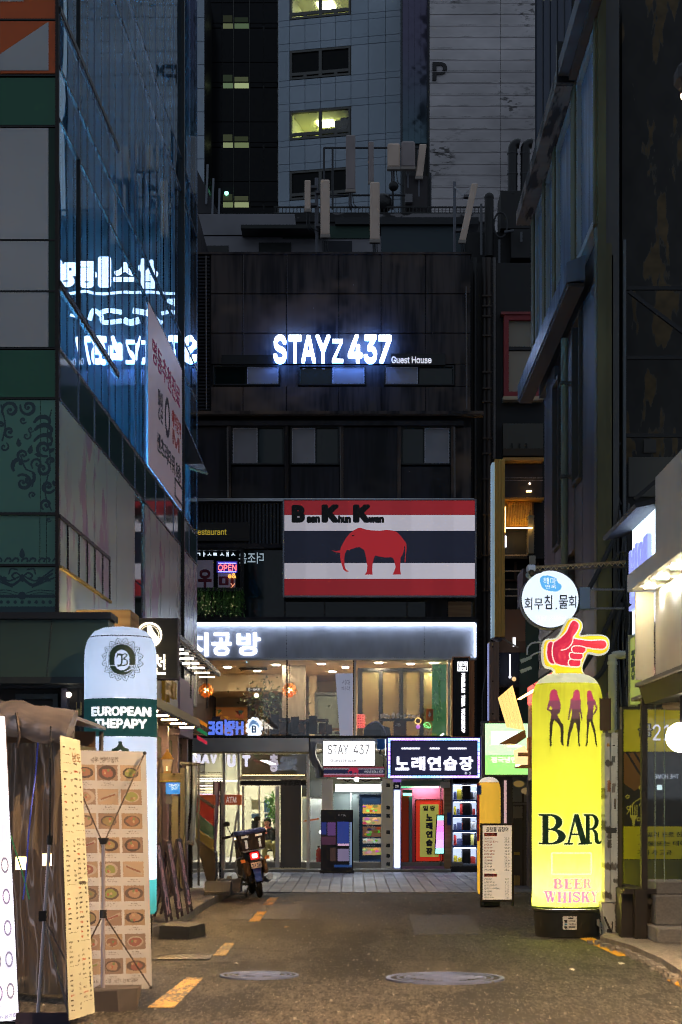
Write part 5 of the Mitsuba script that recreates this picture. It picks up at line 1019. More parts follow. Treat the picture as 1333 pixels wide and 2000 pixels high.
# stone steps
k = thing('stone_steps', 'two dark stone steps with slab joints at the lower right edge', 'steps')
for i, (y0, y1, z0, z1, dx) in enumerate(((19.3, 21.0, 0.08, 0.24, 0.0), (19.75, 21.0, 0.241, 0.56, 0.06), (19.95, 21.0, 0.561, 0.70, 0.1))):
    for q in range(4): add('slab', cbox(3.19 + dx + q * 0.42, 3.6 + dx + q * 0.42, y0, y1 - 0.4, z0, z1, 0.012), 'concrete', k)
k = thing('plank_shelf', 'low dark timber ledge under the glass shop front', 'ledge'); add('plank', box(3.05, 3.18, 19.9, 21.2, 0.08, 0.62), sp(36, 30, 22), k); add('plank', box(2.98, 5, 20.35, 21.2, 0.0, 0.6), sp(28, 24, 18), k)
# ------------------------------------------------------------------ restaurant windows on the second floor of the guesthouse
def V_(y): return M.uv(690, y)[1]
def U_(x): return M.u(x)
rs = thing('tuna_restaurant_room', 'warm lit restaurant room behind the second floor windows of the guesthouse', 'room')
warm_wall = mat('warm_plaster', lambda p, n, uv: mi.Color3f(0.42, 0.36, 0.25) * (0.8 + 0.4 * fbm(p.x * 1.2, p.y, p.z * 1.2, 3)), rough=0.7)
f2, c2 = V_(1440), V_(1288)
add('floor', M.box(U_(340), U_(905), f2 - 0.1, f2, -7.5, -0.16), 'wood', rs); add('ceiling', M.box(U_(340), U_(905), c2, c2 + 0.1, -7.5, -0.16), warm_wall, rs); add('back_wall', M.box(U_(340), U_(905), f2, c2, -7.6, -7.5), warm_wall, rs)
add('side_wall', M.box(U_(330), U_(340), f2, c2, -7.5, -0.16), warm_wall, rs); add('side_wall', M.box(U_(883), U_(905), f2, c2, -7.5, -0.16), warm_wall, rs)
add('low_bulkhead', M.box(U_(340), U_(560), c2 - 0.42, c2 - 0.01, -7.49, -4.6), warm_wall, rs)
CL = (7.5, 6.1, 3.9)
for i, (x, w) in enumerate(((425, -2.2), (480, -3.4), (528, -1.4), (575, -2.6), (620, -1.2), (640, -3.6), (668, -2.2), (735, -0.8), (800, -1.2), (845, -0.9))):
    add('downlight', M.box(U_(x), U_(x) + 0.14, c2 - 0.02, c2 - 0.004, w - 0.14, w), WHITE, rs, emit=[q * 50 for q in CL])
add('air_vent', M.box(U_(455), U_(512), c2 - 0.05, c2 - 0.03, -2.6, -2.1), BLACK, rs)
mat('stone_column', lambda p, n, uv: mi.Color3f(0.32, 0.29, 0.24) * (0.75 + 0.5 * noise(p.x * 22, p.y * 22, p.z * 3)), rough=0.8)
add('column', M.box(U_(546), U_(593), f2, c2 - 0.005, -2.2, -1.6), 'stone_column', rs)
add('dark_alcove', M.box(U_(448), U_(548), f2, V_(1352), -7.45, -6.9), sp(70, 58, 40), rs); add('alcove_panel', M.box(U_(466), U_(498), f2, V_(1345), -6.9, -6.85), sp(110, 92, 62), rs)
add('inner_door', M.box(U_(610), U_(664), f2, V_(1330), -5.2, -5.1), sp(80, 92, 88), rs); add('door_frame', M.poly(sbox(U_(606), f2, U_(668), V_(1326)).difference(sbox(U_(612), f2, U_(662), V_(1332))), -5.1, -5.0), sp(56, 64, 66), rs); add('door_wall', M.box(U_(593), U_(610), f2, c2 - 0.006, -5.25, -5.1), warm_wall, rs); add('door_wall', M.box(U_(664), U_(700), f2, c2 - 0.006, -5.25, -5.1), warm_wall, rs)
pt = thing('wall_painting', 'bright abstract wall painting in red, orange and blue in the restaurant', 'painting')
add('canvas', M.pbox(378, 1352, 450, 1412, -6.6, -6.55), sp(190, 130, 70), pt)
r5 = np.random.default_rng(11); pc = [(200, 70, 40), (230, 170, 60), (60, 110, 120), (210, 120, 90), (120, 40, 40), (220, 200, 150), (90, 120, 60)]
for i in range(26):
    x, y = r5.uniform(382, 446), r5.uniform(1355, 1408); n_ = 7; ang = np.sort(r5.uniform(0, 6.28, n_)); rr_ = r5.uniform(3, 9, n_)
    add('paint_patch', M.poly(blob([M.uv(x + a_ * math.cos(t), y + a_ * math.sin(t)) for a_, t in zip(rr_, ang)], 3).intersection(sbox(U_(379), V_(1411), U_(449), V_(1353))), -6.549 + 0.001 * i, -6.5485 + 0.001 * i), sp(*pc[i % 7]), pt)
def pendant(x, y, w, lb):
    k = thing('artichoke_pendant', lb, 'pendant lamp', None); c = M.pt(U_(x), V_(y), w); rr_ = 0.16
    add('cord', tube([c + [0, 0, 0.15], [c[0], c[1], c2]], 0.006, 5), BLACK, k)
    add('bulb', sphere(c, 0.06, 1), WHITE, k, emit=(14, 8.5, 3.2))
    ms = []
    for j, (zz_, r_) in enumerate(((0.13, .07), (0.09, .12), (0.045, .15), (0, .16), (-0.045, .15), (-0.09, .115), (-0.13, .06))):
        for q in range(9):
            a_ = 6.283 * (q + 0.5 * (j % 2)) / 9; d = np.array([math.cos(a_), math.sin(a_), 0]); s = np.array([-math.sin(a_), math.cos(a_), 0]); p = c + d * r_ + [0, 0, zz_]
            ms.append((np.array([p - s * 0.045 + [0, 0, .02], p + s * 0.045 + [0, 0, .02], p + d * 0.02 + [0, 0, -0.045]]), np.array([[0, 1, 2]])))
    add('copper_leaves', join(*ms), 'copper', k)
mat('copper', lin(226, 150, 60), rough=0.35, metal=0.3)
pendant(562, 1341, -1.3, 'orange artichoke pendant lamp in front of the stone column'); pendant(393, 1341, -1.4, 'orange artichoke pendant lamp at the left end of the restaurant window')
k = thing('indoor_tree', 'dark leafy indoor tree in the restaurant window', 'plant')
b0 = M.pt(U_(507), f2, -2.8); add('trunk', tube([b0, b0 + [0.1, 0, 0.6], b0 + [0.0, 0, 1.0]], 0.03, 6), sp(50, 38, 26), k); add('pot', lathe([(0.12, f2), (0.16, f2 + 0.35)], b0[0], b0[1], 14), sp(60, 60, 60), k)
ms = []
for i in range(420):
    q = r5.normal(0, 1, 3) * [0.42, 0.2, 0.2] + [M.pt(U_(524), 0, -2.8)[0], 42.8, V_(1352)]
    if r5.random() < 0.35: q = r5.normal(0, 1, 3) * [0.12, 0.1, 0.28] + [M.pt(U_(507), 0, 0)[0], 42.8, V_(1380)]
    d = r5.normal(0, 1, 3); d /= np.linalg.norm(d); s = np.cross(d, [0, 1, 0.3]); s /= np.linalg.norm(s); l = r5.uniform(0.05, 0.1)
    ms.append((np.array([q, q + d * l * .5 + s * l * .25, q + d * l, q + d * l * .5 - s * l * .25]), np.array([[0, 1, 2], [0, 2, 3]])))
mat('dark_leaf', lin(44, 60, 38), rough=0.5); add('crown', join(*ms), 'dark_leaf', k)
k = thing('exit_board', 'small black hanging board with white letters in the restaurant', 'sign'); add('board', M.pbox(472, 1332, 503, 1340, -2.0, -1.95), BLACK, k); add('lettering', M.text('D-BAR', 475, 1333.5, 499, 1338.5, -1.949, -1.945, bold=1), WHITE, k, emit=(0.8, 0.8, 0.7))
k = thing('paper_lantern', 'small greenish lit ceiling lamp beside the black board', 'lamp'); add('shade', M.to(sphere([U_(489), V_(1345), -2.6], 0.06)), WHITE, k, emit=(1.3, 1.6, 1.0))
for i, (x0, x1, y, c) in enumerate(((402, 470, 1402, (70, 56, 42)), (520, 562, 1398, (50, 40, 52)), (560, 600, 1402, (74, 56, 46)), (596, 640, 1400, (34, 30, 36)), (626, 672, 1418, (120, 96, 60)))):
    k = thing('dining_table', ('table with chairs under the painting', 'dark table behind the lit emblem', 'table in front of the stone column', 'black chair group right of the stone column', 'pale timber table at the middle of the restaurant window')[i], 'table')
    add('top', M.box(U_(x0), U_(x1), V_(y + 3), V_(y), -2.0, -1.0), sp(*c), k)
    for xx in (x0 + 3, x1 - 3): add('leg', M.box(U_(xx) - 0.03, U_(xx) + 0.03, f2, V_(y + 3), -1.6, -1.5), BLACK, k)
    add('chair_back', M.box(U_(x0 + 6), U_(x0 + 22), f2 + 0.1, V_(y - 6), -0.98, -0.92), sp(40, 34, 40), k); add('chair_seat', M.box(U_(x1 - 18), U_(x1 - 4), f2 + 0.1, V_(y + 10), -0.95, -0.6), sp(60, 44, 34), k)
k = thing('blue_window_letters', 'blue glowing mirrored letters low in the left restaurant window', 'sign'); add('lettering', M.text('H명BE', 404, 1404, 474, 1437, -0.4, -0.36, bold=5, mirror=True), WHITE, k, emit=(0.05, 0.16, 0.9))  # a reflection in the window, built as glowing letters
k = thing('emblem_light', 'white and blue lit oval petal emblem on the restaurant sill', 'sign'); cu_, cv_ = M.uv(495, 1421)  # reflection of the balloon emblem, built as a glowing shape
pet = union_all([affinity.scale(Point(cu_, cv_).buffer(0.16), 0.95, 1.3)] + [affinity.translate(Point(0, 0).buffer(0.05), cu_ + 0.14 * math.cos(a_), cv_ + 0.2 * math.sin(a_)) for a_ in np.linspace(0, 6.28, 12)[:-1]])
add('face', M.poly(pet, -0.36, -0.33), WHITE, k, emit=(1.1, 1.3, 1.5)); add('arch', M.poly(affinity.scale(Point(cu_, cv_ + 0.03).buffer(0.12).difference(Point(cu_, cv_ - 0.02).buffer(0.1)), 0.95, 1.35).intersection(sbox(cu_ - 1, cv_, cu_ + 1, cv_ + 1)), -0.329, -0.32), WHITE, k, emit=(0.06, 0.2, 0.45)); add('letter', M.poly(fit(glyphs('B', bold=3), cu_ - 0.05, cv_ - 0.1, cu_ + 0.05, cv_ + 0.06), -0.329, -0.32), sp(70, 120, 170), k)
k = thing('roll_screen', 'pale bluish rolled screen with faint brush lettering in the restaurant window', 'screen')  # pale reflection in the pane, built as a faintly glowing sheet
add('sheet', M.to(hull([[U_(x), V_(y), w] for x, y in ((655, 1312), (690, 1312), (690, 1436), (664, 1436)) for w in (-0.5, -0.48)])), sp(190, 195, 215), k, emit=(0.16, 0.18, 0.26))
for q in range(4): add('brush_letter', M.text('서대비각'[q], 668 + 9 * (q % 2), 1325 + 12 * (q // 2), 675 + 9 * (q % 2), 1335 + 12 * (q // 2), -0.479, -0.475), sp(110, 110, 150), k)
# booth on the right
k = thing('booth_partition', 'dark framed booth partition with four tan panels in the right restaurant window', 'partition')
add('head', M.pbox(700, 1297, 848, 1304, -1.3, -1.2), BLACK, k)
for x0, x1 in ((700, 709), (742, 750), (783, 791), (824, 832)): add('post', M.pbox(x0, 1304, x1, 1437, -1.3, -1.2), BLACK, k)
for x0, x1 in ((709, 742), (750, 783), (791, 824), (832, 862)): add('tan_panel', M.pbox(x0, 1304, x1, 1437, -1.29, -1.25), sp(160, 140, 96), k)
k = thing('glass_table', 'dark bar table crowded with upturned glasses in the right restaurant window', 'table')
add('top', M.pbox(742, 1401, 830, 1405, -1.0, -0.5), sp(30, 20, 24), k); add('leg', M.pbox(771, 1405, 796, 1438, -0.9, -0.6), sp(70, 34, 28), k); add('lettering', M.text('JB', 774, 1410, 784, 1416, -0.598, -0.594, bold=1), sp(190, 190, 190), k)
mat('clear_glass', (0.55, 0.55, 0.56), rough=0.08, spec=0.8)
for i in range(26):
    x = r5.uniform(745, 822); w = r5.uniform(-0.95, -0.55); h = r5.uniform(0.05, 0.14); c = M.pt(U_(x), V_(1401), w); add('glass', lathe([(0.018, c[2]), (0.006, c[2] + h * 0.35), (0.028, c[2] + h * 0.6), (0.024, c[2] + h)], c[0], c[1], 8), 'clear_glass', k)
k = thing('coat_of_blue_cushions', 'grey blue padded bench end in the right restaurant window', 'bench'); add('backrest', M.ppoly([(711, 1437), (712, 1420), (722, 1412), (735, 1408), (750, 1416), (762, 1420), (765, 1437)], -0.45, -0.35), sp(70, 76, 100), k); add('rim', M.to(tube([[U_(x), V_(y), -0.34] for x, y in spline([(722, 1414), (735, 1408), (748, 1418), (756, 1437)], 5)], 0.02, 6)), sp(130, 140, 175), k); add('seat', M.pbox(712, 1424, 745, 1437, -0.35, -0.25), sp(50, 54, 70), k)
k = thing('red_neon_mesh', 'red glowing lattice lamp at the left of the right restaurant window', 'lamp')
for i in range(9): add('tube', M.pbox(697 + (i % 2) * 3, 1393 + i * 3.2, 715 + (i % 3) * 2 - 3, 1394.6 + i * 3.2, -0.42, -0.4), WHITE, k, emit=(1.1, 0.06, 0.04))
for i in range(4): add('tube', M.pbox(698 + i * 4.4, 1393, 699.2 + i * 4.4, 1421, -0.445, -0.425), WHITE, k, emit=(0.9, 0.05, 0.04))
add('yellow_base', M.pbox(698, 1422, 708, 1437, -0.45, -0.4), sp(170, 140, 60), k)
k = thing('neon_flower', 'yellow, purple and green neon flower in the right restaurant window', 'neon sign'); cu_, cv_ = M.uv(818, 1407)
add('petals', M.to(tube([[cu_ + 0.065 * math.cos(t), cv_ + 0.065 * math.sin(t), -0.3] for t in np.linspace(0, 6.28, 20)], 0.009, 6)), WHITE, k, emit=(2.2, 1.2, 0.15)); add('heart', M.poly(Point(cu_, cv_).buffer(0.045), -0.31, -0.3), sp(80, 30, 20), k)
add('bud', M.to(sphere([M.u(818), V_(1418), -0.3], 0.05)), WHITE, k, emit=(0.5, 0.04, 0.7)); add('leaf_tube', M.to(tube([[M.u(x), V_(y), -0.3] for x, y in spline([(830, 1412), (838, 1410), (843, 1420), (832, 1419), (829, 1413), (842, 1421)], 4)], 0.008, 6)), WHITE, k, emit=(0.12, 1.8, 0.35))
for (x0, y0, x1, y1) in ((820, 1424, 817, 1437), (832, 1424, 836, 1437), (843, 1424, 838, 1437)): add('stem', M.to(tube([[M.u(x0), V_(y0), -0.3], [M.u(x1), V_(y1), -0.3]], 0.008, 5)), sp(180, 170, 150), k)
k = thing('orange_poster', 'small orange poster with a white drop behind the neon flower', 'poster'); add('sheet', M.pbox(834, 1383, 848, 1407, -0.36, -0.34), sp(210, 110, 50), k); add('drop', M.ppoly([(841, 1387), (844, 1396), (841, 1400), (838, 1396)], -0.339, -0.335), WHITE, k)
k = thing('green_plant_screen', 'green lit plant screen at the right end of the restaurant windows', 'plant screen'); add('panel', M.pbox(848, 1292, 876, 1437, -0.9, -0.8), sp(50, 110, 66), k, emit=(0.02, 0.075, 0.03))
for i in range(34): add('leaf', M.to((lambda q, d: (np.array([q, q + d + [0.012, 0, 0], q + d * 2, q + d - [0.012, 0, 0]]), np.array([[0, 1, 2], [0, 2, 3]])))(np.array([M.u(r5.uniform(850, 868)), V_(r5.uniform(1294, 1400)), -0.78]), np.array([r5.uniform(-.05, .05), -r5.uniform(0.03, .08), 0.02]))), sp(120, 180, 140), k, emit=(0.1, 0.2, 0.13) if i % 3 == 0 else None, weight=0.01)
rw = thing('restaurant_windows', 'tall clear window panes of the second floor restaurant', 'windows')
for (x0, x1) in ((372, 559.5), (562, 690), (695, 876)): add('pane', M.pbox(x0, 1290, x1, 1437, -0.1, -0.095), 'pane', rw)
for (x0, x1, m) in ((559.5, 562, BLACK), (690, 691.5, BLACK), (692, 695, 'steel'), (876, 879, 'steel')): add('mullion', M.pbox(x0, 1289, x1, 1438, -0.14, -0.02), m, rw)
add('sill', M.pbox(372, 1437, 880, 1441, -0.2, 0.1), BLACK, rw)
k = thing('upright_tuna_sign', 'upright black sign with white seal and vertical English lettering in a copper frame', 'sign')
mat('copper_trim', lin(190, 130, 90), rough=0.3, metal=0.7)
add('cabinet', M.pbox(886, 1285, 915, 1438, -0.15, 0.12), sp(26, 26, 30), k); add('trim', M.frame(883, 1283, 918, 1440, 0.02, -0.15, 0.1), 'copper_trim', k); add('side_trim', M.pbox(919, 1290, 927, 1440, -0.15, 0.04), 'copper_trim', k)
add('seal_frame', M.frame(893.5, 1293, 913.5, 1311.5, 0.016, 0.12, 0.13), WHITE, k, emit=(2, 2, 2.1)); add('seal_letters', M.text('참치', 896, 1295.5, 911, 1302, 0.12, 0.13, bold=4), WHITE, k, emit=(2, 2, 2.1)); add('seal_letters', M.text('공방', 896, 1303, 911, 1309.5, 0.12, 0.13, bold=4), WHITE, k, emit=(2, 2, 2.1))
sh = affinity.rotate(glyphs('PREMIUM  TUNA  WORKSHOP', bold=6), -90); add('lettering', M.poly(fit(sh, U_(901), V_(1431), U_(908.5), V_(1315)), 0.12, 0.13), WHITE, k, emit=(2.2, 2.2, 2.3))

# ------------------------------------------------------------------ ground floor of the guesthouse
gf = thing('ground_floor_lobby', 'bright glass lobby with steel frames on the ground floor of the guesthouse', 'lobby')
g0, gc = 0.22, V_(1462)
add('floor', M.box(U_(300), U_(905), 0.03, g0, -4.0, -0.05), 'concrete', gf); add('ceiling', M.box(U_(300), U_(905), gc, f2 - 0.11, -4.5, -0.16), sp(150, 140, 120), gf); add('back_wall', M.box(U_(300), U_(905), g0, gc, -4.1, -4.0), sp(176, 174, 150), gf); add('side_wall', M.box(U_(296), U_(300), g0, gc, -4, -0.2), sp(120, 116, 100), gf); add('side_wall', M.box(U_(600), U_(604), g0, gc, -4, -0.35), sp(150, 150, 145), gf); add('side_wall', M.box(U_(881), U_(884), g0, gc, -4, -0.35), sp(70, 70, 72), gf)
add('canopy_band', M.pbox(340, 1442, 604, 1469, -0.18, 0.25), 'steel', gf); add('canopy_edge', M.pbox(340, 1468.5, 604, 1471.5, -0.18, 0.28), sp(150, 134, 100, rough=0.3, metal=0.5), gf); add('canopy_band', M.pbox(606, 1442, 934, 1452, -0.18, 0.02), 'steel', gf)
add('bent_sheet', M.to(tube([[U_(612), V_(1450), 0.05], [U_(610), V_(1475), 0.06], [U_(622), V_(1500), 0.05], [U_(626), V_(1518), 0.02]], 0.09, 8)), 'steel', gf, smooth=40)
for x0, x1 in ((435, 440), (464, 468), (599, 605)): add('mullion', M.pbox(x0, 1471, x1, 1700, -0.16, 0.0), 'steel', gf)
add('transom', M.pbox(468.5, 1516.5, 598.5, 1523, -0.16, 0.02), sp(176, 168, 150, rough=0.3, metal=0.5), gf); add('led_line', M.pbox(474, 1513, 596, 1515.5, -0.05, 0.0), WHITE, gf, emit=(1.9, 1.35, 0.5))
add('upper_pane', M.pbox(469, 1472, 598.5, 1512, -0.1, -0.095), 'pane', gf); add('upper_backing', M.pbox(469, 1472, 598.5, 1516, -0.62, -0.6), sp(96, 84, 62), gf)
for x0, x1 in ((372, 434.5), (440.5, 463.5)): add('pane', M.pbox(x0, 1472, x1, 1690, -0.1, -0.095), 'pane', gf)
for x0, x1, m in ((473, 477, 'steel'), (505, 508, 'steel'), (538, 546, 'steel')): add('door_frame', M.pbox(x0, 1535, x1, 1697, -0.14, -0.02), m, gf)
add('door_head', M.pbox(469, 1524, 598, 1534, -0.16, -0.04), sp(40, 36, 34), gf)
for x0, x1 in ((477.5, 504.5), (508.5, 537.5)): add('glass_door', M.pbox(x0, 1535, x1, 1696, -0.09, -0.085), 'pane', gf)
add('grey_door', M.pbox(548, 1521, 588, 1697, -0.16, -0.04), sp(72, 72, 74, rough=0.35), gf); add('step', M.pbox(340, 1697, 880, 1713, -0.1, 0.35), 'concrete', gf); add('step_edge', M.pbox(468, 1695, 600, 1698.5, -0.1, 0.1), sp(180, 172, 150, rough=0.3, metal=0.4), gf)
LBY = (260, 248, 200)
add('lobby_lamp', M.box(U_(480), U_(540), gc - 0.04, gc - 0.01, -2.2, -2.0), WHITE, gf, emit=LBY); add('lobby_lamp', M.box(U_(380), U_(440), gc - 0.04, gc - 0.01, -1.6, -1.4), WHITE, gf, emit=LBY)
add('stair_lamp', M.box(U_(612), U_(628), V_(1532), V_(1530), -1.4, -1.0), WHITE, gf, emit=(60, 57, 50)); add('wall_spot', M.to(sphere([U_(626), V_(1626), -0.6], 0.03)), WHITE, gf, emit=(12, 12, 11))
for x0, y0, x1, y1, c in ((484, 1562, 502, 1582, (176, 170, 140)), (484, 1590, 501, 1600, (90, 130, 170)), (484, 1604, 502, 1624, (40, 42, 48)), (510, 1562, 523, 1588, (110, 150, 200)), (511, 1590, 536, 1600, (80, 120, 160)), (480, 1626, 500, 1690, (150, 126, 76)), (506, 1606, 512, 1690, (176, 170, 130))):
    add('notice', M.pbox(x0, y0, x1, y1, -1.5, -1.48), sp(*c), gf)
ms = []
for i in range(160):
    q = np.array([M.u(r5.uniform(522, 540)), V_(r5.uniform(1552, 1600)), -0.9 + r5.uniform(-.2, .2)]); d = r5.normal(0, 0.05, 3); ms.append((np.array([q, q + d + [0.02, 0, 0], q + d * 1.8, q + d - [0.02, 0, 0]]), np.array([[0, 1, 2], [0, 2, 3]])))
k = thing('lobby_plant', 'leafy green plant inside the glass door', 'plant'); add('foliage', M.to(join(*ms)), 'leaf_a', k); add('stem', M.to(tube([[M.u(533), g0, -0.9], [M.u(532), V_(1575), -0.9]], 0.015, 5)), sp(60, 80, 40), k)
k = thing('slatted_light_rack', 'stack of bright horizontal light slats behind the left lobby glass', 'blind')
for i in range(11):
    y = 1508 + i * 4.6; add('slat', M.pbox(374, y, 434, y + 1.2, -0.5, -0.44), sp(90, 70, 40), k)
for y, c in ((1519, (2.4, 2.6, 2.2)), (1523.5, (2.6, 2.6, 2.3)), (1533, (2.0, 1.9, 2.0)), (1539, (2.4, 2.0, 1.2)), (1545, (1.7, 1.3, 0.7)), (1513, (1.0, 0.75, 0.3)), (1550, (1.2, 1.2, 1.6))): add('light_slat', M.pbox(376, y, 432 if y != 1523.5 else 462, y + 2.4, -0.43, -0.41), WHITE, k, emit=c)
k = thing('mirrored_lobby_letters', 'large pale mirrored letters across the top of the lobby glass', 'sign')  # reflected sign letters, built as glowing mirrored ones behind the glass
for t, x0, y0, x1, y1 in (('H', 372, 1473, 390, 1491), ('A', 391, 1473, 408, 1491), ('V', 409, 1473, 422, 1491), ('U', 442, 1473, 459, 1498), ('T', 472, 1474, 488, 1497)): add('letter', M.text(t, x0, y0, x1, y1, -0.3, -0.28, bold=9, mirror=True), WHITE, k, emit=(0.72, 0.72, 0.92))
add('letter', M.text('층', 525, 1472, 543, 1507, -0.3, -0.28, bold=6, mirror=True), WHITE, k, emit=(0.32, 0.3, 0.42))
k = thing('atm_sign', 'orange ATM sign band at the lobby corner', 'sign'); add('band', M.pbox(378, 1552, 473, 1572, 0.05, 0.2), sp(196, 84, 40), k, emit=(0.12, 0.03, 0.01)); add('lettering', M.text('365', 412, 1556, 436, 1568, 0.2, 0.206, bold=3), sp(240, 220, 200), k); add('lettering', M.text('ATM', 443, 1556, 463, 1568, 0.2, 0.206, bold=3), sp(240, 225, 210), k, emit=(0.3, 0.2, 0.16))
k = thing('fire_extinguisher', 'red fire extinguisher standing behind the narrow lobby glass', 'fire extinguisher'); c = M.pt(U_(622.5), g0, -0.3); add('cylinder', lathe([(0.0, c[2]), (0.055, c[2]), (0.058, c[2] + 0.02), (0.058, c[2] + 0.24), (0.03, c[2] + 0.29), (0.015, c[2] + 0.31)], c[0], c[1], 14), sp(180, 24, 20), k, smooth=40); add('valve', box(c[0] - 0.03, c[0] + 0.03, c[1] - 0.012, c[1] + 0.012, c[2] + 0.31, c[2] + 0.35), BLACK, k)
st = thing('stair_entrance', 'pale lit stair entrance behind the white guest house signs', 'entrance')
add('glass', M.pbox(590, 1524, 629, 1694, -0.2, -0.195), 'pane', st); add('pale_wall', M.pbox(588, 1560, 640, 1694, -1.3, -1.28), sp(190, 200, 200), st); add('upper_wall', M.pbox(588, 1470, 640, 1556, -0.95, -0.9), sp(96, 96, 84), st); add('jamb', M.pbox(629, 1522, 650, 1700, -0.3, -0.1), 'steel', st); add('jamb', M.pbox(745, 1522, 768, 1700, -0.3, -0.02), 'steel', st)
add('entry_wall', M.pbox(651, 1546, 744, 1700, -0.5, -0.45), sp(120, 132, 128), st); add('entry_lamp', M.pbox(660, 1519.5, 742, 1521, -0.42, -0.1), WHITE, st, emit=(30, 32, 33)); add('entry_seam', M.pbox(684, 1546, 687, 1700, -0.449, -0.43), sp(190, 196, 190), st)  # ceiling lamp panel is added to brighten the entry wall
add('orange_rail', M.to(bar([U_(591), V_(1605), -0.9], [U_(622), V_(1600), -0.9], 0.03)), sp(220, 110, 50), st)
def sign_box(name, lb, px0, py0, px1, py1, w0, w1, face, frame, e):
    k = thing(name, lb, 'sign'); add('cabinet', M.pbox(px0, py0, px1, py1, w0, w1), frame, k); add('face', M.pbox(px0 + 1, py0 + 1, px1 - 1, py1 - 1, w1 + 0.001, w1 + 0.006), face, k, emit=e); return k
k = sign_box('stay_lightbox', 'white lightbox sign with thin black STAY 437 lettering', 631, 1447, 733, 1497, 0.1, 0.3, WHITE, sp(120, 120, 126), (1.5, 1.5, 1.55))
for t, x0, x1 in (('STAY', 641, 681), ('437', 691, 722)): add('lettering', M.text(t, x0, 1455, x1, 1474, 0.306, 0.312), BLACK, k)
add('lettering', M.text('Guest House', 646, 1483, 696, 1489, 0.306, 0.312, bold=1), BLACK, k); add('lettering', M.text('5F', 708, 1483, 716, 1488, 0.306, 0.312), BLACK, k)
k = thing('small_striped_sign', 'low striped red, white and navy sign with a small red elephant under the white lightbox', 'sign')
add('cabinet', M.pbox(632, 1497.5, 752, 1518, 0.02, 0.22), sp(60, 60, 70), k)
for y0, y1, c in ((1498, 1500.5, (150, 60, 76)), (1501, 1503, (170, 160, 176)), (1503.5, 1511, (40, 44, 76)), (1511.5, 1514, (190, 150, 176)), (1514.5, 1517.5, (176, 70, 80))): add('stripe', M.pbox(633, y0, 751, y1, 0.221, 0.226), sp(*c), k, emit=[x * 0.5 for x in lin(*c)])
add('elephant', M.ppoly([(678 + x * 0.044 - 14, 1498.5 + y * 0.049 - 2) for x, y in EL], 0.226, 0.232), sp(190, 40, 60), k, emit=(0.3, 0.02, 0.05)); add('lettering', M.text('바안쿤콴레스토랑', 712, 1505, 749, 1510, 0.226, 0.23, bold=1), sp(220, 220, 225), k, emit=(0.3, 0.3, 0.33)); add('lettering', M.text('THAI FOOD', 638, 1499, 660, 1502, 0.2265, 0.23, bold=1), sp(220, 220, 225), k)
k = thing('door_lightbox', 'glowing white strip sign over the stair door reading STAY 437', 'sign'); add('face', M.pbox(655, 1531, 745, 1546, -0.44, -0.4), WHITE, k, emit=(2.1, 2.2, 2.3)); add('lettering', M.text('STAY 437', 671, 1534, 722, 1543, -0.399, -0.395), sp(120, 130, 140), k); add('ring', M.poly(Point(*M.uv(734, 1538)).buffer(0.055).difference(Point(*M.uv(734, 1538)).buffer(0.04)), -0.399, -0.395), sp(120, 130, 140), k); add('lamp', M.to(sphere([U_(697), V_(1522), -0.1], 0.05)), WHITE, k, emit=(90, 95, 105))
for pts in ([(671, 1522), (680, 1526), (688, 1519), (697, 1521)], [(700, 1520), (715, 1526), (730, 1521), (748, 1524)]): add('wire', M.to(tube([[M.u(x), V_(y), 0.0] for x, y in spline(pts, 4)], 0.012, 5)), BLACK, k)
k2 = thing('blue_food_board', 'tall dark blue menu board with five lit food pictures on the stair door', 'menu board')
add('board', M.pbox(703, 1552, 753, 1697, -0.42, -0.3), sp(20, 52, 84), k2); add('trim', M.frame(702, 1551, 754, 1698, 0.015, -0.42, -0.27), sp(24, 36, 52), k2); add('lower_panel', M.pbox(704, 1680, 752, 1696, -0.299, -0.29), sp(26, 70, 120), k2)
fc = [(190, 146, 66), (176, 146, 104), (106, 72, 54), (150, 150, 144), (180, 150, 104)]
for i, (y0, y1) in enumerate(((1572, 1589), (1596, 1611), (1615, 1635), (1638, 1648), (1656, 1671))):
    add('food_picture', M.pbox(709, y0, 745, y1, -0.299, -0.29), sp(*fc[i]), k2, emit=[x * 0.55 for x in lin(*fc[i])])
    for q in range(9):
        x, y = r5.uniform(712, 742), r5.uniform(y0 + 3, y1 - 3); cc = np.clip(np.array(fc[i]) + r5.normal(0, 46, 3), 20, 245); add('food_piece', M.poly(affinity.scale(Point(*M.uv(x, y)).buffer(r5.uniform(0.02, 0.045), quad_segs=3), 1.4, 0.8), -0.2899 + q * 0.0006, -0.2895 + q * 0.0006), sp(*cc), k2, emit=[x_ * 0.5 for x_ in lin(*cc)], weight=0.003)
for y in (1591.5, 1612.5, 1636, 1651): add('caption', M.text('세트 메뉴', 716, y, 734, y + 2.6, -0.299, -0.295), sp(190, 200, 210), k2)
for y in (1530, 1574, 1590, 1622, 1648, 1668, 1684): add('hinge_block', M.pbox(755, y, 762, y + 7, -0.02, 0.06), sp(36, 44, 50), st)
k = thing('black_menu_stand', 'tall black glossy menu stand with blue lit pictures beside the stair entrance', 'menu stand')
BS2 = Plane(0, 39.2, 0)
add('panel', BS2.pbox(627, 1582, 690, 1700, -0.25, 0.0), sp(36, 32, 38, rough=0.15), k); add('head_lettering', BS2.text('사진관', 661, 1590, 677, 1594, 0.001, 0.004), sp(200, 200, 205), k)
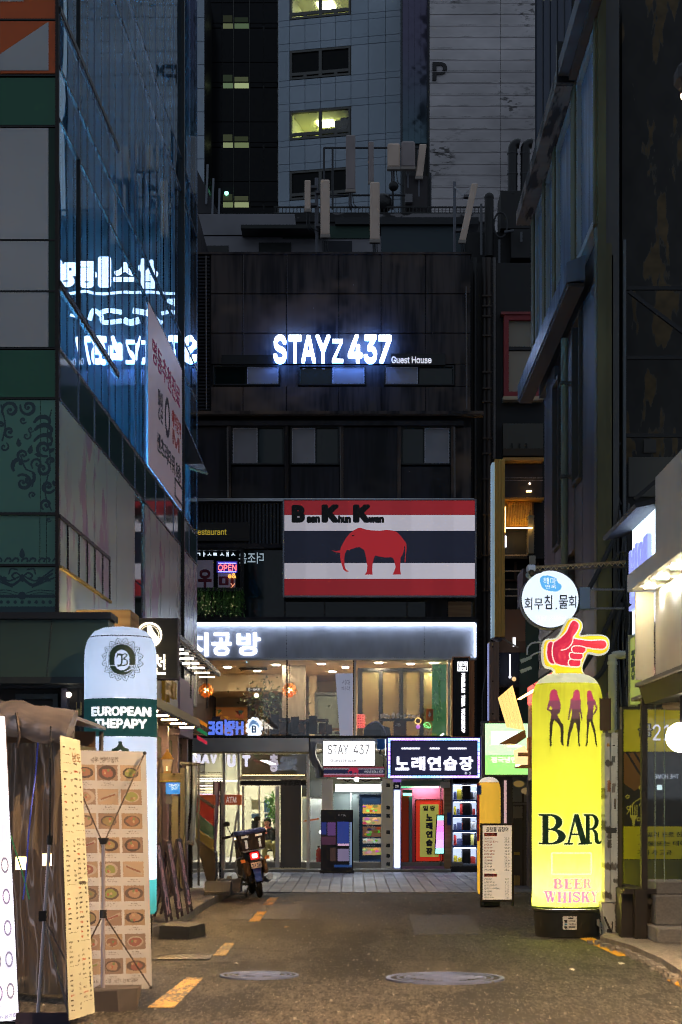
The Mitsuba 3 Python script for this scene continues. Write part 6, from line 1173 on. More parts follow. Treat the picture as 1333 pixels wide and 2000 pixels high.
for (x0, y0, x1, y1, c) in ((628, 1606, 638, 1630, (40, 50, 110)), (640, 1606, 656, 1632, (90, 60, 110)), (659, 1605, 682, 1648, (44, 60, 130)), (660, 1646, 682, 1652, (210, 170, 200)), (645, 1656, 656, 1682, (60, 44, 40)), (660, 1658, 682, 1682, (120, 110, 140)), (628, 1634, 656, 1650, (70, 40, 60)), (683, 1606, 688, 1690, (110, 130, 160)), (653, 1689, 688, 1694, (30, 60, 110)), (662, 1607, 680, 1612, (190, 200, 220)), (662, 1626, 672, 1632, (200, 205, 215))): add('picture', BS2.pbox(x0, y0, x1, y1, 0.001, 0.004 + rng.uniform(0, .004)), sp(*c), k, emit=[x * 0.7 for x in lin(*c)], weight=0.02)
add('base', BS2.pbox(625, 1700, 692, 1706, -0.3, 0.1), BLACK, k)
# karaoke
k = thing('karaoke_lightbox', 'dark blue karaoke lightbox sign with white Korean letters and a shimmering LED border', 'sign')
add('cabinet', M.pbox(756, 1442, 936, 1520, 0.02, 0.3), sp(20, 18, 50), k); add('face', M.pbox(765, 1449, 930, 1513, 0.301, 0.306), sp(34, 34, 60), k, emit=(0.016, 0.017, 0.045))
u0, u1, v0, v1 = M.rect(760, 1444.5, 934, 1517.5); per = [(u0, v1, u1, v1), (u1, v1, u1, v0), (u1, v0, u0, v0), (u0, v0, u0, v1)]
for s_, (a, b, c, d) in enumerate(per):
    n_ = 40 if s_ % 2 == 0 else 17
    for i in range(n_):
        t = (i + 0.5) / n_; x, y = a + (c - a) * t, b + (d - b) * t; hue = 0.5 + 0.5 * math.sin(6.28 * (t * 1.1 + s_ * 0.55))
        e = [0.5 + 1.5 * hue, 0.7 + 1.3 * (1 - hue), 2.0]
        if i % 2 == 0: add('led_cell', M.box(x - 0.05, x + 0.05, y - 0.05, y + 0.05, 0.301, 0.312) if False else M.box(x - (0.045 if s_ % 2 == 0 else 0.022), x + (0.045 if s_ % 2 == 0 else 0.022), y - (0.022 if s_ % 2 == 0 else 0.04), y + (0.022 if s_ % 2 == 0 else 0.04), 0.301, 0.312), WHITE, k, emit=e, weight=0.01)
add('halo_band', M.poly(sbox(u0 - 0.03, v0 - 0.03, u1 + 0.03, v1 + 0.03).difference(sbox(u0 + 0.035, v0 + 0.035, u1 - 0.035, v1 - 0.035)), 0.3, 0.3005), sp(60, 40, 140), k, emit=(0.1, 0.08, 0.5))
for x0, x1 in ((784, 820), (839, 858), (874, 910)): add('dash', M.pbox(x0, 1461, x1, 1464, 0.306, 0.312), WHITE, k, emit=(1.6, 1.6, 1.9))
for i, t in enumerate('노래연습장'): add('lettering', M.text(t, 772 + i * 31, 1478, 799 + i * 31, 1505, 0.306, 0.315, bold=4), WHITE, k, emit=(1.5, 1.5, 1.8))
add('lettering', M.text('B 1', 907, 1508, 919, 1512.5, 0.3065, 0.312), WHITE, k, emit=(0.9, 0.9, 1.1))
kd = thing('karaoke_entrance', 'red and pink karaoke doorway with a yellow green Korean sign panel', 'entrance')
add('back_wall', M.pbox(783, 1525, 872, 1700, -0.6, -0.5), sp(190, 120, 150), kd); add('red_floor_band', M.pbox(786, 1684, 870, 1699, -0.5, -0.3), sp(190, 50, 56), kd); add('threshold', M.pbox(786, 1692, 868, 1700, -0.3, 0.05), sp(150, 110, 140), kd)
add('red_jamb', M.pbox(786, 1552, 799, 1698, -0.5, -0.1), sp(200, 60, 20), kd); add('teal_strip', M.pbox(800, 1556, 806, 1690, -0.5, -0.2), sp(80, 140, 150), kd); add('lintel', M.pbox(783, 1524, 870, 1535, -0.4, 0.02), sp(120, 150, 130), kd); add('head_lamp', M.pbox(806, 1536.5, 858, 1538.5, -0.42, -0.3), WHITE, kd, emit=(17, 12, 12.5)); add('motor_box', M.pbox(861, 1527, 879, 1539, -0.2, 0.12), sp(200, 190, 170), kd)  # lamp under the lintel is added to brighten the pink walls
add('wood_post', M.pbox(868, 1535, 882, 1698, -0.3, 0.0), 'wood', kd); add('blue_plate', M.pbox(874, 1587, 882, 1612, 0.0, 0.03), sp(40, 60, 140), kd); add('thin_post', M.pbox(861, 1540, 862.5, 1700, -0.1, 0.0), sp(60, 60, 60), kd)
def rrect(pl, px0, py0, px1, py1, r): u0, u1, v0, v1 = pl.rect(px0, py0, px1, py1); return sbox(u0 + r, v0 + r, u1 - r, v1 - r).buffer(r, quad_segs=4)
add('red_board', M.poly(rrect(M, 813, 1562, 867, 1684, 0.03), -0.45, -0.4), sp(214, 50, 26), kd, emit=(0.3, 0.018, 0.008)); add('red_rim', M.poly(rrect(M, 812, 1561, 868, 1685, 0.03).difference(rrect(M, 814, 1563, 866, 1683, 0.03)), -0.4, -0.39), sp(70, 16, 20), kd); add('lime_panel', M.poly(rrect(M, 822, 1571, 859, 1675, 0.015), -0.399, -0.38), sp(180, 180, 60), kd, emit=(0.2, 0.2, 0.05))
add('lettering', M.text('일', 828, 1574, 838, 1584, -0.38, -0.375, bold=4), BLACK, kd); add('lettering', M.text('랑', 842, 1574, 852, 1584, -0.38, -0.375, bold=4), BLACK, kd)
for i, t in enumerate('노래연습장'): add('lettering', M.text(t, 834, 1590 + i * 16.6, 847, 1604 + i * 16.6, -0.38, -0.374, bold=7), sp(30, 40, 60), kd)
k = thing('green_door_light', 'small bright green lamp at the head of the karaoke doorway', 'lamp'); add('lens', M.pbox(788, 1549, 804, 1554, -0.12, -0.08), WHITE, k, emit=(0.5, 6.5, 2.4)); add('housing', M.pbox(787, 1543, 806, 1548.5, -0.2, -0.06), sp(60, 120, 90), k); add('tube', M.pbox(784, 1536, 844, 1538.5, -0.1, -0.06), WHITE, k, emit=(0.1, 1.2, 0.5))
k = thing('light_column', 'blazing bluish white LED column left of the karaoke doorway', 'lamp'); add('column', M.pbox(769, 1538, 783, 1697, -0.1, 0.05), sp(190, 190, 220), k); add('diffuser', M.pbox(770.5, 1544, 781.5, 1694, 0.051, 0.07), WHITE, k, emit=(1.5, 1.75, 2.5)); add('number_plate', M.pbox(769, 1528, 782, 1541, 0.05, 0.09), sp(24, 34, 70), k); add('number', M.text('20', 772, 1533, 779, 1538, 0.09, 0.094, bold=2), sp(220, 220, 230), k, emit=(0.4, 0.4, 0.4)); add('head', M.pbox(768, 1522, 784, 1527.5, -0.1, 0.06), sp(150, 120, 200), k, emit=(0.2, 0.1, 0.4)); add('foot', M.pbox(768, 1697, 784, 1706, -0.1, 0.12), sp(210, 210, 215), k)
k = thing('rotating_light_sign', 'narrow tapered pink, violet and turquoise lit sign hanging in the karaoke doorway', 'sign')
for i, (y0, y1, c) in enumerate(((1593, 1602, (0.5, 1.5, 1.3)), (1602.4, 1613, (1.3, 0.4, 0.9)), (1613.4, 1624, (2.0, 0.3, 1.2)), (1624.4, 1640, (1.7, 0.5, 1.8)), (1640.4, 1656, (1.2, 0.7, 2.2)), (1656.4, 1667, (0.6, 1.8, 1.6)))): add('lit_panel', M.ppoly([(855 - (y0 - 1593) * 0.05, y0), (867, y0), (867, y1), (855 - (y1 - 1593) * 0.06, y1)], 0.02, 0.06), WHITE, k, emit=[x * 0.8 for x in c])
add('hanger', M.pbox(861.5, 1560, 862.5, 1592, 0.02, 0.04), BLACK, k); add('frame', M.ppoly([(853, 1591), (869, 1591), (869, 1669), (849, 1669)], -0.01, 0.015), sp(40, 30, 40), k)
k = thing('prize_shelf', 'bright shelf case crowded with yellow, red and white goods right of the karaoke door', 'shelf')
add('case', M.pbox(883, 1530, 936, 1690, -0.62, -0.55), sp(150, 170, 200), k, emit=(0.6, 0.7, 0.95)); add('frame', M.frame(882, 1529, 937, 1691, 0.04, -0.6, -0.1), sp(140, 150, 165), k); add('case_lamp', M.pbox(888, 1533, 932, 1535, -0.4, -0.2), WHITE, k, emit=(7, 7.5, 8.5)); add('plinth', M.pbox(880, 1692, 938, 1703, -0.5, 0.0), sp(36, 36, 40), k)
for y in (1562, 1592, 1622, 1652): add('shelf_board', M.pbox(887, y, 933, y + 4, -0.55, -0.15), sp(50, 100, 170), k); add('shelf_light', M.pbox(889, y + 4.3, 931, y + 5.2, -0.24, -0.16), WHITE, k, emit=(9, 9.6, 10.5))  # strips under the boards are added to brighten the goods
gc_ = [(220, 200, 50), (230, 230, 225), (190, 40, 40), (40, 40, 46), (220, 215, 120), (60, 70, 120), (210, 60, 50), (235, 235, 235)]
for row, y in enumerate((1562, 1592, 1622, 1652, 1690)):
    x = 888
    while x < 930:
        w = r5.uniform(5, 12); h = r5.uniform(12, 25); add('boxed_prize', M.to(hull([[U_(x), V_(y - 0.3), -0.45], [U_(x + w), V_(y - 0.3), -0.45], [U_(x + w * r5.uniform(.6, 1)), V_(y - h), -0.45], [U_(x + w * r5.uniform(0, .3)), V_(y - h), -0.45], [U_(x), V_(y - .3), -0.25], [U_(x + w), V_(y - .3), -0.25], [U_(x + w), V_(y - h * .9), -0.3], [U_(x), V_(y - h * .9), -0.3]])), sp(*gc_[int(r5.integers(0, 8))]), k); x += w + 1
k = thing('blue_wall_box', 'small blue box above the corner of the karaoke sign', 'box'); add('box', M.pbox(737, 1444, 751, 1464, 0.05, 0.2), sp(40, 110, 190), k); add('cable', M.to(tube([[M.u(x), V_(y), 0.2] for x, y in spline([(744, 1464), (742, 1472), (750, 1478), (749, 1500)], 4)], 0.012, 5)), BLACK, k); add('glow_edge', M.pbox(752.5, 1444, 754, 1476, 0.2, 0.22), WHITE, k, emit=(1.2, 1.7, 2.2))

# ------------------------------------------------------------------ gap and alley right of the guesthouse
G = Plane(0, 40.8, 0)
ga = thing('gap_building', 'narrow dark building in the gap right of the guesthouse with a red framed window', 'building')
add('wall', join(G.pbox(921, 500, 1130, 1085, -4, -0.5), G.pbox(921, 1085, 1130, 1720, -4.0, -1.4)), sp(22, 20, 21), ga)
for x, r_, c in ((948, 0.05, (44, 40, 40)), (956, 0.06, (56, 46, 42)), (968, 0.035, (96, 92, 92)), (930, 0.04, (30, 30, 32))):
    add('pipe', tube([G.pt(G.u(x), G.uv(0, 1500 if x < 960 else 890)[1], -0.3), G.pt(G.u(x), G.uv(0, 495)[1], -0.3)], r_, 10), sp(*c), ga, smooth=40)
for y in (570, 590, 610, 648, 720, 752, 778, 850, 880, 930, 1000, 1080, 1150): add('pipe_band', G.pbox(944, y, 962, y + 3, -0.4, -0.2), sp(66, 54, 46), ga)
wn = add('window', G.frame(987, 607, 1064, 768, 0.11, -0.5, -0.3), sp(150, 50, 54), ga, label='red framed upper window')
add('blind', G.pbox(996, 614, 1056, 668, -0.45, -0.42), sp(150, 140, 124), wn); add('sash', G.pbox(996, 668, 1056, 675, -0.45, -0.38), sp(40, 36, 36), wn); add('blind', G.pbox(996, 676, 1056, 760, -0.45, -0.42), sp(160, 148, 130), wn); add('sill', G.pbox(985, 769, 1064, 776, -0.5, -0.2), sp(190, 170, 140), wn); add('head', G.pbox(981, 602, 1064, 607, -0.5, -0.25), sp(140, 60, 62), wn)
add('balcony_panel', G.pbox(985, 822, 1064, 872, -0.5, -0.25), sp(78, 74, 66), ga); add('balcony_beam', G.pbox(985, 872, 1064, 886, -0.5, -0.2), sp(60, 46, 30), ga)
for x in (1001, 1016, 1029): add('picket', G.pbox(x, 862, x + 3, 872, -0.24, -0.2), sp(30, 28, 24), ga)
add('lit_beam', G.pbox(984, 891, 1064, 897, -0.5, -0.1), sp(190, 140, 70), ga); add('soffit', G.pbox(984, 898, 1064, 966, -0.6, -0.45), sp(48, 40, 38), ga)
for y in (928, 933): add('wire', G.pbox(988, y, 1064, y + 0.8, -0.3, -0.28), sp(110, 104, 110), ga)
add('rail', G.pbox(985, 970, 1064, 974, -0.5, -0.1), sp(176, 120, 40), ga)
am = mat('amber_metal', (0.62, 0.33, 0.05), rough=0.4)
for i in range(17): add('corrugation', tube([G.pt(G.u(988 + i * 3.3), G.uv(0, 976)[1], -0.33), G.pt(G.u(990 + i * 3.3), G.uv(0, 1024)[1], -0.25)], 0.016, 6), am, ga)
add('canopy_sheet', G.pbox(985, 975, 1046, 1025, -0.45, -0.36), sp(150, 90, 24), ga); add('canopy_lamp', G.pbox(988, 1030, 1040, 1032, -0.05, 0.08), WHITE, ga, emit=(11, 6.6, 1.8)); add('canopy_lamp', G.pbox(1030, 956.5, 1040, 958, -0.2, -0.05), WHITE, ga, emit=(9, 5.5, 1.8))
add('downlight', G.to(sphere([G.u(1037), G.uv(0, 941)[1], -0.2], 0.02)), WHITE, ga, emit=(8, 6.4, 4))
win2 = add('window', G.frame(985, 1042, 1064, 1122, 0.04, -1.3, -1.2), sp(96, 66, 46), ga); add('glass', G.pbox(986, 1043, 1063, 1121, -1.4, -1.32), 'dark_glass', win2); add('mullion', G.pbox(1014, 1043, 1019, 1121, -1.25, -1.15), sp(80, 56, 40), win2)
for y in (1080, 1111, 1147, 1160): add('rail', G.pbox(985, y, 1034, y + 2.2, -0.3, -0.25), sp(170, 150, 130), ga)
add('lit_tube', G.pbox(987.5, 1044, 991, 1066, -0.2, -0.16), WHITE, ga, emit=(2.6, 2.9, 3.4)); add('pale_box', G.pbox(1033, 1006, 1044, 1080, -0.5, 0.0), sp(110, 102, 84), ga); add('meter', G.pbox(1034, 1086, 1046, 1102, 0.0, 0.1), sp(170, 164, 148), ga)
for (x0, y0, x1, y1, c) in ((988, 1182, 1034, 1246, (130, 92, 70)), (976, 1246, 1034, 1268, (96, 66, 46)), (1022, 1150, 1060, 1420, (52, 70, 58)), (975, 1268, 1022, 1334, (20, 22, 40))): add('panel', G.pbox(x0, y0, x1, y1, -1.38, -0.9 + 0.02 * (x0 % 7)), sp(*c), ga)
add('white_tube', G.to(tube([[G.u(1000), G.uv(0, 1274)[1], -0.5], [G.u(1000.5), G.uv(0, 1316)[1], -0.5]], 0.016, 6)), WHITE, ga, emit=(3.0, 3.5, 4.6)); add('white_tube', G.to(sphere([G.u(1000.5), G.uv(0, 1319)[1], -0.5], 0.03, 1)), WHITE, ga, emit=(3, 3.2, 3.8)); add('lit_square', G.pbox(1006, 1241, 1012, 1259, -0.5, -0.46), WHITE, ga, emit=(1.3, 1.3, 1.3)); add('warm_spot', G.to(sphere([G.u(1010), G.uv(0, 1322)[1], -0.7], 0.05)), WHITE, ga, emit=(0.9, 0.5, 0.15))
for y in (1335, 1338): add('rail', G.pbox(976, y, 1030, y + 2, -0.4, -0.36), sp(70, 60, 60), ga)
for i in range(10): add('vent_slat', G.pbox(932, 1188 + i * 9, 962, 1193 + i * 9, -0.5, -0.44), sp(40, 34, 36), ga)
k = thing('amber_blade_sign', 'tall amber timber blade sign with a bluish white lit edge', 'sign'); AB = Plane(0, 36.5, 0)
mat('amber_wood', lambda p, n, uv: mi.Color3f(0.8, 0.44, 0.09) * (0.8 + 0.4 * noise(p.x * 30, p.y * 3, p.z * 0.7)), rough=0.45)
for x0, x1 in ((967.5, 974.5), (975, 980), (980.5, 987)): add('board', AB.pbox(x0, 896, x1, 1243, -0.5, rng.uniform(-0.01, 0)), 'amber_wood', k)
add('lit_edge', AB.pbox(962, 902, 967, 1243, -0.45, -0.02), sp(170, 200, 215), k, emit=(0.13, 0.18, 0.22)); add('foot', AB.ppoly([(962, 1245), (987, 1245), (976, 1252)], -0.4, 0), sp(80, 70, 80), k); add('arm', AB.to(bar([AB.u(984), AB.uv(0, 1246)[1], -0.1], [AB.u(1014), AB.uv(0, 1264)[1], -0.1], 0.03)), sp(150, 140, 130), k); add('amber_glow_lamp', AB.pbox(988, 985, 990, 1035, -0.3, -0.28), WHITE, k, emit=(14, 8, 2))  # unseen lamp beside the boards is added to warm their amber
k = thing('pale_upright_board', 'pale pinkish upright sign board with three bolts below the amber sign', 'sign'); PB = Plane(0, 35.0, 0)
for x0, x1 in ((956.5, 964.5), (965, 970), (970.5, 975.5)): add('board', PB.pbox(x0, 1253, x1, 1407, -0.2, rng.uniform(-0.006, 0)), sp(160, 130, 116), k)
add('lit_edge', PB.pbox(954, 1256, 956.2, 1407, -0.2, -0.01), sp(150, 160, 210), k, emit=(0.18, 0.2, 0.4)); add('foot_lip', PB.pbox(954, 1408, 986, 1413, -0.2, 0.05), sp(170, 120, 80), k)
for y in (1263, 1330, 1394): add('bolt', PB.to(sphere([PB.u(963), PB.uv(0, y)[1], 0.0], 0.018, 1)), sp(70, 50, 40), k)
add('lamp_arm', PB.to(tube([[PB.u(x), PB.uv(0, y)[1], 0] for x, y in spline([(952, 1302), (949, 1320), (946, 1340), (943, 1360), (943, 1420)], 4)], 0.012, 5)), sp(80, 80, 84), k)
k = thing('red_flag_sign', 'small grey sign with red and blue lettering at the left of the green lightbox', 'sign'); add('board', PB.pbox(940, 1408, 955, 1440, -0.05, 0.02), sp(110, 110, 120), k); add('lettering', PB.text('소문', 943, 1413, 949, 1434, 0.021, 0.026, bold=2), sp(200, 60, 70), k)
k = thing('green_lightbox', 'pale green lit menu lightbox with faded white lettering', 'sign'); GL = Plane(0, 32.6, 0)
add('cabinet', GL.pbox(945, 1411, 1042, 1516, -0.25, 0.0), sp(90, 110, 90), k); add('face', GL.pbox(948, 1413, 1040, 1475, 0.001, 0.006), WHITE, k, emit=(0.72, 1.3, 0.62)); add('face', GL.pbox(948, 1475.5, 1040, 1513, 0.001, 0.006), WHITE, k, emit=(0.34, 0.95, 0.2)); add('white_block', GL.pbox(960, 1428, 1012, 1455, 0.006, 0.01), WHITE, k, emit=(1.5, 1.6, 1.4)); add('lettering', GL.text('정국냉면', 960, 1478, 1010, 1490, 0.006, 0.01, bold=3), WHITE, k, emit=(1.3, 1.5, 1.0)); add('frame_post', GL.pbox(942, 1438, 947, 1720, -0.25, 0.02), sp(90, 96, 120), k)
k = thing('red_side_sign', 'glowing red sign along the wall behind the shoulder of the bar balloon', 'sign'); add('face', hull([[2.86, d, z] for d, z in ((26.5, 3.42), (30.2, 3.42), (30.2, 3.15), (26.5, 3.1))] + [[2.9, 26.5, 3.42], [2.9, 30.2, 3.1]]), sp(200, 60, 60), k, emit=(1.1, 0.16, 0.14)); add('white_end', box(2.82, 2.86, 26.6, 27.0, 2.2, 3.4), WHITE, k, emit=(1.2, 0.7, 0.6))
k = thing('timber_screen', 'orange lit timber slat wall beside the bar balloon', 'wall')
for i in range(12): add('slat', box(2.88 + 0.004 * (i % 2), 2.96, 26.8 + i * 0.3, 27.06 + i * 0.3, 1.9, 3.14), 'wood', k)
add('wall_lamp', box(2.7, 2.74, 27.0, 30.2, 3.22, 3.24), WHITE, k, emit=(13, 6.2, 1.6)); add('wall_lamp', box(2.5, 2.54, 28.0, 28.4, 2.1, 2.12), WHITE, k, emit=(16, 9.0, 3.0))
k = thing('tilted_plank_awning', 'tilted pale timber awning board glowing from below', 'awning'); TA = Plane(0, 29.0, 0)
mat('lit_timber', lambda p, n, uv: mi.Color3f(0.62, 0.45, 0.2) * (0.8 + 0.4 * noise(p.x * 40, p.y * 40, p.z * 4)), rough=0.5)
pq = [(1002, 1338), (973, 1363), (990, 1415), (1029, 1440), (1026, 1415)]
for i in range(5):
    t0, t1 = i / 5 + 0.01, (i + 1) / 5 - 0.01; a = lambda t: (973 + 29 * t, 1363 - 25 * t); b = lambda t: (990 + 36 * t, 1420 + 6 * t); add('plank', TA.ppoly([a(t0), a(t1), b(t1), b(t0)], -0.03 + 0.004 * (i % 2), 0.0), 'lit_timber', k, emit=(1.15, 0.74, 0.24))  # lamplight on the planks is put in as their own glow
add('under_edge', TA.ppoly([(978, 1452), (1027, 1425), (1029, 1440), (1010, 1453)], -0.5, -0.04), sp(120, 100, 70), k)
add('under_lamp', TA.pbox(995, 1456, 1020, 1458, -0.3, -0.1), WHITE, k, emit=(8, 5.5, 2.2))
k = thing('wooden_bracket', 'dark timber bracket with a glowing lantern panel beside the bar balloon', 'bracket')
for (x0, y0, x1, y1) in ((1032, 1440, 1038, 1500), (1013, 1470, 1038, 1477), (1008, 1494, 1040, 1500)): add('beam', TA.pbox(x0, y0, x1, y1, -0.2, 0.06), 'wood', k)
add('lantern_panel', TA.ppoly([(1005, 1466), (1026, 1456), (1038, 1480), (1038, 1496), (1008, 1493)], -0.12, -0.05), sp(240, 210, 150), k, emit=(1.1, 0.8, 0.4))
# grey passage behind the menu board
k = thing('passage_wall', 'grey passage wall with food poster between the karaoke shop and the bar balloon', 'wall'); PA = Plane(0, 33.5, 0)
add('wall', PA.pbox(940, 1514, 1130, 1745, -0.4, 0.0), sp(60, 60, 64), k); add('poster', PA.pbox(1002, 1517, 1034, 1566, 0.001, 0.01), sp(110, 118, 120), k); add('bowl', PA.poly(affinity.scale(Point(*PA.uv(1014, 1531)).buffer(0.1), 1, 0.6), 0.0105, 0.014), sp(190, 150, 70), k, emit=(0.14, 0.09, 0.03)); add('bowl', PA.poly(affinity.scale(Point(*PA.uv(1028, 1545)).buffer(0.09), 1, 0.7), 0.0105, 0.014), sp(196, 170, 110), k, emit=(0.14, 0.1, 0.05))
for (x0, y0, x1, y1, c) in ((1003, 1568, 1030, 1572, (90, 92, 96)), (1003, 1575, 1022, 1598, (110, 110, 104)), (1003, 1602, 1030, 1660, (50, 52, 56)), (1002, 1664, 1016, 1670, (150, 130, 50)), (1000, 1710, 1016, 1740, (150, 130, 80)), (1020, 1550, 1024, 1745, (40, 40, 44))): add('panel', PA.pbox(x0, y0, x1, y1, 0.001, 0.02), sp(*c), k)
add('pink_panel', PA.pbox(985, 1524, 990, 1640, 0.0, 0.04), sp(230, 190, 196), k, emit=(0.5, 0.32, 0.32)); add('grey_post', PA.pbox(1029, 1500, 1042, 1770, 0.0, 0.3), sp(96, 98, 112), k)
add('ledge', PA.pbox(1000, 1740, 1042, 1770, 0.0, 0.7), sp(46, 46, 52), k)
# ------------------------------------------------------------------ inflatable columns and everything standing on the street
def serif(ch):
    S = lambda x0, x1, y=0: sbox(x0, y, x1, y + 0.06)
    E_ = lambda x, y, rx, ry: affinity.scale(Point(x, y).buffer(1, quad_segs=10), rx, ry)
    st = sbox(0.12, 0, 0.33, 1)
    up = E_(0.42, 0.735, 0.42, 0.265).difference(E_(0.40, 0.735, 0.2, 0.205)).intersection(sbox(0.4, 0, 2, 1)).union(sbox(0.3, 0.94, 0.43, 1)).union(sbox(0.3, 0.47, 0.43, 0.53))
    if ch == 'B': return union_all([st, S(0, 0.45), S(0, 0.45, 0.94), up, E_(0.42, 0.265, 0.55, 0.265).difference(E_(0.4, 0.265, 0.29, 0.205)).intersection(sbox(0.4, 0, 2, 1)), sbox(0.3, 0, 0.43, 0.06)])
    if ch == 'R': return union_all([st, S(0, 0.45), S(0, 0.45, 0.94), up, blob([(0.42, 0.5), (0.6, 0.48), (0.78, 0.36), (0.82, 0.14), (0.9, 0.07), (1.0, 0.12), (0.98, 0.02), (0.8, -0.02), (0.62, 0.08), (0.6, 0.3), (0.5, 0.44)])])
    if ch == 'A': return union_all([Polygon([(0.4, 1), (0.56, 1), (0.92, 0.03), (0.67, 0.03), (0.42, 0.76)]), Polygon([(0.4, 1), (0.47, 0.9), (0.2, 0.03), (0.12, 0.03)]), sbox(0.24, 0.31, 0.62, 0.37), S(0, 0.34), S(0.56, 1)])
    if ch == 'E': return union_all([st, S(0, 0.75), S(0, 0.75, 0.94), sbox(0.3, 0.47, 0.6, 0.53), sbox(0.69, 0, 0.76, 0.26), sbox(0.69, 0.74, 0.75, 1), sbox(0.56, 0.38, 0.61, 0.62)])
    if ch == 'H': return union_all([st, sbox(0.67, 0, 0.88, 1), sbox(0.3, 0.47, 0.7, 0.53), S(0, 0.45), S(0, 0.45, 0.94), S(0.55, 1), S(0.55, 1, 0.94)])
    if ch == 'I': return union_all([st, S(0, 0.45), S(0, 0.45, 0.94)])
    if ch == 'K': return union_all([st, S(0, 0.45), S(0, 0.45, 0.94), stroke([(0.32, 0.4), (0.85, 0.97)], 0.08), Polygon([(0.45, 0.56), (0.62, 0.74), (0.95, 0.03), (0.68, 0.03)]), S(0.58, 1), S(0.62, 1, 0.94)])
    if ch == 'Y': return union_all([sbox(0.4, 0, 0.6, 0.5), Polygon([(0.08, 0.97), (0.32, 0.97), (0.6, 0.45), (0.4, 0.45)]), stroke([(0.52, 0.45), (0.85, 0.97)], 0.07), S(0.28, 0.72), S(0, 0.42, 0.94), S(0.66, 1, 0.94)])
    if ch == 'W': return union_all([Polygon([(0.08, 0.97), (0.24, 0.97), (0.42, 0), (0.32, 0)]), stroke([(0.38, 0.03), (0.52, 0.95)], 0.05), Polygon([(0.44, 0.97), (0.6, 0.97), (0.76, 0), (0.66, 0)]), stroke([(0.72, 0.03), (0.9, 0.97)], 0.05), S(0, 0.32, 0.94), S(0.38, 0.66, 0.94), S(0.78, 1, 0.94)])
    if ch == 'S': return union_all([stroke([(0.8, 0.78), (0.68, 0.92), (0.45, 0.95), (0.22, 0.86), (0.2, 0.68), (0.45, 0.55), (0.72, 0.42), (0.8, 0.24), (0.62, 0.07), (0.38, 0.05), (0.18, 0.2)], 0.15, True), sbox(0.78, 0.7, 0.84, 1), sbox(0.12, 0, 0.18, 0.3)])

class Column:
    """An upright lit column and prints that follow its round front; pixels of the photograph at its distance."""
    def __init__(s, px, d, r): s.d, s.r, s.cx, s.px = d, r, (px - CX) * d / F, px
    def z(s, py): return EYE - (py - HY) * (s.d - s.r * 0.8) / F
    def x(s, px): return (px - s.px) * (s.d - s.r * 0.7) / F
    def wrap(s, sh, off, t=0.003):
        """Outline in local metres (x from the axis, z) as a thin print on the front of the column."""
        sh = sh.intersection(sbox(-s.r * 0.985, -9, s.r * 0.985, 99)); out = []
        for g_ in getattr(sh, 'geoms', [sh]):
            if g_.geom_type != 'Polygon' or g_.area < 1e-6: continue
            m = trimesh.creation.extrude_polygon(g_, t, engine='earcut'); v, f = trimesh.remesh.subdivide_to_size(m.vertices, m.faces, max_edge=0.05, max_iter=8)
            rr = s.r + off + v[:, 2]; out.append((np.stack([s.cx + v[:, 0] * rr / s.r, s.d - rr * np.sqrt(np.maximum(1 - (v[:, 0] / s.r) ** 2, 0)), v[:, 1]], 1), f))
        return join(*out)
    def fitp(s, sh, px0, py0, px1, py1): return fit(sh, s.x(px0), s.z(py1), s.x(px1), s.z(py0))
    def ppoly(s, pts): return Polygon([(s.x(a), s.z(b)) for a, b in pts]).buffer(0)

def cloth(name, color, trans=1.35, rough=0.6):
    scene[name] = {'type': 'principledthin', 'base_color': rgb(color) if not callable(color) else proc(color), 'roughness': rough, 'diff_trans': trans, 'eta': 1.3}
    return name
cloth('yellow_cloth', lambda p, n, uv: mi.Color3f(0.80, 0.80, 0.085) * (0.88 + 0.2 * noise(p.x * 2, p.y * 2, p.z * 1.6) + 0.05 * smoothstep(0.4, 0.6, noise(dr.atan2(p.y - 21.5, p.x - 2.5) * 18, 0, p.z * 0.7)) * smoothstep(2.2, 2.85, p.z)))
cloth('white_cloth', (0.82, 0.86, 0.9)); cloth('bluish_cloth', lambda p, n, uv: mi.Color3f(0.70, 0.80, 0.93) * (0.94 + 0.12 * noise(p.x * 3, p.y, p.z * 2))); cloth('dark_green_cloth', (0.018, 0.07, 0.065), 1.0); cloth('teal_cloth', (0.08, 0.42, 0.40), 1.2)
# bar balloon
C = Column(1108.5, 21.5, 0.4135)
b = thing('bar_balloon', 'tall glowing yellow inflatable bar column topped with a red pointing hand', 'inflatable sign')
prof = [(0.402, 0.335), (0.412, 0.36), (0.408, 0.6), (0.41, 1.2), (0.409, 2.0), (0.408, 2.72), (0.402, 2.80), (0.388, 2.87), (0.362, 2.935)]
def wrinkle(m, cx, cy, z0, z1, amp, n):
    v, f = m; a_ = np.arctan2(v[:, 1] - cy, v[:, 0] - cx); w_ = np.clip((v[:, 2] - z0) / (z1 - z0), 0, 1); k_ = 1 + amp * w_ * np.sin(a_ * n + 2 * np.sin(a_ * 3)); v = v.copy(); v[:, 0] = cx + (v[:, 0] - cx) * k_; v[:, 1] = cy + (v[:, 1] - cy) * k_; return v, f
def dense(prof, n=4):
    p = np.array(prof); return np.vstack([np.linspace(p[i], p[i + 1], n, endpoint=False) for i in range(len(p) - 1)] + [p[-1:]])
add('column', wrinkle(lathe(dense(prof), C.cx, C.d, 96), C.cx, C.d, 2.55, 2.9, 0.013, 37), 'yellow_cloth', b, smooth=True)
add('shoulder', wrinkle(lathe(dense([(0.363, 2.936), (0.32, 2.99), (0.25, 3.035), (0.19, 3.055)]), C.cx, C.d, 96), C.cx, C.d, 2.9, 2.95, 0.013, 37), 'white_cloth', b, smooth=True)
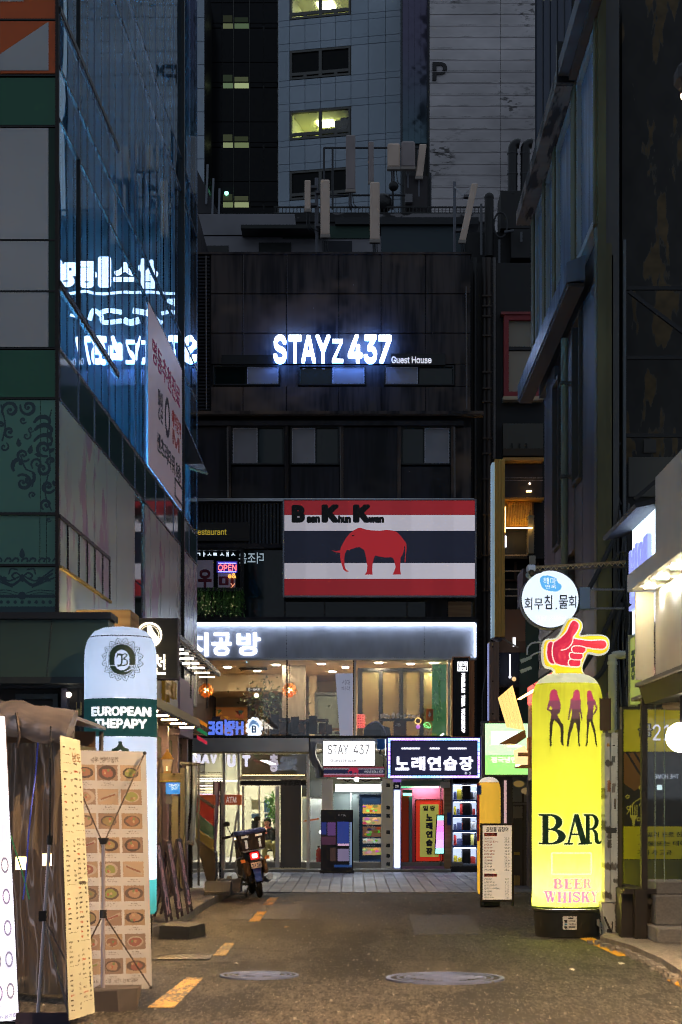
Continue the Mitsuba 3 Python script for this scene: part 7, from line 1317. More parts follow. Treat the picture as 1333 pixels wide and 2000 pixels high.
add('lamp_tube', tube([(C.cx, C.d, 0.45), (C.cx, C.d, 2.85)], [0.068, 0.034], 10), WHITE, b, emit=(9.2, 8.7, 7.2), weight=3.0)
add('floor_lamp', lathe([(0.0, 0.5), (0.2, 0.47), (0.22, 0.40)][::-1], C.cx, C.d, 20), WHITE, b, emit=(56, 54, 50), weight=3.0)
add('tub', lathe([(0.365, 0.0), (0.372, 0.02), (0.392, 0.29), (0.405, 0.30), (0.405, 0.325), (0.30, 0.328), (0.0, 0.33)], C.cx, C.d, 64), sp(40, 40, 34, rough=0.45), b, smooth=30)
add('rim', lathe([(0.398, 0.33), (0.42, 0.335), (0.42, 0.352), (0.40, 0.358)], C.cx, C.d, 64), sp(60, 84, 26), b)
Ct = Column(1108.5, 21.5, 0.385)
add('warning_sticker', Ct.wrap(Ct.fitp(sbox(0, 0, 1, 1), 1093, 1789, 1119, 1815), 0.012), sp(220, 216, 206), b)
for (x0, y0, x1, y1, c) in ((1103, 1791, 1113, 1794, (60, 60, 60)), (1096, 1796, 1101, 1801, (30, 30, 30)), (1104, 1797, 1117, 1799, (120, 120, 120)), (1096, 1803, 1101, 1806, (60, 130, 170)), (1096, 1808, 1101, 1813, (30, 30, 30)), (1104, 1803, 1117, 1805, (110, 110, 110)), (1104, 1808, 1116, 1812, (120, 120, 120))): add('sticker_print', Ct.wrap(Ct.fitp(sbox(0, 0, 1, 1), x0, y0, x1, y1), 0.0155, 0.002), sp(*c), b)
add('white_tag', Ct.to if False else Ct.wrap(Ct.ppoly([(1160, 1797), (1165, 1796), (1170, 1806), (1171, 1826), (1168, 1827), (1166, 1812), (1160, 1808)]), 0.012), sp(210, 206, 190), b)
for ch, x0, x1 in (('B', 1050, 1098), ('A', 1095, 1143), ('R', 1132, 1170)):
    sh = C.fitp(serif(ch), x0, 1590, x1, 1649.5); add('letter_outline', C.wrap(sh.buffer(0.012), 0.004), sp(230, 230, 120), b, emit=(0.95, 0.95, 0.35), weight=0.02); add('letter', C.wrap(sh, 0.009), sp(16, 62, 40), b)
x = 1075
for ch, w in (('B', 19), ('E', 18), ('E', 18), ('R', 19)): add('small_letter', C.wrap(C.fitp(serif(ch), x, 1716, x + w - 2, 1735).buffer(0.005), 0.006), sp(240, 180, 200), b, emit=(0.62, 0.22, 0.3), weight=0.01); x += w + 0.5
x = 1058
for ch, w in (('W', 24), ('H', 19), ('I', 9), ('S', 16), ('K', 19), ('Y', 18)): add('small_letter', C.wrap(C.fitp(serif(ch), x, 1741, x + w - 2, 1762).buffer(0.005), 0.006), sp(240, 180, 210), b, emit=(0.62, 0.22, 0.38), weight=0.01); x += w + 0.4
sh = C.fitp(sbox(0, 0, 1, 1), 1074, 1668, 1146, 1705).buffer(0.02); add('outlined_frame', C.wrap(sh.difference(sh.buffer(-0.014)), 0.004), sp(240, 240, 160), b, emit=(1.05, 1.05, 0.62), weight=0.02)
q7 = lambda pts: [(1030 + x / 6.897, 1190 + y / 6.897) for x, y in pts]
GIRLS = ([(265,1150),(280,1095),(320,1080),(355,1100),(365,1160),(385,1220),(403,1290),(400,1350),(385,1405),(365,1410),(360,1430),(375,1460),(400,1510),(435,1560),(440,1640),(435,1750),(440,1830),(445,1845),(420,1830),(400,1780),(405,1700),(400,1600),(365,1540),(320,1490),(300,1560),(295,1640),(285,1750),(290,1845),(270,1850),(262,1760),(265,1650),(262,1560),(275,1480),(285,1420),(270,1380),(228,1350),(245,1280),(265,1210)],
 [(530,1220),(560,1200),(570,1130),(590,1095),(620,1085),(645,1105),(655,1160),(655,1210),(668,1230),(665,1330),(680,1400),(690,1480),(685,1505),(675,1480),(665,1410),(650,1380),(655,1450),(660,1530),(655,1620),(650,1720),(650,1800),(662,1845),(645,1850),(630,1800),(630,1700),(615,1600),(600,1530),(580,1530),(560,1600),(530,1680),(515,1760),(505,1850),(480,1850),(487,1760),(500,1650),(520,1560),(540,1460),(550,1400),(545,1340),(525,1400),(512,1490),(500,1500),(498,1470),(510,1380),(525,1300)],
 [(760,1110),(790,1090),(815,1110),(830,1160),(850,1210),(870,1220),(905,1335),(880,1385),(850,1425),(840,1415),(860,1380),(890,1330),(870,1280),(850,1300),(840,1370),(838,1440),(835,1510),(860,1580),(880,1660),(890,1760),(905,1850),(895,1850),(875,1790),(865,1700),(840,1620),(810,1530),(800,1500),(785,1540),(775,1640),(765,1740),(765,1800),(745,1850),(733,1845),(745,1780),(750,1680),(755,1580),(750,1500),(750,1450),(765,1380),(770,1310),(755,1280),(760,1220),(755,1160)])
HOLES = (([(250, 1342), (272, 1300), (298, 1332), (288, 1360)],), (), ([(852, 1385), (862, 1300), (885, 1332)],))
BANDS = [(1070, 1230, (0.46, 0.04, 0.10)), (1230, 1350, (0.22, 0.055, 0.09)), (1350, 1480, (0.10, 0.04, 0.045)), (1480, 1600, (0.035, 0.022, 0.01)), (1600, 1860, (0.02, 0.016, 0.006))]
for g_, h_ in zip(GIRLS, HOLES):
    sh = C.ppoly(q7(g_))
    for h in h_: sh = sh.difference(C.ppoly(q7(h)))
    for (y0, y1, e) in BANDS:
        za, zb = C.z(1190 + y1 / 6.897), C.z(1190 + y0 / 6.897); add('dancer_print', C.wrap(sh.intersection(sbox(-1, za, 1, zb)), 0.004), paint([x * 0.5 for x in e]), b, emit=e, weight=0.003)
# the inflated hand
HP = Plane(C.cx, C.d - 0.02, 0)
hq = lambda pts: [HP.uv(*p) for p in q7(pts)]
outer = blob(hq([(345, 940), (350, 850), (320, 812), (240, 790), (200, 720), (190, 600), (200, 470), (250, 400), (380, 385), (440, 310), (480, 230), (530, 140), (600, 108), (680, 120), (740, 170), (755, 240), (735, 300), (715, 348), (780, 343), (880, 338), (1000, 340), (1080, 370), (1115, 440), (1110, 530), (1060, 600), (960, 630), (870, 612), (815, 610), (785, 680), (752, 760), (750, 830), (770, 940)]), 3)
yell = outer.buffer(-0.022)
red = blob(hq([(250, 560), (265, 470), (310, 435), (345, 450), (400, 415), (470, 360), (520, 300), (560, 210), (600, 160), (650, 165), (690, 215), (680, 280), (640, 345), (610, 395), (700, 410), (840, 430), (960, 420), (1030, 430), (1062, 470), (1050, 520), (1000, 550), (900, 545), (790, 530), (780, 570), (742, 610), (745, 650), (715, 690), (715, 740), (690, 780), (600, 785), (540, 780), (450, 770), (370, 745), (320, 750), (270, 700), (250, 620)]), 3)
bd = outer.exterior
def puff_h(pts, D=0.15, Tk=0.13): return np.array([Tk * math.sqrt(max(0.0, 1 - (1 - min(1.0, bd.distance(Point(*q)) / D)) ** 2)) for q in pts])
def puff(poly, off, back=False, step=0.025, edge=True):
    out = []
    for g_ in getattr(poly, 'geoms', [poly]):
        if g_.geom_type != 'Polygon': continue
        m = trimesh.creation.extrude_polygon(g_, 1.0, engine='earcut'); 
        v, f = np.array(m.vertices), np.array(m.faces); top = (v[f][:, :, 2] > 0.5).all(1); mm = trimesh.Trimesh(v, f[top], process=True)
        v, f = trimesh.remesh.subdivide_to_size(mm.vertices, mm.faces, max_edge=step, max_iter=10)
        h = puff_h(v[:, :2]) * (-1 if back else 1) + off * (-1 if back else 1); out.append((np.stack([v[:, 0], v[:, 1], h], 1), f[:, ::-1] if back else f))
    return HP.to(join(*out))
add('hand_edge', puff(outer.difference(yell), 0.0), 'white_cloth', b, emit=(0.42, 0.42, 0.36)); add('hand_back', puff(outer, 0.0, True), 'yellow_cloth', b, emit=(0.5, 0.42, 0.05))
add('hand_field', puff(yell.difference(red), 0.0), sp(220, 190, 20), b, emit=(0.84, 0.58, 0.022)); rx0, _, rx1, _ = red.bounds
for i in range(5): add('hand_print', puff(red.intersection(sbox(rx0 - 0.01 if i == 0 else rx0 + (rx1 - rx0) * i / 5, -9, rx0 + (rx1 - rx0) * (i + 1) / 5 + (0.01 if i == 4 else 0), 9)), 0.0015), sp(200, 30, 50), b, emit=((0.40, 0.012, 0.05), (0.50, 0.018, 0.052), (0.60, 0.028, 0.055), (0.70, 0.04, 0.055), (0.78, 0.052, 0.06))[i])  # glow rises from left to right to imitate shading on the hand
LN = [hq([(605, 395), (595, 450), (560, 510), (500, 550), (445, 562)]), hq([(345, 450), (325, 540), (328, 640), (350, 710), (380, 745)]), hq([(790, 530), (700, 505), (620, 505), (585, 530), (590, 575), (620, 600), (700, 605), (745, 605)]), hq([(600, 590), (560, 600), (555, 650), (590, 685), (680, 690), (720, 685)]), hq([(575, 680), (545, 700), (540, 745), (565, 780)])]
lines = union_all([stroke(l, 0.013, True) for l in LN] + [red.exterior.buffer(0.008)]); add('hand_lines', puff(lines.buffer(0), 0.004, step=0.03), sp(240, 190, 180), b, emit=(1.0, 0.6, 0.5))
add('neck', lathe([(0.185, 3.05), (0.16, 3.09), (0.13, 3.13), (0.1, 3.2)], C.cx, C.d + 0.03, 40), sp(220, 190, 20), b, smooth=True, emit=(0.72, 0.62, 0.02))

# european balloon on the left
Ce = Column(235.5, 17.8, 0.349)
e = thing('white_balloon', 'white and dark green inflatable column with a round emblem and English lettering', 'inflatable sign')
zT = lambda y: Ce.z(y)
segs = [('teal_foot', 'teal_cloth', [(0.33, zT(1788)), (0.349, zT(1782)), (0.349, zT(1720))]), ('body', 'bluish_cloth', [(0.349, zT(1719.6)), (0.351, zT(1600)), (0.349, zT(1438.4))]), ('dark_band', 'dark_green_cloth', [(0.35, zT(1438)), (0.35, zT(1364))]), ('body', 'bluish_cloth', [(0.349, zT(1363.6)), (0.349, zT(1290)), (0.342, zT(1266)), (0.32, zT(1249)), (0.30, zT(1241))]), ('dome', 'bluish_cloth', [(0.299, zT(1240.6)), (0.25, zT(1229)), (0.17, zT(1222)), (0.08, zT(1219.5)), (0.0, zT(1219))])]
for nm, m_, pr in segs: add(nm, wrinkle(lathe(dense(pr, 5), Ce.cx, Ce.d, 80), Ce.cx, Ce.d, zT(1300), zT(1225), 0.008, 29), m_, e, smooth=True)
add('lamp_tube', tube([(Ce.cx, Ce.d, 0.6), (Ce.cx, Ce.d, 3.12)], [0.046, 0.056], 10), WHITE, e, emit=(4.6, 5.25, 6.4), weight=2.5); add('foot_lamp', lathe([(0.18, 0.62), (0.17, 0.68), (0.0, 0.7)], Ce.cx, Ce.d, 20), WHITE, e, emit=(7, 8.4, 9.4), weight=1.5)
add('base', lathe([(0.27, 0.0), (0.29, 0.02), (0.31, 0.46), (0.0, 0.465)], Ce.cx, Ce.d, 40), BLACK, e, smooth=30)
add('seam', lathe([(0.302, zT(1242)), (0.306, zT(1241)), (0.300, zT(1240))], Ce.cx, Ce.d, 60), sp(70, 80, 96), e)
DG = sp(20, 56, 52)
for t, x0, y0, x1, y1 in (('EUROPEAN', 186, 1380, 299, 1399), ('THEPAPY', 194, 1404, 292, 1423)): add('lettering', Ce.wrap(Ce.fitp(glyphs(t, bold=6), x0, y0, x1, y1), 0.005), sp(225, 235, 245), e, emit=(0.55, 0.66, 0.78), weight=0.05)
arch = lambda x0, y0, x1, y1: Ce.fitp(LineString([(0, 0.5), (0, 1.0)]).buffer(1.0, quad_segs=12), x0, y0, x1, y1)
A1 = arch(223, 1259, 271, 1319); A0 = arch(233, 1270, 261, 1310); zl = Ce.z(1300.5)
ring = A1.difference(A0).difference(sbox(-1, zl - 0.004, 1, zl + 0.004))
for q in range(4): ring = ring.difference(stroke([(Ce.x(252 + q * 4.5), Ce.z(1313 - q * 2.5)), (Ce.x(261 + q * 2.6), Ce.z(1309 - q)), (Ce.x(263 + q * 2.6), Ce.z(1300))], 0.006, True))
add('emblem_arch', Ce.wrap(ring, 0.005), DG, e); add('emblem_outline', Ce.wrap(arch(221, 1256.5, 273, 1321.5).difference(arch(221.8, 1257.6, 272.2, 1320.4)), 0.005), DG, e)
cx_, cz_ = Ce.x(247), Ce.z(1289)
pet = []
for q in range(16):
    a0 = 6.283 * q / 16 + 0.196; P_ = lambda a_, r_: (cx_ + r_ * 0.92 * math.cos(a_), cz_ + r_ * math.sin(a_)); R0, R1 = 0.168, 0.208
    pet += [stroke([P_(a0 - 0.2, R0), P_(a0 - 0.1, R1 * 0.93), P_(a0, R1), P_(a0 + 0.1, R1 * 0.93), P_(a0 + 0.2, R0)], 0.0045), stroke([P_(a0 - 0.2, R0), P_(a0 - 0.06, R0 * 0.95), P_(a0, R1 * 0.9), P_(a0 + 0.06, R0 * 0.95), P_(a0 + 0.2, R0)], 0.003)]
add('emblem_petals', Ce.wrap(union_all(pet), 0.005), DG, e)
add('emblem_letter', Ce.wrap(union_all([stroke([(Ce.x(x), Ce.z(y)) for x, y in p_], w_, True) for p_, w_ in (([(240, 1280), (246, 1279), (247, 1288), (246, 1298), (240, 1302)], 0.014), ([(238, 1284), (240, 1278), (246, 1281), (252, 1278), (256, 1281), (250, 1288)], 0.010), ([(248, 1288), (256, 1290), (256, 1298), (248, 1301), (240, 1300)], 0.011))]), 0.005), DG, e)
add('korean_letter', Ce.wrap(Ce.fitp(glyphs('숲', bold=5), 226, 1448, 262, 1500), 0.005), DG, e); add('foot_letter', Ce.wrap(Ce.fitp(glyphs('9', bold=2), 290, 1757, 297, 1770), 0.005), sp(220, 235, 235), e, emit=(.5, .6, .6), weight=.01)
# small yellow column
Cs = Column(955.5, 30.6, 0.196)
k = thing('small_yellow_balloon', 'small dull yellow inflatable column with a white top behind the menu board', 'inflatable sign')
add('column', lathe(dense([(0.18, 0.02), (0.196, 0.1), (0.196, 1.0), (0.19, 1.05), (0.197, 1.5), (0.196, Cs.z(1548)), (0.188, Cs.z(1536)), (0.168, Cs.z(1528))]), Cs.cx, Cs.d, 40), sp(226, 176, 40), k, smooth=True, emit=(0.52, 0.31, 0.035)); add('top', lathe([(0.167, Cs.z(1527.6)), (0.13, Cs.z(1521.5)), (0.07, Cs.z(1518)), (0, Cs.z(1517))], Cs.cx, Cs.d, 40), WHITE, k, smooth=True, emit=(0.5, 0.46, 0.4)); add('side_strip', Cs.wrap(sbox(-0.196, 0.9, -0.16, Cs.z(1530)), 0.004), sp(200, 60, 60), k); add('blue_label', Cs.wrap(sbox(-0.19, Cs.z(1552), -0.13, Cs.z(1534)), 0.008), sp(40, 70, 160), k)

# menu board on the right
k = thing('price_board', 'brown framed price board with red and black Korean rows before the small yellow column', 'menu board')
PB_ = Plane(at(940, 1700, 27.2)[0], 27.2, 4)
bu = lambda x, y: PB_.uv(x, y)
add('frame', PB_.frame(939, 1608, 1004, 1761, 0.03, -0.04, 0.03), sp(60, 44, 34), k); add('sheet', PB_.pbox(943, 1612, 1000, 1757, -0.03, 0.012), sp(206, 184, 160), k, emit=(0.5, 0.39, 0.28)); add('leg', PB_.pbox(939, 1761, 943, 1772, -0.04, 0.02), BLACK, k); add('leg', PB_.pbox(1000, 1759, 1004, 1770, -0.04, 0.02), BLACK, k); add('rear_leg', PB_.to(bar([PB_.u(970), 1.2, -0.05], [PB_.u(972), 0.0, -0.5], 0.04)), BLACK, k); add('weight', PB_.pbox(946, 1762, 978, 1770, -0.35, -0.02), sp(24, 24, 26), k)  # the glow of the sheet stands in for light falling on it
RD, DK = sp(170, 40, 34), sp(50, 40, 36)
add('heading', PB_.text('곰탕홍 곰장어', 950, 1615, 993, 1625, 0.012, 0.015, bold=2), DK, k)
for y, t in ((1627, '메인메뉴'), (1706.5, '식사메뉴')): add('label_plate', PB_.pbox(946, y, 971, y + 6, 0.012, 0.015), RD, k); add('label_lettering', PB_.text(t, 949, y + 1.2, 967, y + 4.8, 0.015, 0.017), sp(230, 220, 210), k)
items = ['곰장어', '매운곰장어', '닭갈비', '꼼장어', '돼지불백', '매운닭발', '골뱅이', '오돌뼈', '계란찜', '순두부', '가오리찜']
for i, t in enumerate(items): add('row', PB_.text(t, 946, 1636 + i * 6.1, 946 + 5.2 * len(t), 1639.6 + i * 6.1, 0.012, 0.015, bold=1), RD if i < 8 else DK, k); add('price', PB_.text('13.0', 986, 1636 + i * 6.1, 995, 1639.6 + i * 6.1, 0.012, 0.015, bold=1), DK, k)
for i, t in enumerate(['비빔밥', '된장찌개', '공기밥추가', '잔치국수전골', '수제비', '물냉면', '비빔국수']): add('row', PB_.text(t, 946, 1715.5 + i * 6, 946 + 5 * len(t), 1719 + i * 6, 0.012, 0.015, bold=1), DK, k); add('price', PB_.text('7.0', 987, 1715.5 + i * 6, 994, 1719 + i * 6, 0.012, 0.015, bold=1), DK, k)

# ------------------------------------------------------------------ banner stands and vinyl tent in the left foreground
class Quad:
    """A flat sheet through four points (top left, top right, bottom right, bottom left)."""
    def __init__(s, tl, tr, br, bl):
        s.c = [np.asarray(x, float) for x in (tl, tr, br, bl)]; n = np.cross(s.c[1] - s.c[0], s.c[3] - s.c[0]); s.n = n / np.linalg.norm(n)
        if s.n[1] > 0: s.n = -s.n
    def at(s, u, v, w=0.0): a, b, c, d = s.c; return (a * (1 - u) + b * u) * (1 - v) + (d * (1 - u) + c * u) * v + s.n * w
    def rect(s, u0, v0, u1, v1, w0=0.0, w1=0.002):
        if u1 - u0 < 0.9: return hull([s.at(u, v, w) for u in (u0, u1) for v in (v0, v1) for w in (w0, w1)])
        return s.poly(sbox(u0, v0, u1, v1), w0, w1, 0.06)
    def poly(s, p, w0=0.0, w1=0.002, step=None):
        v, f = extrude(p, 1.0)
        if step: m_ = trimesh.Trimesh(v * [1, 1, 0.05], f, process=True); v, f = trimesh.remesh.subdivide_to_size(m_.vertices, m_.faces, max_edge=step, max_iter=9); v = v * [1, 1, 20]
        o = np.array([s.at(x, y, w0 + (w1 - w0) * z) for x, y, z in v])
        e1, e2 = s.at(1, 0) - s.at(0, 0), s.at(0, 1) - s.at(0, 0)
        return o, (f if np.cross(e1, e2) @ s.n > 0 else f[:, ::-1])
    def text(s, t, u0, v0, u1, v1, w0=0.0, w1=0.002, **k): g_ = affinity.scale(glyphs(t, **k), 1, -1); return s.poly(fit(g_, u0, v0, u1, v1), w0, w1)
# vinyl tent
tn = thing('vinyl_tent', 'clear vinyl tent with a rolled grey edge and warm lamps inside at the left edge', 'tent')
def f_vinyl(p, n, uv): return mi.Color3f(0.105, 0.093, 0.08) * (0.45 + 1.1 * fbm(p.x * 6, p.y * 2, p.z * 1.3, 4))
scene['vinyl'] = {'type': 'blendbsdf', 'weight': 0.55, 'a': {'type': 'twosided', 'bsdf': {'type': 'principled', 'base_color': proc(f_vinyl), 'roughness': 0.09, 'specular': 1.0, 'clearcoat': 0.8, 'clearcoat_gloss': 0.9}}, 'b': {'type': 'thindielectric', 'int_ior': 1.5}}
nx, nz = 70, 60; r6 = np.random.default_rng(21); vs = []
for j in range(nz):
    t = j / (nz - 1); z = 0.03 + t * 2.02
    for i in range(nx):
        s_ = i / (nx - 1); x = -3.5 + s_ * 1.20 + (0.012 * math.sin(9 * t)) * s_; fold = (0.3 + 0.9 * t ** 3) * (0.06 * math.sin(s_ * 46 + 1.2 * math.sin(t * 4)) + 0.03 * math.sin(s_ * 91 + 3 * t)) + 0.03 * math.sin(s_ * 13 + t * 5) + 0.012 * math.sin(t * 23 + s_ * 30)
        vs.append([x, 14.75 + 0.25 * (1 - s_) + fold, z])
fs = [[j * nx + i, j * nx + i + 1, (j + 1) * nx + i + 1] for j in range(nz - 1) for i in range(nx - 1)] + [[j * nx + i, (j + 1) * nx + i + 1, (j + 1) * nx + i] for j in range(nz - 1) for i in range(nx - 1)]
add('curtain', (np.array(vs), np.array(fs)), 'vinyl', tn, smooth=True)
side = [[-2.30 + 0.03 * math.sin(t * 40 + z * 3) + 0.02 * math.sin(z * 9), 14.8 + t * 1.6, z] for z in np.linspace(0.03, 2.05, 30) for t in np.linspace(0, 1, 24)]
add('side_curtain', (np.array(side), np.array([[j * 24 + i, j * 24 + i + 1, (j + 1) * 24 + i + 1] for j in range(29) for i in range(23)] + [[j * 24 + i, (j + 1) * 24 + i + 1, (j + 1) * 24 + i] for j in range(29) for i in range(23)])), 'vinyl', tn, smooth=True)
mat('grey_tarp', lambda p, n, uv: mi.Color3f(0.10, 0.088, 0.085) * (0.6 + 0.8 * fbm(p.x * 4, p.y * 2, p.z * 5, 4)), rough=0.22, bump=lambda p, n, uv: fbm(p.x * 7, p.y * 5, p.z * 9, 3), bump_scale=0.05, clearcoat=0.6)
pr = [(x, 14.5, 2.36 - (x + 3.5) * 0.16 + 0.01 * math.sin(x * 21)) for x in np.linspace(-3.6, -2.22, 22)]
add('rolled_edge', tube(pr, [0.145 + 0.009 * math.sin(i * 1.9) + 0.006 * math.sin(i * 4.3) for i in range(22)], 14), 'grey_tarp', tn, smooth=60); add('roof_sheet', hull([[x, d, z] for x, d, z in ((-3.6, 14.5, 2.46), (-2.2, 14.5, 2.26), (-2.2, 16.4, 2.24), (-3.6, 16.4, 2.44))] + [[x, d, z - 0.03] for x, d, z in ((-3.6, 14.5, 2.46), (-2.2, 14.5, 2.26), (-2.2, 16.4, 2.24), (-3.6, 16.4, 2.44))]), 'grey_tarp', tn)
for y_ in (14.7, 16.4): add('pole', tube([(-2.27, y_, 0), (-2.24, y_, 2.2)], 0.02, 8), sp(60, 60, 64), tn)
add('tie', tube(spline([(-2.62, 14.33, 2.27), (-2.6, 14.34, 2.1), (-2.63, 14.4, 2.0)]), 0.012, 6), sp(60, 52, 48), tn)
for (x, y, w, h) in ((42, 1686, 20, 26), (93, 1679, 18, 24)): c = at(x, y, 15.6); add('warm_lamp', box(c[0] - w * 0.0021, c[0] + w * 0.0021, 15.55, 15.6, c[2] - h * 0.0021, c[2] + h * 0.0021), WHITE, tn, emit=(13, 8.0, 3.0))
add('back_sheet', box(-3.6, -2.3, 16.42, 16.46, 0, 2.2), sp(84, 66, 48), tn)
for (x0, x1, dx, c) in ((-2.92, -2.9, 0.35, (60, 150, 90)), (-2.5, -2.49, -0.12, (70, 90, 200))): add('coloured_cord', tube(spline([(x0 + dx * t, 14.62 + 0.03 * math.sin(t * 9), 2.05 - 1.25 * t) for t in np.linspace(0, 1, 6)]), 0.006, 5), sp(*c), tn)
# bright menu panel at the far left
k = thing('lit_menu_panel', 'overexposed white lit menu panel with faint food pictures at the far left edge', 'menu panel')
Q = Quad(at(-130, 1372, 13.1), at(11, 1397, 13.3), at(39, 1992, 13.3), at(-110, 2030, 13.1))
add('cabinet', hull([Q.at(u, v, w) for u in (0, 1) for v in (0, 1) for w in (-0.1, -0.002)]), sp(70, 70, 76), k); add('face', Q.rect(0.01, 0.005, 0.985, 0.995, 0.0, 0.004), WHITE, k, emit=(1.5, 1.36, 1.6)); add('rear_face', Q.rect(0.02, 0.02, 0.98, 0.98, -0.108, -0.101), WHITE, k, emit=(2.2, 2.0, 2.3))  # unseen glowing back added to put highlights on the vinyl curtain
for i in range(9):
    for j in range(6):
        u, v = 0.05 + j * 0.155, 0.05 + i * 0.102; c = [(1.3, 0.95, 1.15), (1.35, 1.1, 0.95), (0.9, 0.85, 1.05), (1.2, 1.0, 1.25)][(i * 3 + j * 5) % 4]
        add('dish_picture', Q.rect(u, v, u + 0.13, v + 0.066, 0.004, 0.006), WHITE, k, emit=c, weight=0.002)
        if i > 3: add('dish_ring', Q.poly(affinity.scale(Point(u + 0.065, v + 0.033).buffer(1, quad_segs=6), 0.05, 0.026).difference(affinity.scale(Point(u + 0.065, v + 0.033).buffer(1, quad_segs=6), 0.037, 0.019)), 0.006, 0.008), sp(90, 80, 96), k, emit=(0.32, 0.26, 0.36), weight=0.002)
for i in range(9): add('lettering', Q.text('냉면 만두 김밥 라면 우동', 0.06, 0.123 + i * 0.102, 0.95, 0.131 + i * 0.102, 0.004, 0.006), sp(150, 140, 150), k, emit=(0.7, 0.6, 0.7), weight=0.003)
add('foot_lettering', Q.text('사리추가 공기밥', 0.55, 0.972, 0.96, 0.986, 0.004, 0.006, bold=3), sp(120, 110, 130), k, emit=(0.35, 0.3, 0.4), weight=0.003)
add('foot_bar', hull([at(x, y, d) for x in (-150, 42) for y in (1996, 2016) for d in (13.1, 13.5)]), BLACK, k)
# banner 1: narrow yellowish price banner seen at an angle
def strut(a, b_, r_, m_, parent, name='strut'): add(name, tube([a, b_], r_, 7), m_, parent)
k = thing('price_banner', 'narrow cream price list banner on a stand seen at an angle beside the tent', 'banner stand')
Q = Quad(at(117.5, 1436, 12.95), at(156.5, 1446, 13.4), at(185.5, 1978, 13.35), at(135, 1994, 12.9))
mat('cream_sheet', lambda p, n, uv: mi.Color3f(0.41, 0.42, 0.33) * (0.9 + 0.2 * noise(p.x * 4, p.y * 4, p.z * 2)), rough=0.45)
add('sheet', Q.rect(0, 0, 1, 1, -0.003, 0.0), 'cream_sheet', k)
W_K = ['김치찌개', '된장찌개', '부대찌개', '삼겹살', '비빔밥', '물냉면', '만두국', '갈비탕', '순두부', '제육볶음']
INK, INKR = sp(60, 48, 40), sp(160, 70, 44)
r7 = np.random.default_rng(31)
for col, (u0, um, pu) in enumerate(((0.1, 0.34, 0.5), (0.6, 0.82, 0.92))):
    y = 0.035
    while y < 0.975:
        if r7.random() < 0.08: add('rule', Q.rect(u0, y, u0 + 0.36, y + 0.0012, 0.0, 0.0015), INK, k); y += 0.03; continue
        t = W_K[int(r7.integers(0, 10))]; w_ = 0.042 * len(t) * r7.uniform(0.6, 1.1); add('row', Q.text(t, u0, y, u0 + w_, y + 0.0065, 0.0, 0.0015), INKR if r7.random() < 0.3 else INK, k)
        if r7.random() < 0.8: add('price', Q.text('8.0', pu - 0.06, y, pu, y + 0.0075, 0.0, 0.0015), INK, k)
        y += 0.0175 if y > 0.35 else 0.027
add('script_heading', Q.text('남도', 0.55, 0.05, 0.95, 0.085, 0.0, 0.0015, bold=2), sp(120, 96, 70), k); add('black_bar', Q.rect(0.86, 0.85, 0.9, 0.895, 0.0, 0.0016), BLACK, k); add('sub_heading', Q.text('추가메뉴', 0.62, 0.515, 0.92, 0.53, 0.0, 0.0015, bold=3), INK, k)
SIL = sp(170, 165, 172, rough=0.3, metal=0.7)
p0, p1, p2 = at(99, 1418, 13.25), at(97, 1640, 13.2), at(74, 1984, 13.1)
add('pole', tube([p1, p2], 0.013, 10), SIL, k, smooth=40); strut(p0, p1, 0.006, BLACK, k, 'upper_rod'); add('hub', tube([at(98, 1632, 13.2), at(96.5, 1650, 13.2)], 0.022, 10), BLACK, k); hb = at(84, 1789, 13.15); add('hub', hull([hb + np.array(o) * 0.026 for o in ((-1, -1, -1.4), (1, -1, -1.4), (-1, 1, -1.4), (1, 1, -1.4), (-1, -1, 1.4), (1, -1, 1.4), (-1, 1, 1.4), (1, 1, 1.4))]), BLACK, k)
for q in ((133, 1968, 13.0), (136, 1990, 12.95), (178, 1975, 13.3)): strut(hb, at(*q), 0.006, sp(110, 106, 110, rough=0.35, metal=0.5), k)
add('base', hull([at(x, y, d) for x, y in ((32, 1978), (134, 1978), (138, 2012), (28, 2012)) for d in (13.0, 13.4)]), sp(44, 40, 62), k)
# banner 2: picture menu seen from behind
k = thing('picture_menu_banner', 'grey white picture menu banner seen from behind with its stand pole and weight', 'banner stand')
Q = Quad(at(143, 1465, 14.25), at(285, 1468, 14.25), at(297.5, 1931, 14.2), at(158, 1936, 14.2))
mat('banner_back', lambda p, n, uv: mi.Color3f(0.36, 0.37, 0.38) * (0.88 + 0.24 * fbm(p.x * 3, p.y, p.z * 1.5, 3)), rough=0.5)
add('sheet', Q.rect(0, 0, 1, 1, -0.003, 0.0), 'banner_back', k)
add('heading', Q.text('가정식백반 메뉴', 0.24, 0.025, 0.62, 0.05, 0.0, 0.0015, mirror=True, bold=1), sp(70, 60, 54), k); add('foot_lettering', Q.text('배달포장 가능, 원산지 국내산', 0.1, 0.955, 0.8, 0.972, 0.0, 0.0015, mirror=True, bold=1), sp(80, 70, 64), k)
bg = [(138, 120, 100), (126, 106, 92), (146, 130, 112), (120, 104, 94)]; pl_ = [(70, 60, 58), (146, 136, 126), (86, 74, 68)]; fd = [(122, 90, 72), (118, 106, 74), (138, 114, 96), (116, 122, 72), (122, 80, 72)]
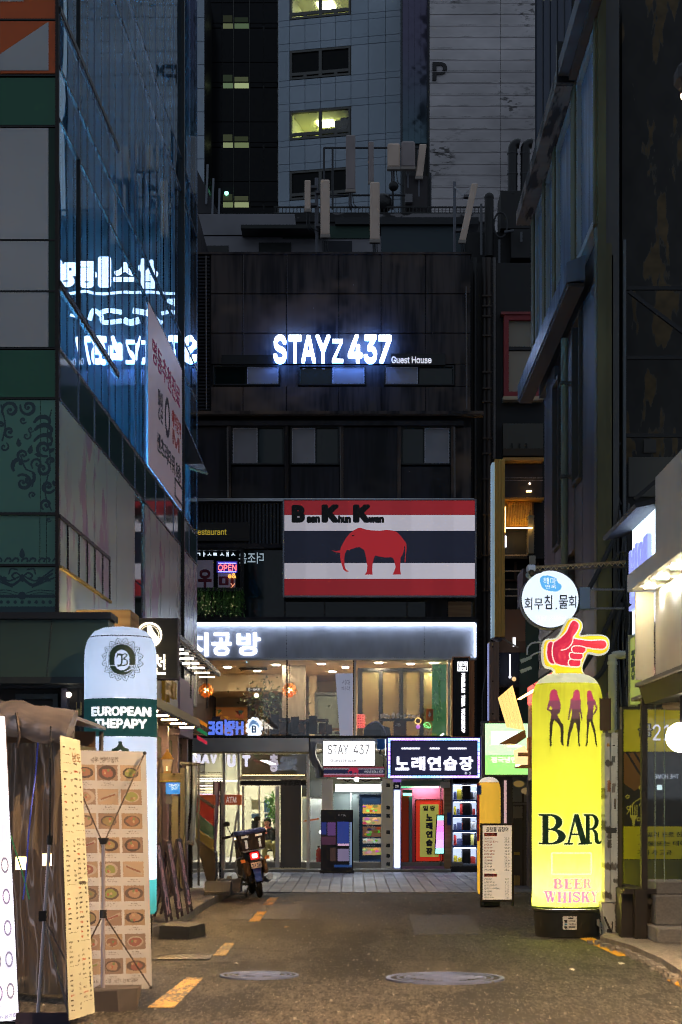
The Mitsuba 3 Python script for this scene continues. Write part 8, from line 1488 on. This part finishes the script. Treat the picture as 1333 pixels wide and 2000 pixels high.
for i in range(9):
    for j in range(3):
        u, v = (0.005, 0.318, 0.64)[j], 0.059 + i * 0.1012; q = (i * 7 + j * 3) % 12
        add('dish_picture', Q.rect(u, v, u + 0.285, v + 0.066, 0.0, 0.0015), sp(*bg[q % 4]), k); cu_, cv_ = u + 0.1425, v + 0.033
        if (i + 2 * j) % 5 == 3:
            tray = affinity.rotate(affinity.scale(sbox(-1, -1, 1, 1), 0.13, 0.014), 22 if j == 2 else -18, origin=(0, 0)); tray = affinity.translate(affinity.scale(tray, 1, 0.42, origin=(0, 0)), cu_, cv_); add('dish', Q.poly(tray.intersection(sbox(u, v, u + 0.285, v + 0.066)), 0.0015, 0.0025), sp(*pl_[1]), k); add('food', Q.poly(affinity.scale(tray, 0.8, 0.6).intersection(sbox(u, v, u + 0.285, v + 0.066)), 0.0025, 0.0035), sp(*fd[q % 5]), k)
        else:
            add('dish', Q.poly(affinity.scale(Point(cu_, cv_).buffer(1, quad_segs=6), 0.12 * r7.uniform(0.8, 1.12), 0.028 * r7.uniform(0.72, 1.1)), 0.0015, 0.0025), sp(*pl_[q % 3]), k); fo = blob([(cu_ + 0.088 * r7.uniform(.75, 1.1) * math.cos(a_), cv_ + 0.02 * r7.uniform(.75, 1.1) * math.sin(a_)) for a_ in np.linspace(0, 6.28, 9)[:-1]], 3); add('food', Q.poly(fo, 0.0025, 0.0035), sp(*fd[(q + j) % 5]), k)
            for z in range(3): add('garnish', Q.poly(affinity.scale(Point(cu_ + r7.uniform(-.05, .05), cv_ + r7.uniform(-.012, .012)).buffer(1, quad_segs=3), 0.018, 0.006), 0.0035, 0.0042), sp(*[(150, 130, 104), (140, 84, 68), (100, 112, 76)][z]), k)
        add('caption', Q.text(W_K[(i * 3 + j) % 10], cu_ - 0.05, v + 0.0735, cu_ + 0.05, v + 0.079, 0.0, 0.0015, mirror=True), sp(90, 78, 70), k); add('caption', Q.text('정식 포장 8000', cu_ - 0.09, v + 0.0825, cu_ + 0.09, v + 0.0865, 0.0, 0.0015, mirror=True), sp(110, 98, 90), k)
pa, pb, pc_ = at(202, 1640, 13.95), at(202, 1785, 13.95), at(201, 1938, 13.95)
add('pole', tube([pa, pb, pc_], [0.0135, 0.0135, 0.0165], 12), SIL, k, smooth=40); add('hub', hull([pa + np.array([x, y, z]) for x, y, z in ((-0.04, -0.02, 0.012), (0.04, -0.02, 0.012), (-0.02, -0.02, -0.035), (0.02, -0.02, -0.035), (-0.04, 0.02, 0.012), (0.04, 0.02, 0.012), (-0.02, 0.02, -0.035), (0.02, 0.02, -0.035))]), BLACK, k); add('hub', tube([pb + [0, 0, 0.03], pb - [0, 0, 0.03]], 0.026, 10), BLACK, k)
for s_, q in ((pa + [0.02, 0, 0.01], (283, 1471, 14.2)), (pa + [-0.02, 0, 0.01], (162, 1556, 14.2)), (pb, (295, 1929, 14.17)), (pb, (164, 1860, 14.17))): strut(s_, at(*q), 0.0055, sp(60, 50, 44), k)
add('corner_clip', sphere(at(283, 1471, 14.2), 0.014, 1), BLACK, k); add('corner_clip', sphere(at(295, 1929, 14.17), 0.014, 1), BLACK, k)
c = ground(222, 1976); add('weight', hull([[c[0] + x, c[1] + y, z] for x, y, z in ((-0.16, -0.02, 0.0), (0.04, -0.02, 0.0), (0.16, 0.1, 0.0), (0.14, 0.4, 0.0), (-0.14, 0.4, 0.0), (-0.16, -0.02, 0.15), (0.03, -0.02, 0.16), (0.04, -0.005, 0.175), (0.17, 0.1, 0.165), (0.17, 0.4, 0.165), (-0.15, 0.4, 0.165), (-0.16, 0.0, 0.17))]), sp(60, 56, 56), k)

# ------------------------------------------------------------------ left pavement things
mat('rubber', lambda p, n, uv: mi.Color3f(0.03, 0.03, 0.032) * (0.6 + 0.8 * fbm(p.x * 9, p.y * 9, p.z * 9, 3)), rough=0.6)
k = thing('rubber_weight', 'black rubber block lying at the road edge in front of the leaning boards', 'weight')
c = ground(312, 1834); e_ = ground(400, 1829); add('block', hull([[c[0] - 0.01, c[1], 0], [c[0] - 0.0, c[1], 0.15], [e_[0] - 0.14, c[1] - 0.05, 0], [e_[0] - 0.14, c[1] - 0.05, 0.14], [e_[0], c[1] + 0.55, 0], [e_[0] - 0.01, c[1] + 0.55, 0.14], [c[0] + 0.05, c[1] + 0.75, 0], [c[0] + 0.06, c[1] + 0.75, 0.16]]), 'rubber', k)
mat('pink_print', lambda p, n, uv: mix(mix((0.20, 0.07, 0.10), (0.42, 0.26, 0.34), noise(p.y * 9, 0, p.z * 6)), (0.05, 0.03, 0.05), smoothstep(0.5, 0.6, noise(p.y * 14 + 3, 1, p.z * 11))), rough=0.35)
for i, (d, lb) in enumerate(((21.9, 'nearest of the three leaning pink folding boards on the left pavement'), (22.9, 'middle one of the three leaning pink folding boards on the left pavement'), (23.9, 'farthest of the three leaning pink folding boards on the left pavement'))):
    k = thing('folding_board', lb, 'folding sign', None); xo = -2.36 + 0.035 * i; top = 1.06
    for s_ in (0.15, -0.2):
        q = Quad((xo, d, top), (xo, d + 0.55, top), (xo + s_, d + 0.55, 0.12), (xo + s_, d, 0.12))
        add('panel', hull([q.at(u, v, w) for u in (0.05, 0.95) for v in (0.03, 0.9) for w in (-0.006, 0.006)]), 'pink_print', k); fr = [(0, 0, 0, 1.02), (1, 0, 1, 1.02), (0, 0, 1, 0), (0, 0.92, 1, 0.92)]
        for (u0, v0, u1, v1) in fr: add('frame_bar', bar(q.at(u0, v0), q.at(u1, v1), 0.03), sp(54, 44, 50), k)
# gate post with lantern and blue sign
k = thing('lantern_gatepost', 'beige gate frame carrying an old street lantern beside the shop row', 'gate'); d = 26.0; GP = Plane(0, d, 0)
add('lintel', GP.pbox(312, 1510, 358, 1526, -0.3, 0.0), sp(106, 98, 72), k); add('lintel_edge', GP.pbox(312, 1525, 352, 1527, -0.3, 0.03), sp(170, 150, 60), k); add('post', GP.pbox(352, 1500, 361, 1735, -0.25, 0.0), sp(82, 78, 64), k); add('post', GP.pbox(303, 1480, 313, 1740, -0.25, 0.0), sp(70, 58, 54), k); add('inner_post', GP.pbox(334.5, 1555, 348, 1672, -0.2, -0.05), sp(140, 134, 108), k); add('inner_post_foot', GP.pbox(333, 1672, 349, 1726, -0.22, -0.03), sp(70, 66, 58), k); add('downlight', GP.to(sphere([GP.u(340), GP.uv(0, 1513)[1], 0.02], 0.025, 1)), sp(60, 50, 30), k)
k = thing('old_lantern', 'ochre old style lantern with a hipped roof on the gate lintel', 'lantern'); c = GP.pt(*GP.uv(325.5, 1510), -0.12)
add('roof', hull([[c[0] + x, c[1] + y, c[2] + z] for x, y, z in ((-.085, -.085, .2), (.085, -.085, .2), (-.085, .085, .2), (.085, .085, .2), (0.02, 0, .31), (-0.02, 0, .31))]), sp(140, 100, 40), k); add('glass', hull([[c[0] + x * s_, c[1] + y * s_, c[2] + z] for z, s_ in ((0.03, 0.7), (0.195, 1)) for x in (-.07, .07) for y in (-.07, .07)]), sp(130, 112, 96), k, emit=(0.1, 0.07, 0.04)); add('base', box(c[0] - .05, c[0] + .05, c[1] - .05, c[1] + .05, c[2] + 0.0, c[2] + .03), sp(120, 90, 44), k); add('finial', sphere(c + [0, 0, .325], .02, 1), sp(120, 90, 44), k); add('candle', box(c[0] - .012, c[0] + .012, c[1] - .08, c[1] - .075, c[2] + .03, c[2] + .1), WHITE, k, emit=(1.1, 0.8, 0.35))
k = thing('blue_beer_sign', 'small bright blue sign with white lettering under the gate lintel', 'sign'); add('board', GP.pbox(324, 1528, 352, 1551, -0.05, 0.0), sp(20, 110, 200), k, emit=(0.008, 0.13, 0.42)); add('lettering', GP.text('CINCO', 330, 1531, 349, 1536, 0.001, 0.004, bold=2), WHITE, k, emit=(0.7, 0.8, 0.9)); add('lettering', GP.text('beer', 336, 1537, 347, 1542, 0.001, 0.004), WHITE, k, emit=(0.6, 0.7, 0.8)); add('grey_box', GP.pbox(324, 1552, 336, 1570, -0.1, -0.02), sp(70, 74, 84), k)
# rolled clear curtains
for i, (xa, xb, xt, lb) in enumerate(((363, 355.5, 373, 'left of two tall rolled clear vinyl curtains hanging from a bar'), (377, 369, 385, 'right of two tall rolled clear vinyl curtains hanging from a bar'))):
    k = thing('rolled_vinyl_curtain', lb, 'curtain'); RP = Plane(0, 27.4, 0); pts = [RP.pt(*RP.uv(xt - 4.5 + 0.0, 1493), 0), RP.pt(*RP.uv(xa + 3, 1570), 0), RP.pt(*RP.uv(xb + 4, 1648), 0)]
    add('roll', tube(spline(pts, 6), [0.036 + 0.004 * math.sin(q * 2.1) for q in range(13)], 12), 'vinyl_roll', k, smooth=60); add('bottom_tube', tube([RP.pt(*RP.uv(xb - 1.5, 1645), 0), RP.pt(*RP.uv(xb + 10.5, 1647), 0)], 0.035, 8), sp(130, 122, 122), k); add('strap', tube([pts[0] + [0, 0, .0], pts[0] - [0, 0, 0.02]], 0.045, 10), BLACK, k)
mat('vinyl_roll', lambda p, n, uv: mi.Color3f(0.34, 0.38, 0.42) * (0.5 + 1.0 * noise(p.x * 30, p.y * 30, p.z * 1.5)), rough=0.12, clearcoat=1.0)
k = thing('curtain_bar', 'dark bar from which the rolled vinyl curtains hang', 'bar'); add('bar', RP.to(bar([RP.u(352), RP.uv(0, 1490)[1], 0], [RP.u(392), RP.uv(0, 1493)[1], 0], 0.04)), sp(50, 54, 60), k); add('post', RP.pbox(386, 1490, 390, 1730, -0.05, 0.0), sp(40, 42, 48), k)
# stair side panel
k = thing('stair_side_sign', 'stair flank painted in red and green with a sloping dark handrail', 'stairs'); SS = Plane(0, 30.0, 0)
add('red_panel', SS.ppoly([(383, 1554), (418, 1575), (418, 1614), (383, 1585)], -0.08, 0.0), sp(150, 20, 24), k); add('green_panel', SS.ppoly([(383, 1586), (418, 1615), (418, 1640), (383, 1616)], -0.08, 0.002), sp(20, 62, 56), k); add('olive_panel', SS.ppoly([(383, 1617), (418, 1641), (418, 1664), (383, 1636)], -0.08, 0.0), sp(84, 74, 30), k); add('handrail', SS.to(bar([SS.u(383), SS.uv(0, 1553)[1], 0.03], [SS.u(420), SS.uv(0, 1577)[1], 0.03], 0.05)), sp(50, 46, 50), k); add('lettering', SS.text('E', 412, 1600, 417, 1609, 0.002, 0.006, bold=2), sp(170, 70, 40), k); add('dark_soffit', SS.ppoly([(380, 1637), (420, 1666), (420, 1725), (404, 1725)], -0.6, -0.09), sp(44, 34, 26), k)
add('orange_board', SS.pbox(390, 1552, 420, 1572, -0.3, -0.1), sp(150, 60, 36), k)
# leaning flag banners
for (x0, x1, xb0, xb1, y1, c, lb) in ((418, 426, 415, 421, 1725, (176, 156, 176), 'left pale flag banner leaning on the pavement by the stairs'), (431, 439, 430, 438, 1722, (150, 146, 150), 'right pale flag banner leaning on the pavement by the stairs'), (425, 430, 412, 418, 1730, (130, 70, 100), 'dark pink folded banner crossing behind the pale flag banners')):
    k = thing('flag_banner', lb, 'banner stand'); FB = Plane(0, 30.4 + 0.25 * (x0 % 3), 0)
    add('sheet', FB.ppoly([(x0, 1528), (x1, 1528), (xb1, y1), (xb0, y1)], -0.02, 0.0), sp(*c), k); add('pole', FB.to(tube([[FB.u(x0), FB.uv(0, 1525)[1], 0.02], [FB.u(xb0), FB.uv(0, y1 + 10)[1], 0.02]], 0.012, 6)), BLACK, k); add('print', FB.ppoly([(x0 + 2, 1600), (x1 - 2, 1600), (xb1 - 1, 1650), (xb0 + 2, 1650)], 0.001, 0.004), sp(*[max(0, v - 50) for v in c]), k)
for i, (px_, lb) in enumerate(((425, 'front black water weight at the foot of the flag banners'), (446, 'rear black water weight at the foot of the flag banners'))):
    k = thing('banner_weight', lb, 'weight'); c = ground(px_, 1748 - 6 * i, 0.11); pts = [[c[0] + x, c[1] + y, 0.11 + z] for x in (-0.2, 0.2) for y, z in ((-0.1, 0), (0.5, 0), (-0.1, 0.05), (0.1, 0.2), (0.4, 0.2))]; add('tank', hull(pts), sp(44, 42, 44, rough=0.4), k); add('cap', tube([c + [0, 0.25, 0.2], c + [0, 0.25, 0.24]], 0.04, 10), sp(80, 80, 84), k)
# crates
for i in range(4):
    k = thing('plastic_crate', ('lowest', 'second', 'third', 'topmost')[i] + ' dark green plastic crate of the stack behind the motorcycle', 'crate'); z0 = 0.11 + i * 0.118; x0, x1, y0, y1 = -1.98, -1.70, 31.6, 32.1
    for zz_ in (0.0, 0.085): add('band', join(box(x0, x1, y0, y0 + 0.02, z0 + zz_, z0 + zz_ + 0.028), box(x0, x1, y1 - 0.02, y1, z0 + zz_, z0 + zz_ + 0.028), box(x0, x0 + 0.02, y0 + 0.02, y1 - 0.02, z0 + zz_, z0 + zz_ + 0.028), box(x1 - 0.02, x1, y0 + 0.02, y1 - 0.02, z0 + zz_, z0 + zz_ + 0.028)), sp(30, 40, 32), k)
    add('floor', box(x0 + 0.02, x1 - 0.02, y0 + 0.02, y1 - 0.02, z0, z0 + 0.012), sp(26, 32, 28), k)
    for q in range(5): add('upright', box(x0 + q * 0.065, x0 + q * 0.065 + 0.018, y0 + 0.002, y0 + 0.018, z0 + 0.028, z0 + 0.085), sp(34, 42, 36), k)
k = thing('white_prop_pole', 'thin white pole leaning beside the lobby corner', 'pole'); add('pole', tube([at(464, 1585, 32.3), at(449, 1690, 32.3)], 0.018, 8), sp(200, 196, 186), k); add('lamp', sphere(at(457.5, 1640, 34), 0.03), WHITE, k, emit=(8, 6.5, 3.2)); add('shade', lathe([(0.07, 0.9), (0.03, 0.98), (0.0, 0.99)], at(457.5, 1640, 34)[0], 34.0, 12), sp(30, 26, 22), k)

# ------------------------------------------------------------------ the motorcycle, seen from behind and leaning on its stand
B0 = ground(512, 1755); roll = math.radians(-10); R_roll = np.array([[math.cos(roll), 0, math.sin(roll)], [0, 1, 0], [-math.sin(roll), 0, math.cos(roll)]])
yaw = math.radians(9); R_yaw = np.array([[math.cos(yaw), -math.sin(yaw), 0], [math.sin(yaw), math.cos(yaw), 0], [0, 0, 1]])
def bk(m): v, f = m; return (np.asarray(v) @ R_roll.T) @ R_yaw.T + B0, f
bike = thing('delivery_motorcycle', 'delivery motorcycle with a black top box and glowing red tail light', 'motorcycle')
BLK, CHR, BLU = sp(22, 20, 22, rough=0.35), sp(150, 150, 156, rough=0.2, metal=0.9), sp(30, 60, 150)
def torus(y, z, R, r_, n=28, m=10):
    a_ = np.linspace(0, 2 * math.pi, n + 1); return tube([(0, y + R * math.cos(t), z + R * math.sin(t)) for t in a_], r_, m, caps=False)
for nm, y in (('rear_wheel', 0.27), ('front_wheel', 1.45)):
    w_ = add(nm, tube([(-0.03, y, 0.27), (0.03, y, 0.27)], 0.1, 14) and bk(tube([(-0.03, y, 0.27), (0.03, y, 0.27)], 0.09, 14)), CHR, bike); add('tyre', bk(torus(y, 0.27, 0.225, 0.045)), sp(18, 18, 19, rough=0.8), w_, smooth=True); add('rim', bk(torus(y, 0.27, 0.178, 0.014)), CHR, w_, smooth=True)
    for q in range(6): a_ = q * math.pi / 3; add('spoke', bk(bar((0, y, 0.27), (0, y + 0.18 * math.cos(a_), 0.27 + 0.18 * math.sin(a_)), 0.018)), CHR, w_)
add('rear_mudguard', bk(hull([[x, y, z] for x in (-0.06, 0.06) for y, z in ((-0.02, 0.42), (0.05, 0.58), (0.3, 0.6), (0.02, 0.44))])), BLU, bike); add('mud_flap', bk(hull([[x, y, z] for x in (-0.055, 0.055) for y, z in ((-0.03, 0.28), (-0.02, 0.28), (-0.03, 0.42), (-0.01, 0.42))])), BLU, bike)
add('tail_body', bk(hull([[x * s_, y, z] for y, z, s_ in ((0.0, 0.56, 0.7), (0.0, 0.72, 0.8), (0.55, 0.60, 1), (0.55, 0.78, 1)) for x in (-0.11, 0.11)])), BLK, bike); add('seat', bk(hull([[x, y, z] for x in (-0.13, 0.13) for y, z in ((0.25, 0.79), (0.95, 0.76), (0.28, 0.84), (0.9, 0.83))])), sp(26, 24, 26, rough=0.6), bike)
add('engine', bk(cbox(-0.15, 0.15, 0.45, 0.95, 0.22, 0.52, 0.04)), sp(70, 66, 62, rough=0.4, metal=0.6), bike); add('fuel_body', bk(hull([[x, y, z] for x in (-0.1, 0.1) for y, z in ((0.9, 0.55), (0.95, 0.86), (1.2, 0.95), (1.25, 0.6))])), BLK, bike); add('front_shield', bk(hull([[x, y, z] for x, y, z in ((-0.2, 1.2, 0.35), (0.2, 1.2, 0.35), (-0.17, 1.25, 0.95), (0.17, 1.25, 0.95), (-0.2, 1.24, 0.35), (0.2, 1.24, 0.35), (-0.17, 1.29, 0.95), (0.17, 1.29, 0.95))])), BLK, bike)
for s_ in (-1, 1):
    add('shock_absorber', bk(tube([(s_ * 0.1, 0.27, 0.28), (s_ * 0.11, 0.4, 0.6)], 0.025, 8)), CHR, bike); add('fork', bk(tube([(s_ * 0.06, 1.45, 0.27), (s_ * 0.07, 1.25, 0.95)], 0.022, 8)), CHR, bike); add('swing_arm', bk(bar((s_ * 0.08, 0.27, 0.27), (s_ * 0.09, 0.7, 0.32), 0.04)), BLK, bike)
    hbz = add('handlebar', bk(tube(spline([(0, 1.2, 1.0), (s_ * 0.16, 1.18, 1.03), (s_ * 0.33, 1.08, 1.02)]), 0.014, 8)), CHR, bike); add('grip', bk(tube([(s_ * 0.24, 1.13, 1.025), (s_ * 0.37, 1.06, 1.02)], 0.022, 8)), BLK, hbz)
    mr = add('mirror', bk(hull([[s_ * 0.26 + x, 1.12 + y, 1.24 + z] for x, y, z in ((-.05, 0, -.035), (.05, 0, -.035), (.06, 0, .02), (-.06, 0, .02), (0, .02, .045), (0, -.01, .045))])), BLK, bike); add('mirror_stem', bk(tube([(s_ * 0.2, 1.14, 1.03), (s_ * 0.26, 1.13, 1.22)], 0.008, 6)), BLK, mr)
    add('turn_signal', bk(hull([[s_ * (0.16 + x), 0.0 + y, 0.64 + z] for x in (0, 0.07) for y in (-0.04, 0.02) for z in (-0.025, 0.025)])), sp(220, 110, 40), bike, emit=(0.1, 0.03, 0.005)); add('foot_peg', bk(tube([(s_ * 0.14, 0.62, 0.3), (s_ * 0.29, 0.6, 0.3)], 0.016, 7)), BLK, bike)
    add('leg_guard', bk(tube(spline([(s_ * 0.08, 0.95, 0.3), (s_ * 0.24, 0.98, 0.4), (s_ * 0.22, 1.0, 0.62), (s_ * 0.1, 1.02, 0.66)]), 0.012, 6)), CHR, bike); add('side_bag', bk(cbox(s_ * 0.14 - 0.025, s_ * 0.14 + 0.045, 0.08, 0.45, 0.38, 0.62, 0.02)), sp(86, 62, 44), bike)
add('exhaust', bk(tube([(0.15, 0.8, 0.25), (0.17, 0.3, 0.27), (0.18, -0.05, 0.33)], [0.03, 0.05, 0.055], 12)), CHR, bike, smooth=40); add('kick_stand', bk(tube([(-0.1, 0.6, 0.25), (-0.22, 0.45, 0.015)], 0.014, 7)), BLK, bike)
tbx = add('top_box', bk(hull([[x, y, z] for x, y, z in ((-0.19, -0.08, 0.80), (0.19, -0.08, 0.80), (-0.19, 0.32, 0.80), (0.19, 0.32, 0.80), (-0.215, -0.12, 1.06), (0.215, -0.12, 1.06), (-0.215, 0.36, 1.06), (0.215, 0.36, 1.06))])), sp(34, 24, 28, rough=0.5), bike); add('lid', bk(cbox(-0.235, 0.235, -0.14, 0.38, 1.062, 1.12, 0.018)), sp(50, 62, 130, rough=0.4), tbx)
for (x0, x1, z0, z1) in ((-0.17, -0.055, 1.005, 1.04), (0.06, 0.17, 1.005, 1.04), (-0.125, -0.085, 0.83, 0.97), (0.095, 0.13, 0.83, 0.97)): add('reflector', bk(hull([[x, -0.123 - (1.06 - z) * -0.15 + o, z] for x in (x0, x1) for z in (z0, z1) for o in (-0.003, 0.002)])), sp(225, 220, 215), tbx, emit=(0.2, 0.19, 0.18), weight=0.002)
add('rack', bk(box(-0.17, 0.17, -0.05, 0.34, 0.775, 0.798)), CHR, bike); tl = add('tail_light', bk(cbox(-0.045, 0.045, -0.05, 0.0, 0.66, 0.735, 0.012)), WHITE, bike, emit=(16, 1.3, 1.2), weight=0.4); add('lens_surround', bk(cbox(-0.075, 0.075, -0.035, 0.0, 0.635, 0.76, 0.01)), sp(150, 10, 14), bike, emit=(0.55, 0.012, 0.012), weight=0.02); add('number_plate', bk(hull([[x, y, z] for x in (-0.085, 0.085) for y, z in ((-0.06, 0.50), (-0.055, 0.50), (-0.04, 0.595), (-0.035, 0.595))])), sp(210, 190, 180), bike)  # red glow round the tail light imitates its halo
add('plate_number', bk((lambda m: (np.stack([m[0][:, 0], -0.052 + (m[0][:, 1] - 0.5) * 0.2 - 0.012 - m[0][:, 2], m[0][:, 1]], 1), m[1]))(extrude(fit(glyphs('27 38', bold=3), -0.07, 0.515, 0.07, 0.575), 0.003))), sp(50, 70, 120), bike)

# ------------------------------------------------------------------ the seated figure behind the motorcycle
import manifold3d as m3
def body(bones, edge=0.03, it=8):
    parts = []
    for (a, ra), (c, rc) in bones:
        s1 = m3.Manifold.sphere(ra, 16).translate(list(map(float, a))); s2 = m3.Manifold.sphere(rc, 16).translate(list(map(float, c))); parts.append(m3.Manifold.batch_hull([s1, s2]))
    m = m3.Manifold.batch_boolean(parts, m3.OpType.Add).refine_to_length(edge).to_mesh(); t = trimesh.Trimesh(m.vert_properties[:, :3], m.tri_verts, process=True); trimesh.smoothing.filter_taubin(t, iterations=it); return sc(tm(t))
o = np.array([at(526, 1700, 40.95)[0], 40.95, 0.225]); SC = 0.86; sc = lambda m: (o + (np.asarray(m[0]) - o) * SC, m[1]); P3 = lambda x, y, z: o + np.array([x, y, z])
pe = thing('person', 'dark haired person in dark jacket and pale trousers sitting inside the lobby glass', 'person')
hip, chest, neck, head = P3(0.06, 0, 0.42), P3(-0.0, 0, 0.74), P3(-0.03, -0.02, 0.86), P3(-0.05, -0.03, 0.99)
add('body', body([((head), 0.085)] * 1 and [((head, 0.085), (head + [-0.01, -0.015, -0.05], 0.068)), ((head + [0, 0, -0.07], 0.05), (neck, 0.05)), ((P3(-0.27, -0.2, 0.71), 0.03), (P3(-0.31, -0.25, 0.76), 0.026))] + [((P3(-0.31 + 0.012 * q, -0.26, 0.77), 0.010), (P3(-0.33 + 0.018 * q, -0.29, 0.83 - 0.008 * abs(q - 1.5)), 0.008)) for q in range(4)] + [((P3(-0.27, -0.22, 0.75), 0.011), (P3(-0.245, -0.27, 0.79), 0.009)), ((P3(-0.03, -0.02, 0.86), 0.05), (P3(-0.27, -0.2, 0.71), 0.028))], 0.014, 4), sp(206, 150, 126), pe, smooth=True)
add('jacket', body([((hip + [0, 0, 0.05], 0.14), (chest, 0.15)), ((chest + [0, 0, 0.0], 0.14), (neck - [0, 0, 0.05], 0.075)), ((P3(-0.17, -0.02, 0.78), 0.065), (P3(-0.22, -0.06, 0.52), 0.052)), ((P3(-0.22, -0.06, 0.52), 0.052), (P3(-0.27, -0.19, 0.69), 0.042)), ((P3(0.17, -0.02, 0.78), 0.065), (P3(0.2, -0.06, 0.54), 0.052)), ((P3(0.2, -0.06, 0.54), 0.052), (P3(0.08, -0.25, 0.47), 0.042))]), sp(36, 42, 36), pe, smooth=True)
add('trousers', body([((hip, 0.14), (P3(-0.08, -0.36, 0.43), 0.085)), ((P3(-0.08, -0.36, 0.43), 0.08), (P3(-0.1, -0.34, 0.08), 0.055)), ((hip + [0.06, 0, 0], 0.13), (P3(0.16, -0.36, 0.42), 0.085)), ((P3(0.16, -0.36, 0.42), 0.08), (P3(0.18, -0.33, 0.08), 0.055))]), sp(170, 160, 96), pe, smooth=True)
for x in (-0.1, 0.18): add('shoe', body([((P3(x, -0.32, 0.045), 0.045), (P3(x - 0.01, -0.46, 0.03), 0.035))], 0.02, 3), sp(40, 36, 34), pe, smooth=True)
add('hair', body([((head + [0.012, 0.02, 0.03], 0.095), (head + [0.02, 0.035, -0.05], 0.085)), ((head + [-0.03, -0.02, 0.06], 0.06), (head + [0.02, 0.0, 0.06], 0.07))], 0.02, 4), sp(26, 20, 18), pe, smooth=True)
add('scarf', body([((neck + [-0.05, -0.05, -0.02], 0.045), (neck + [0.04, -0.05, -0.03], 0.045)), ((neck + [-0.05, -0.07, -0.02], 0.04), (neck + [-0.03, -0.1, -0.14], 0.03))], 0.02, 4), sp(214, 120, 110), pe, smooth=True)
for s_ in (-1, 1): add('eye', sc(sphere(head + [s_ * 0.03 - 0.012, -0.083, 0.0], 0.009, 1)), BLACK, pe)
add('nose', sc(sphere(head + [-0.012, -0.09, -0.025], 0.013, 1)), sp(206, 150, 126), pe); add('mouth', sc(sphere(head + [-0.012, -0.083, -0.052], 0.012, 1)), sp(150, 76, 70), pe)
k = thing('low_stool', 'low dark stool under the seated person', 'stool'); add('seat', box(o[0] - 0.12, o[0] + 0.18, o[1] - 0.12, o[1] + 0.16, 0.43, 0.46), BLACK, k)
for x in (-0.14, 0.16):
    for y in (o[1] - 0.1, o[1] + 0.12): add('leg', box(o[0] + x * 0.8, o[0] + x * 0.8 + 0.025, y, y + 0.025, 0.221, 0.43), BLACK, k)

# ------------------------------------------------------------------ groups of like things
for stem, g_ in {'panel_antenna': 'panel antennas on the roofs', 'plastic_crate': 'crates stacked behind the motorcycle', 'folding_board': 'folding boards on the left pavement', 'rolled_vinyl_curtain': 'rolled vinyl curtains', 'artichoke_pendant': 'pendant lamps in the restaurant',
                 'dining_table': 'tables in the restaurant', 'roof_duct': 'bent roof ducts', 'flag_banner': 'banners leaning by the stairs', 'banner_weight': 'water weights under the banners', 'manhole_cover': 'manhole covers in the lane', 'lane_marking': 'yellow lane markings'}.items():
    for key in labels:
        if key == stem or (key.startswith(stem + '_') and key[len(stem) + 1:].isdigit()): labels[key]['group'] = g_
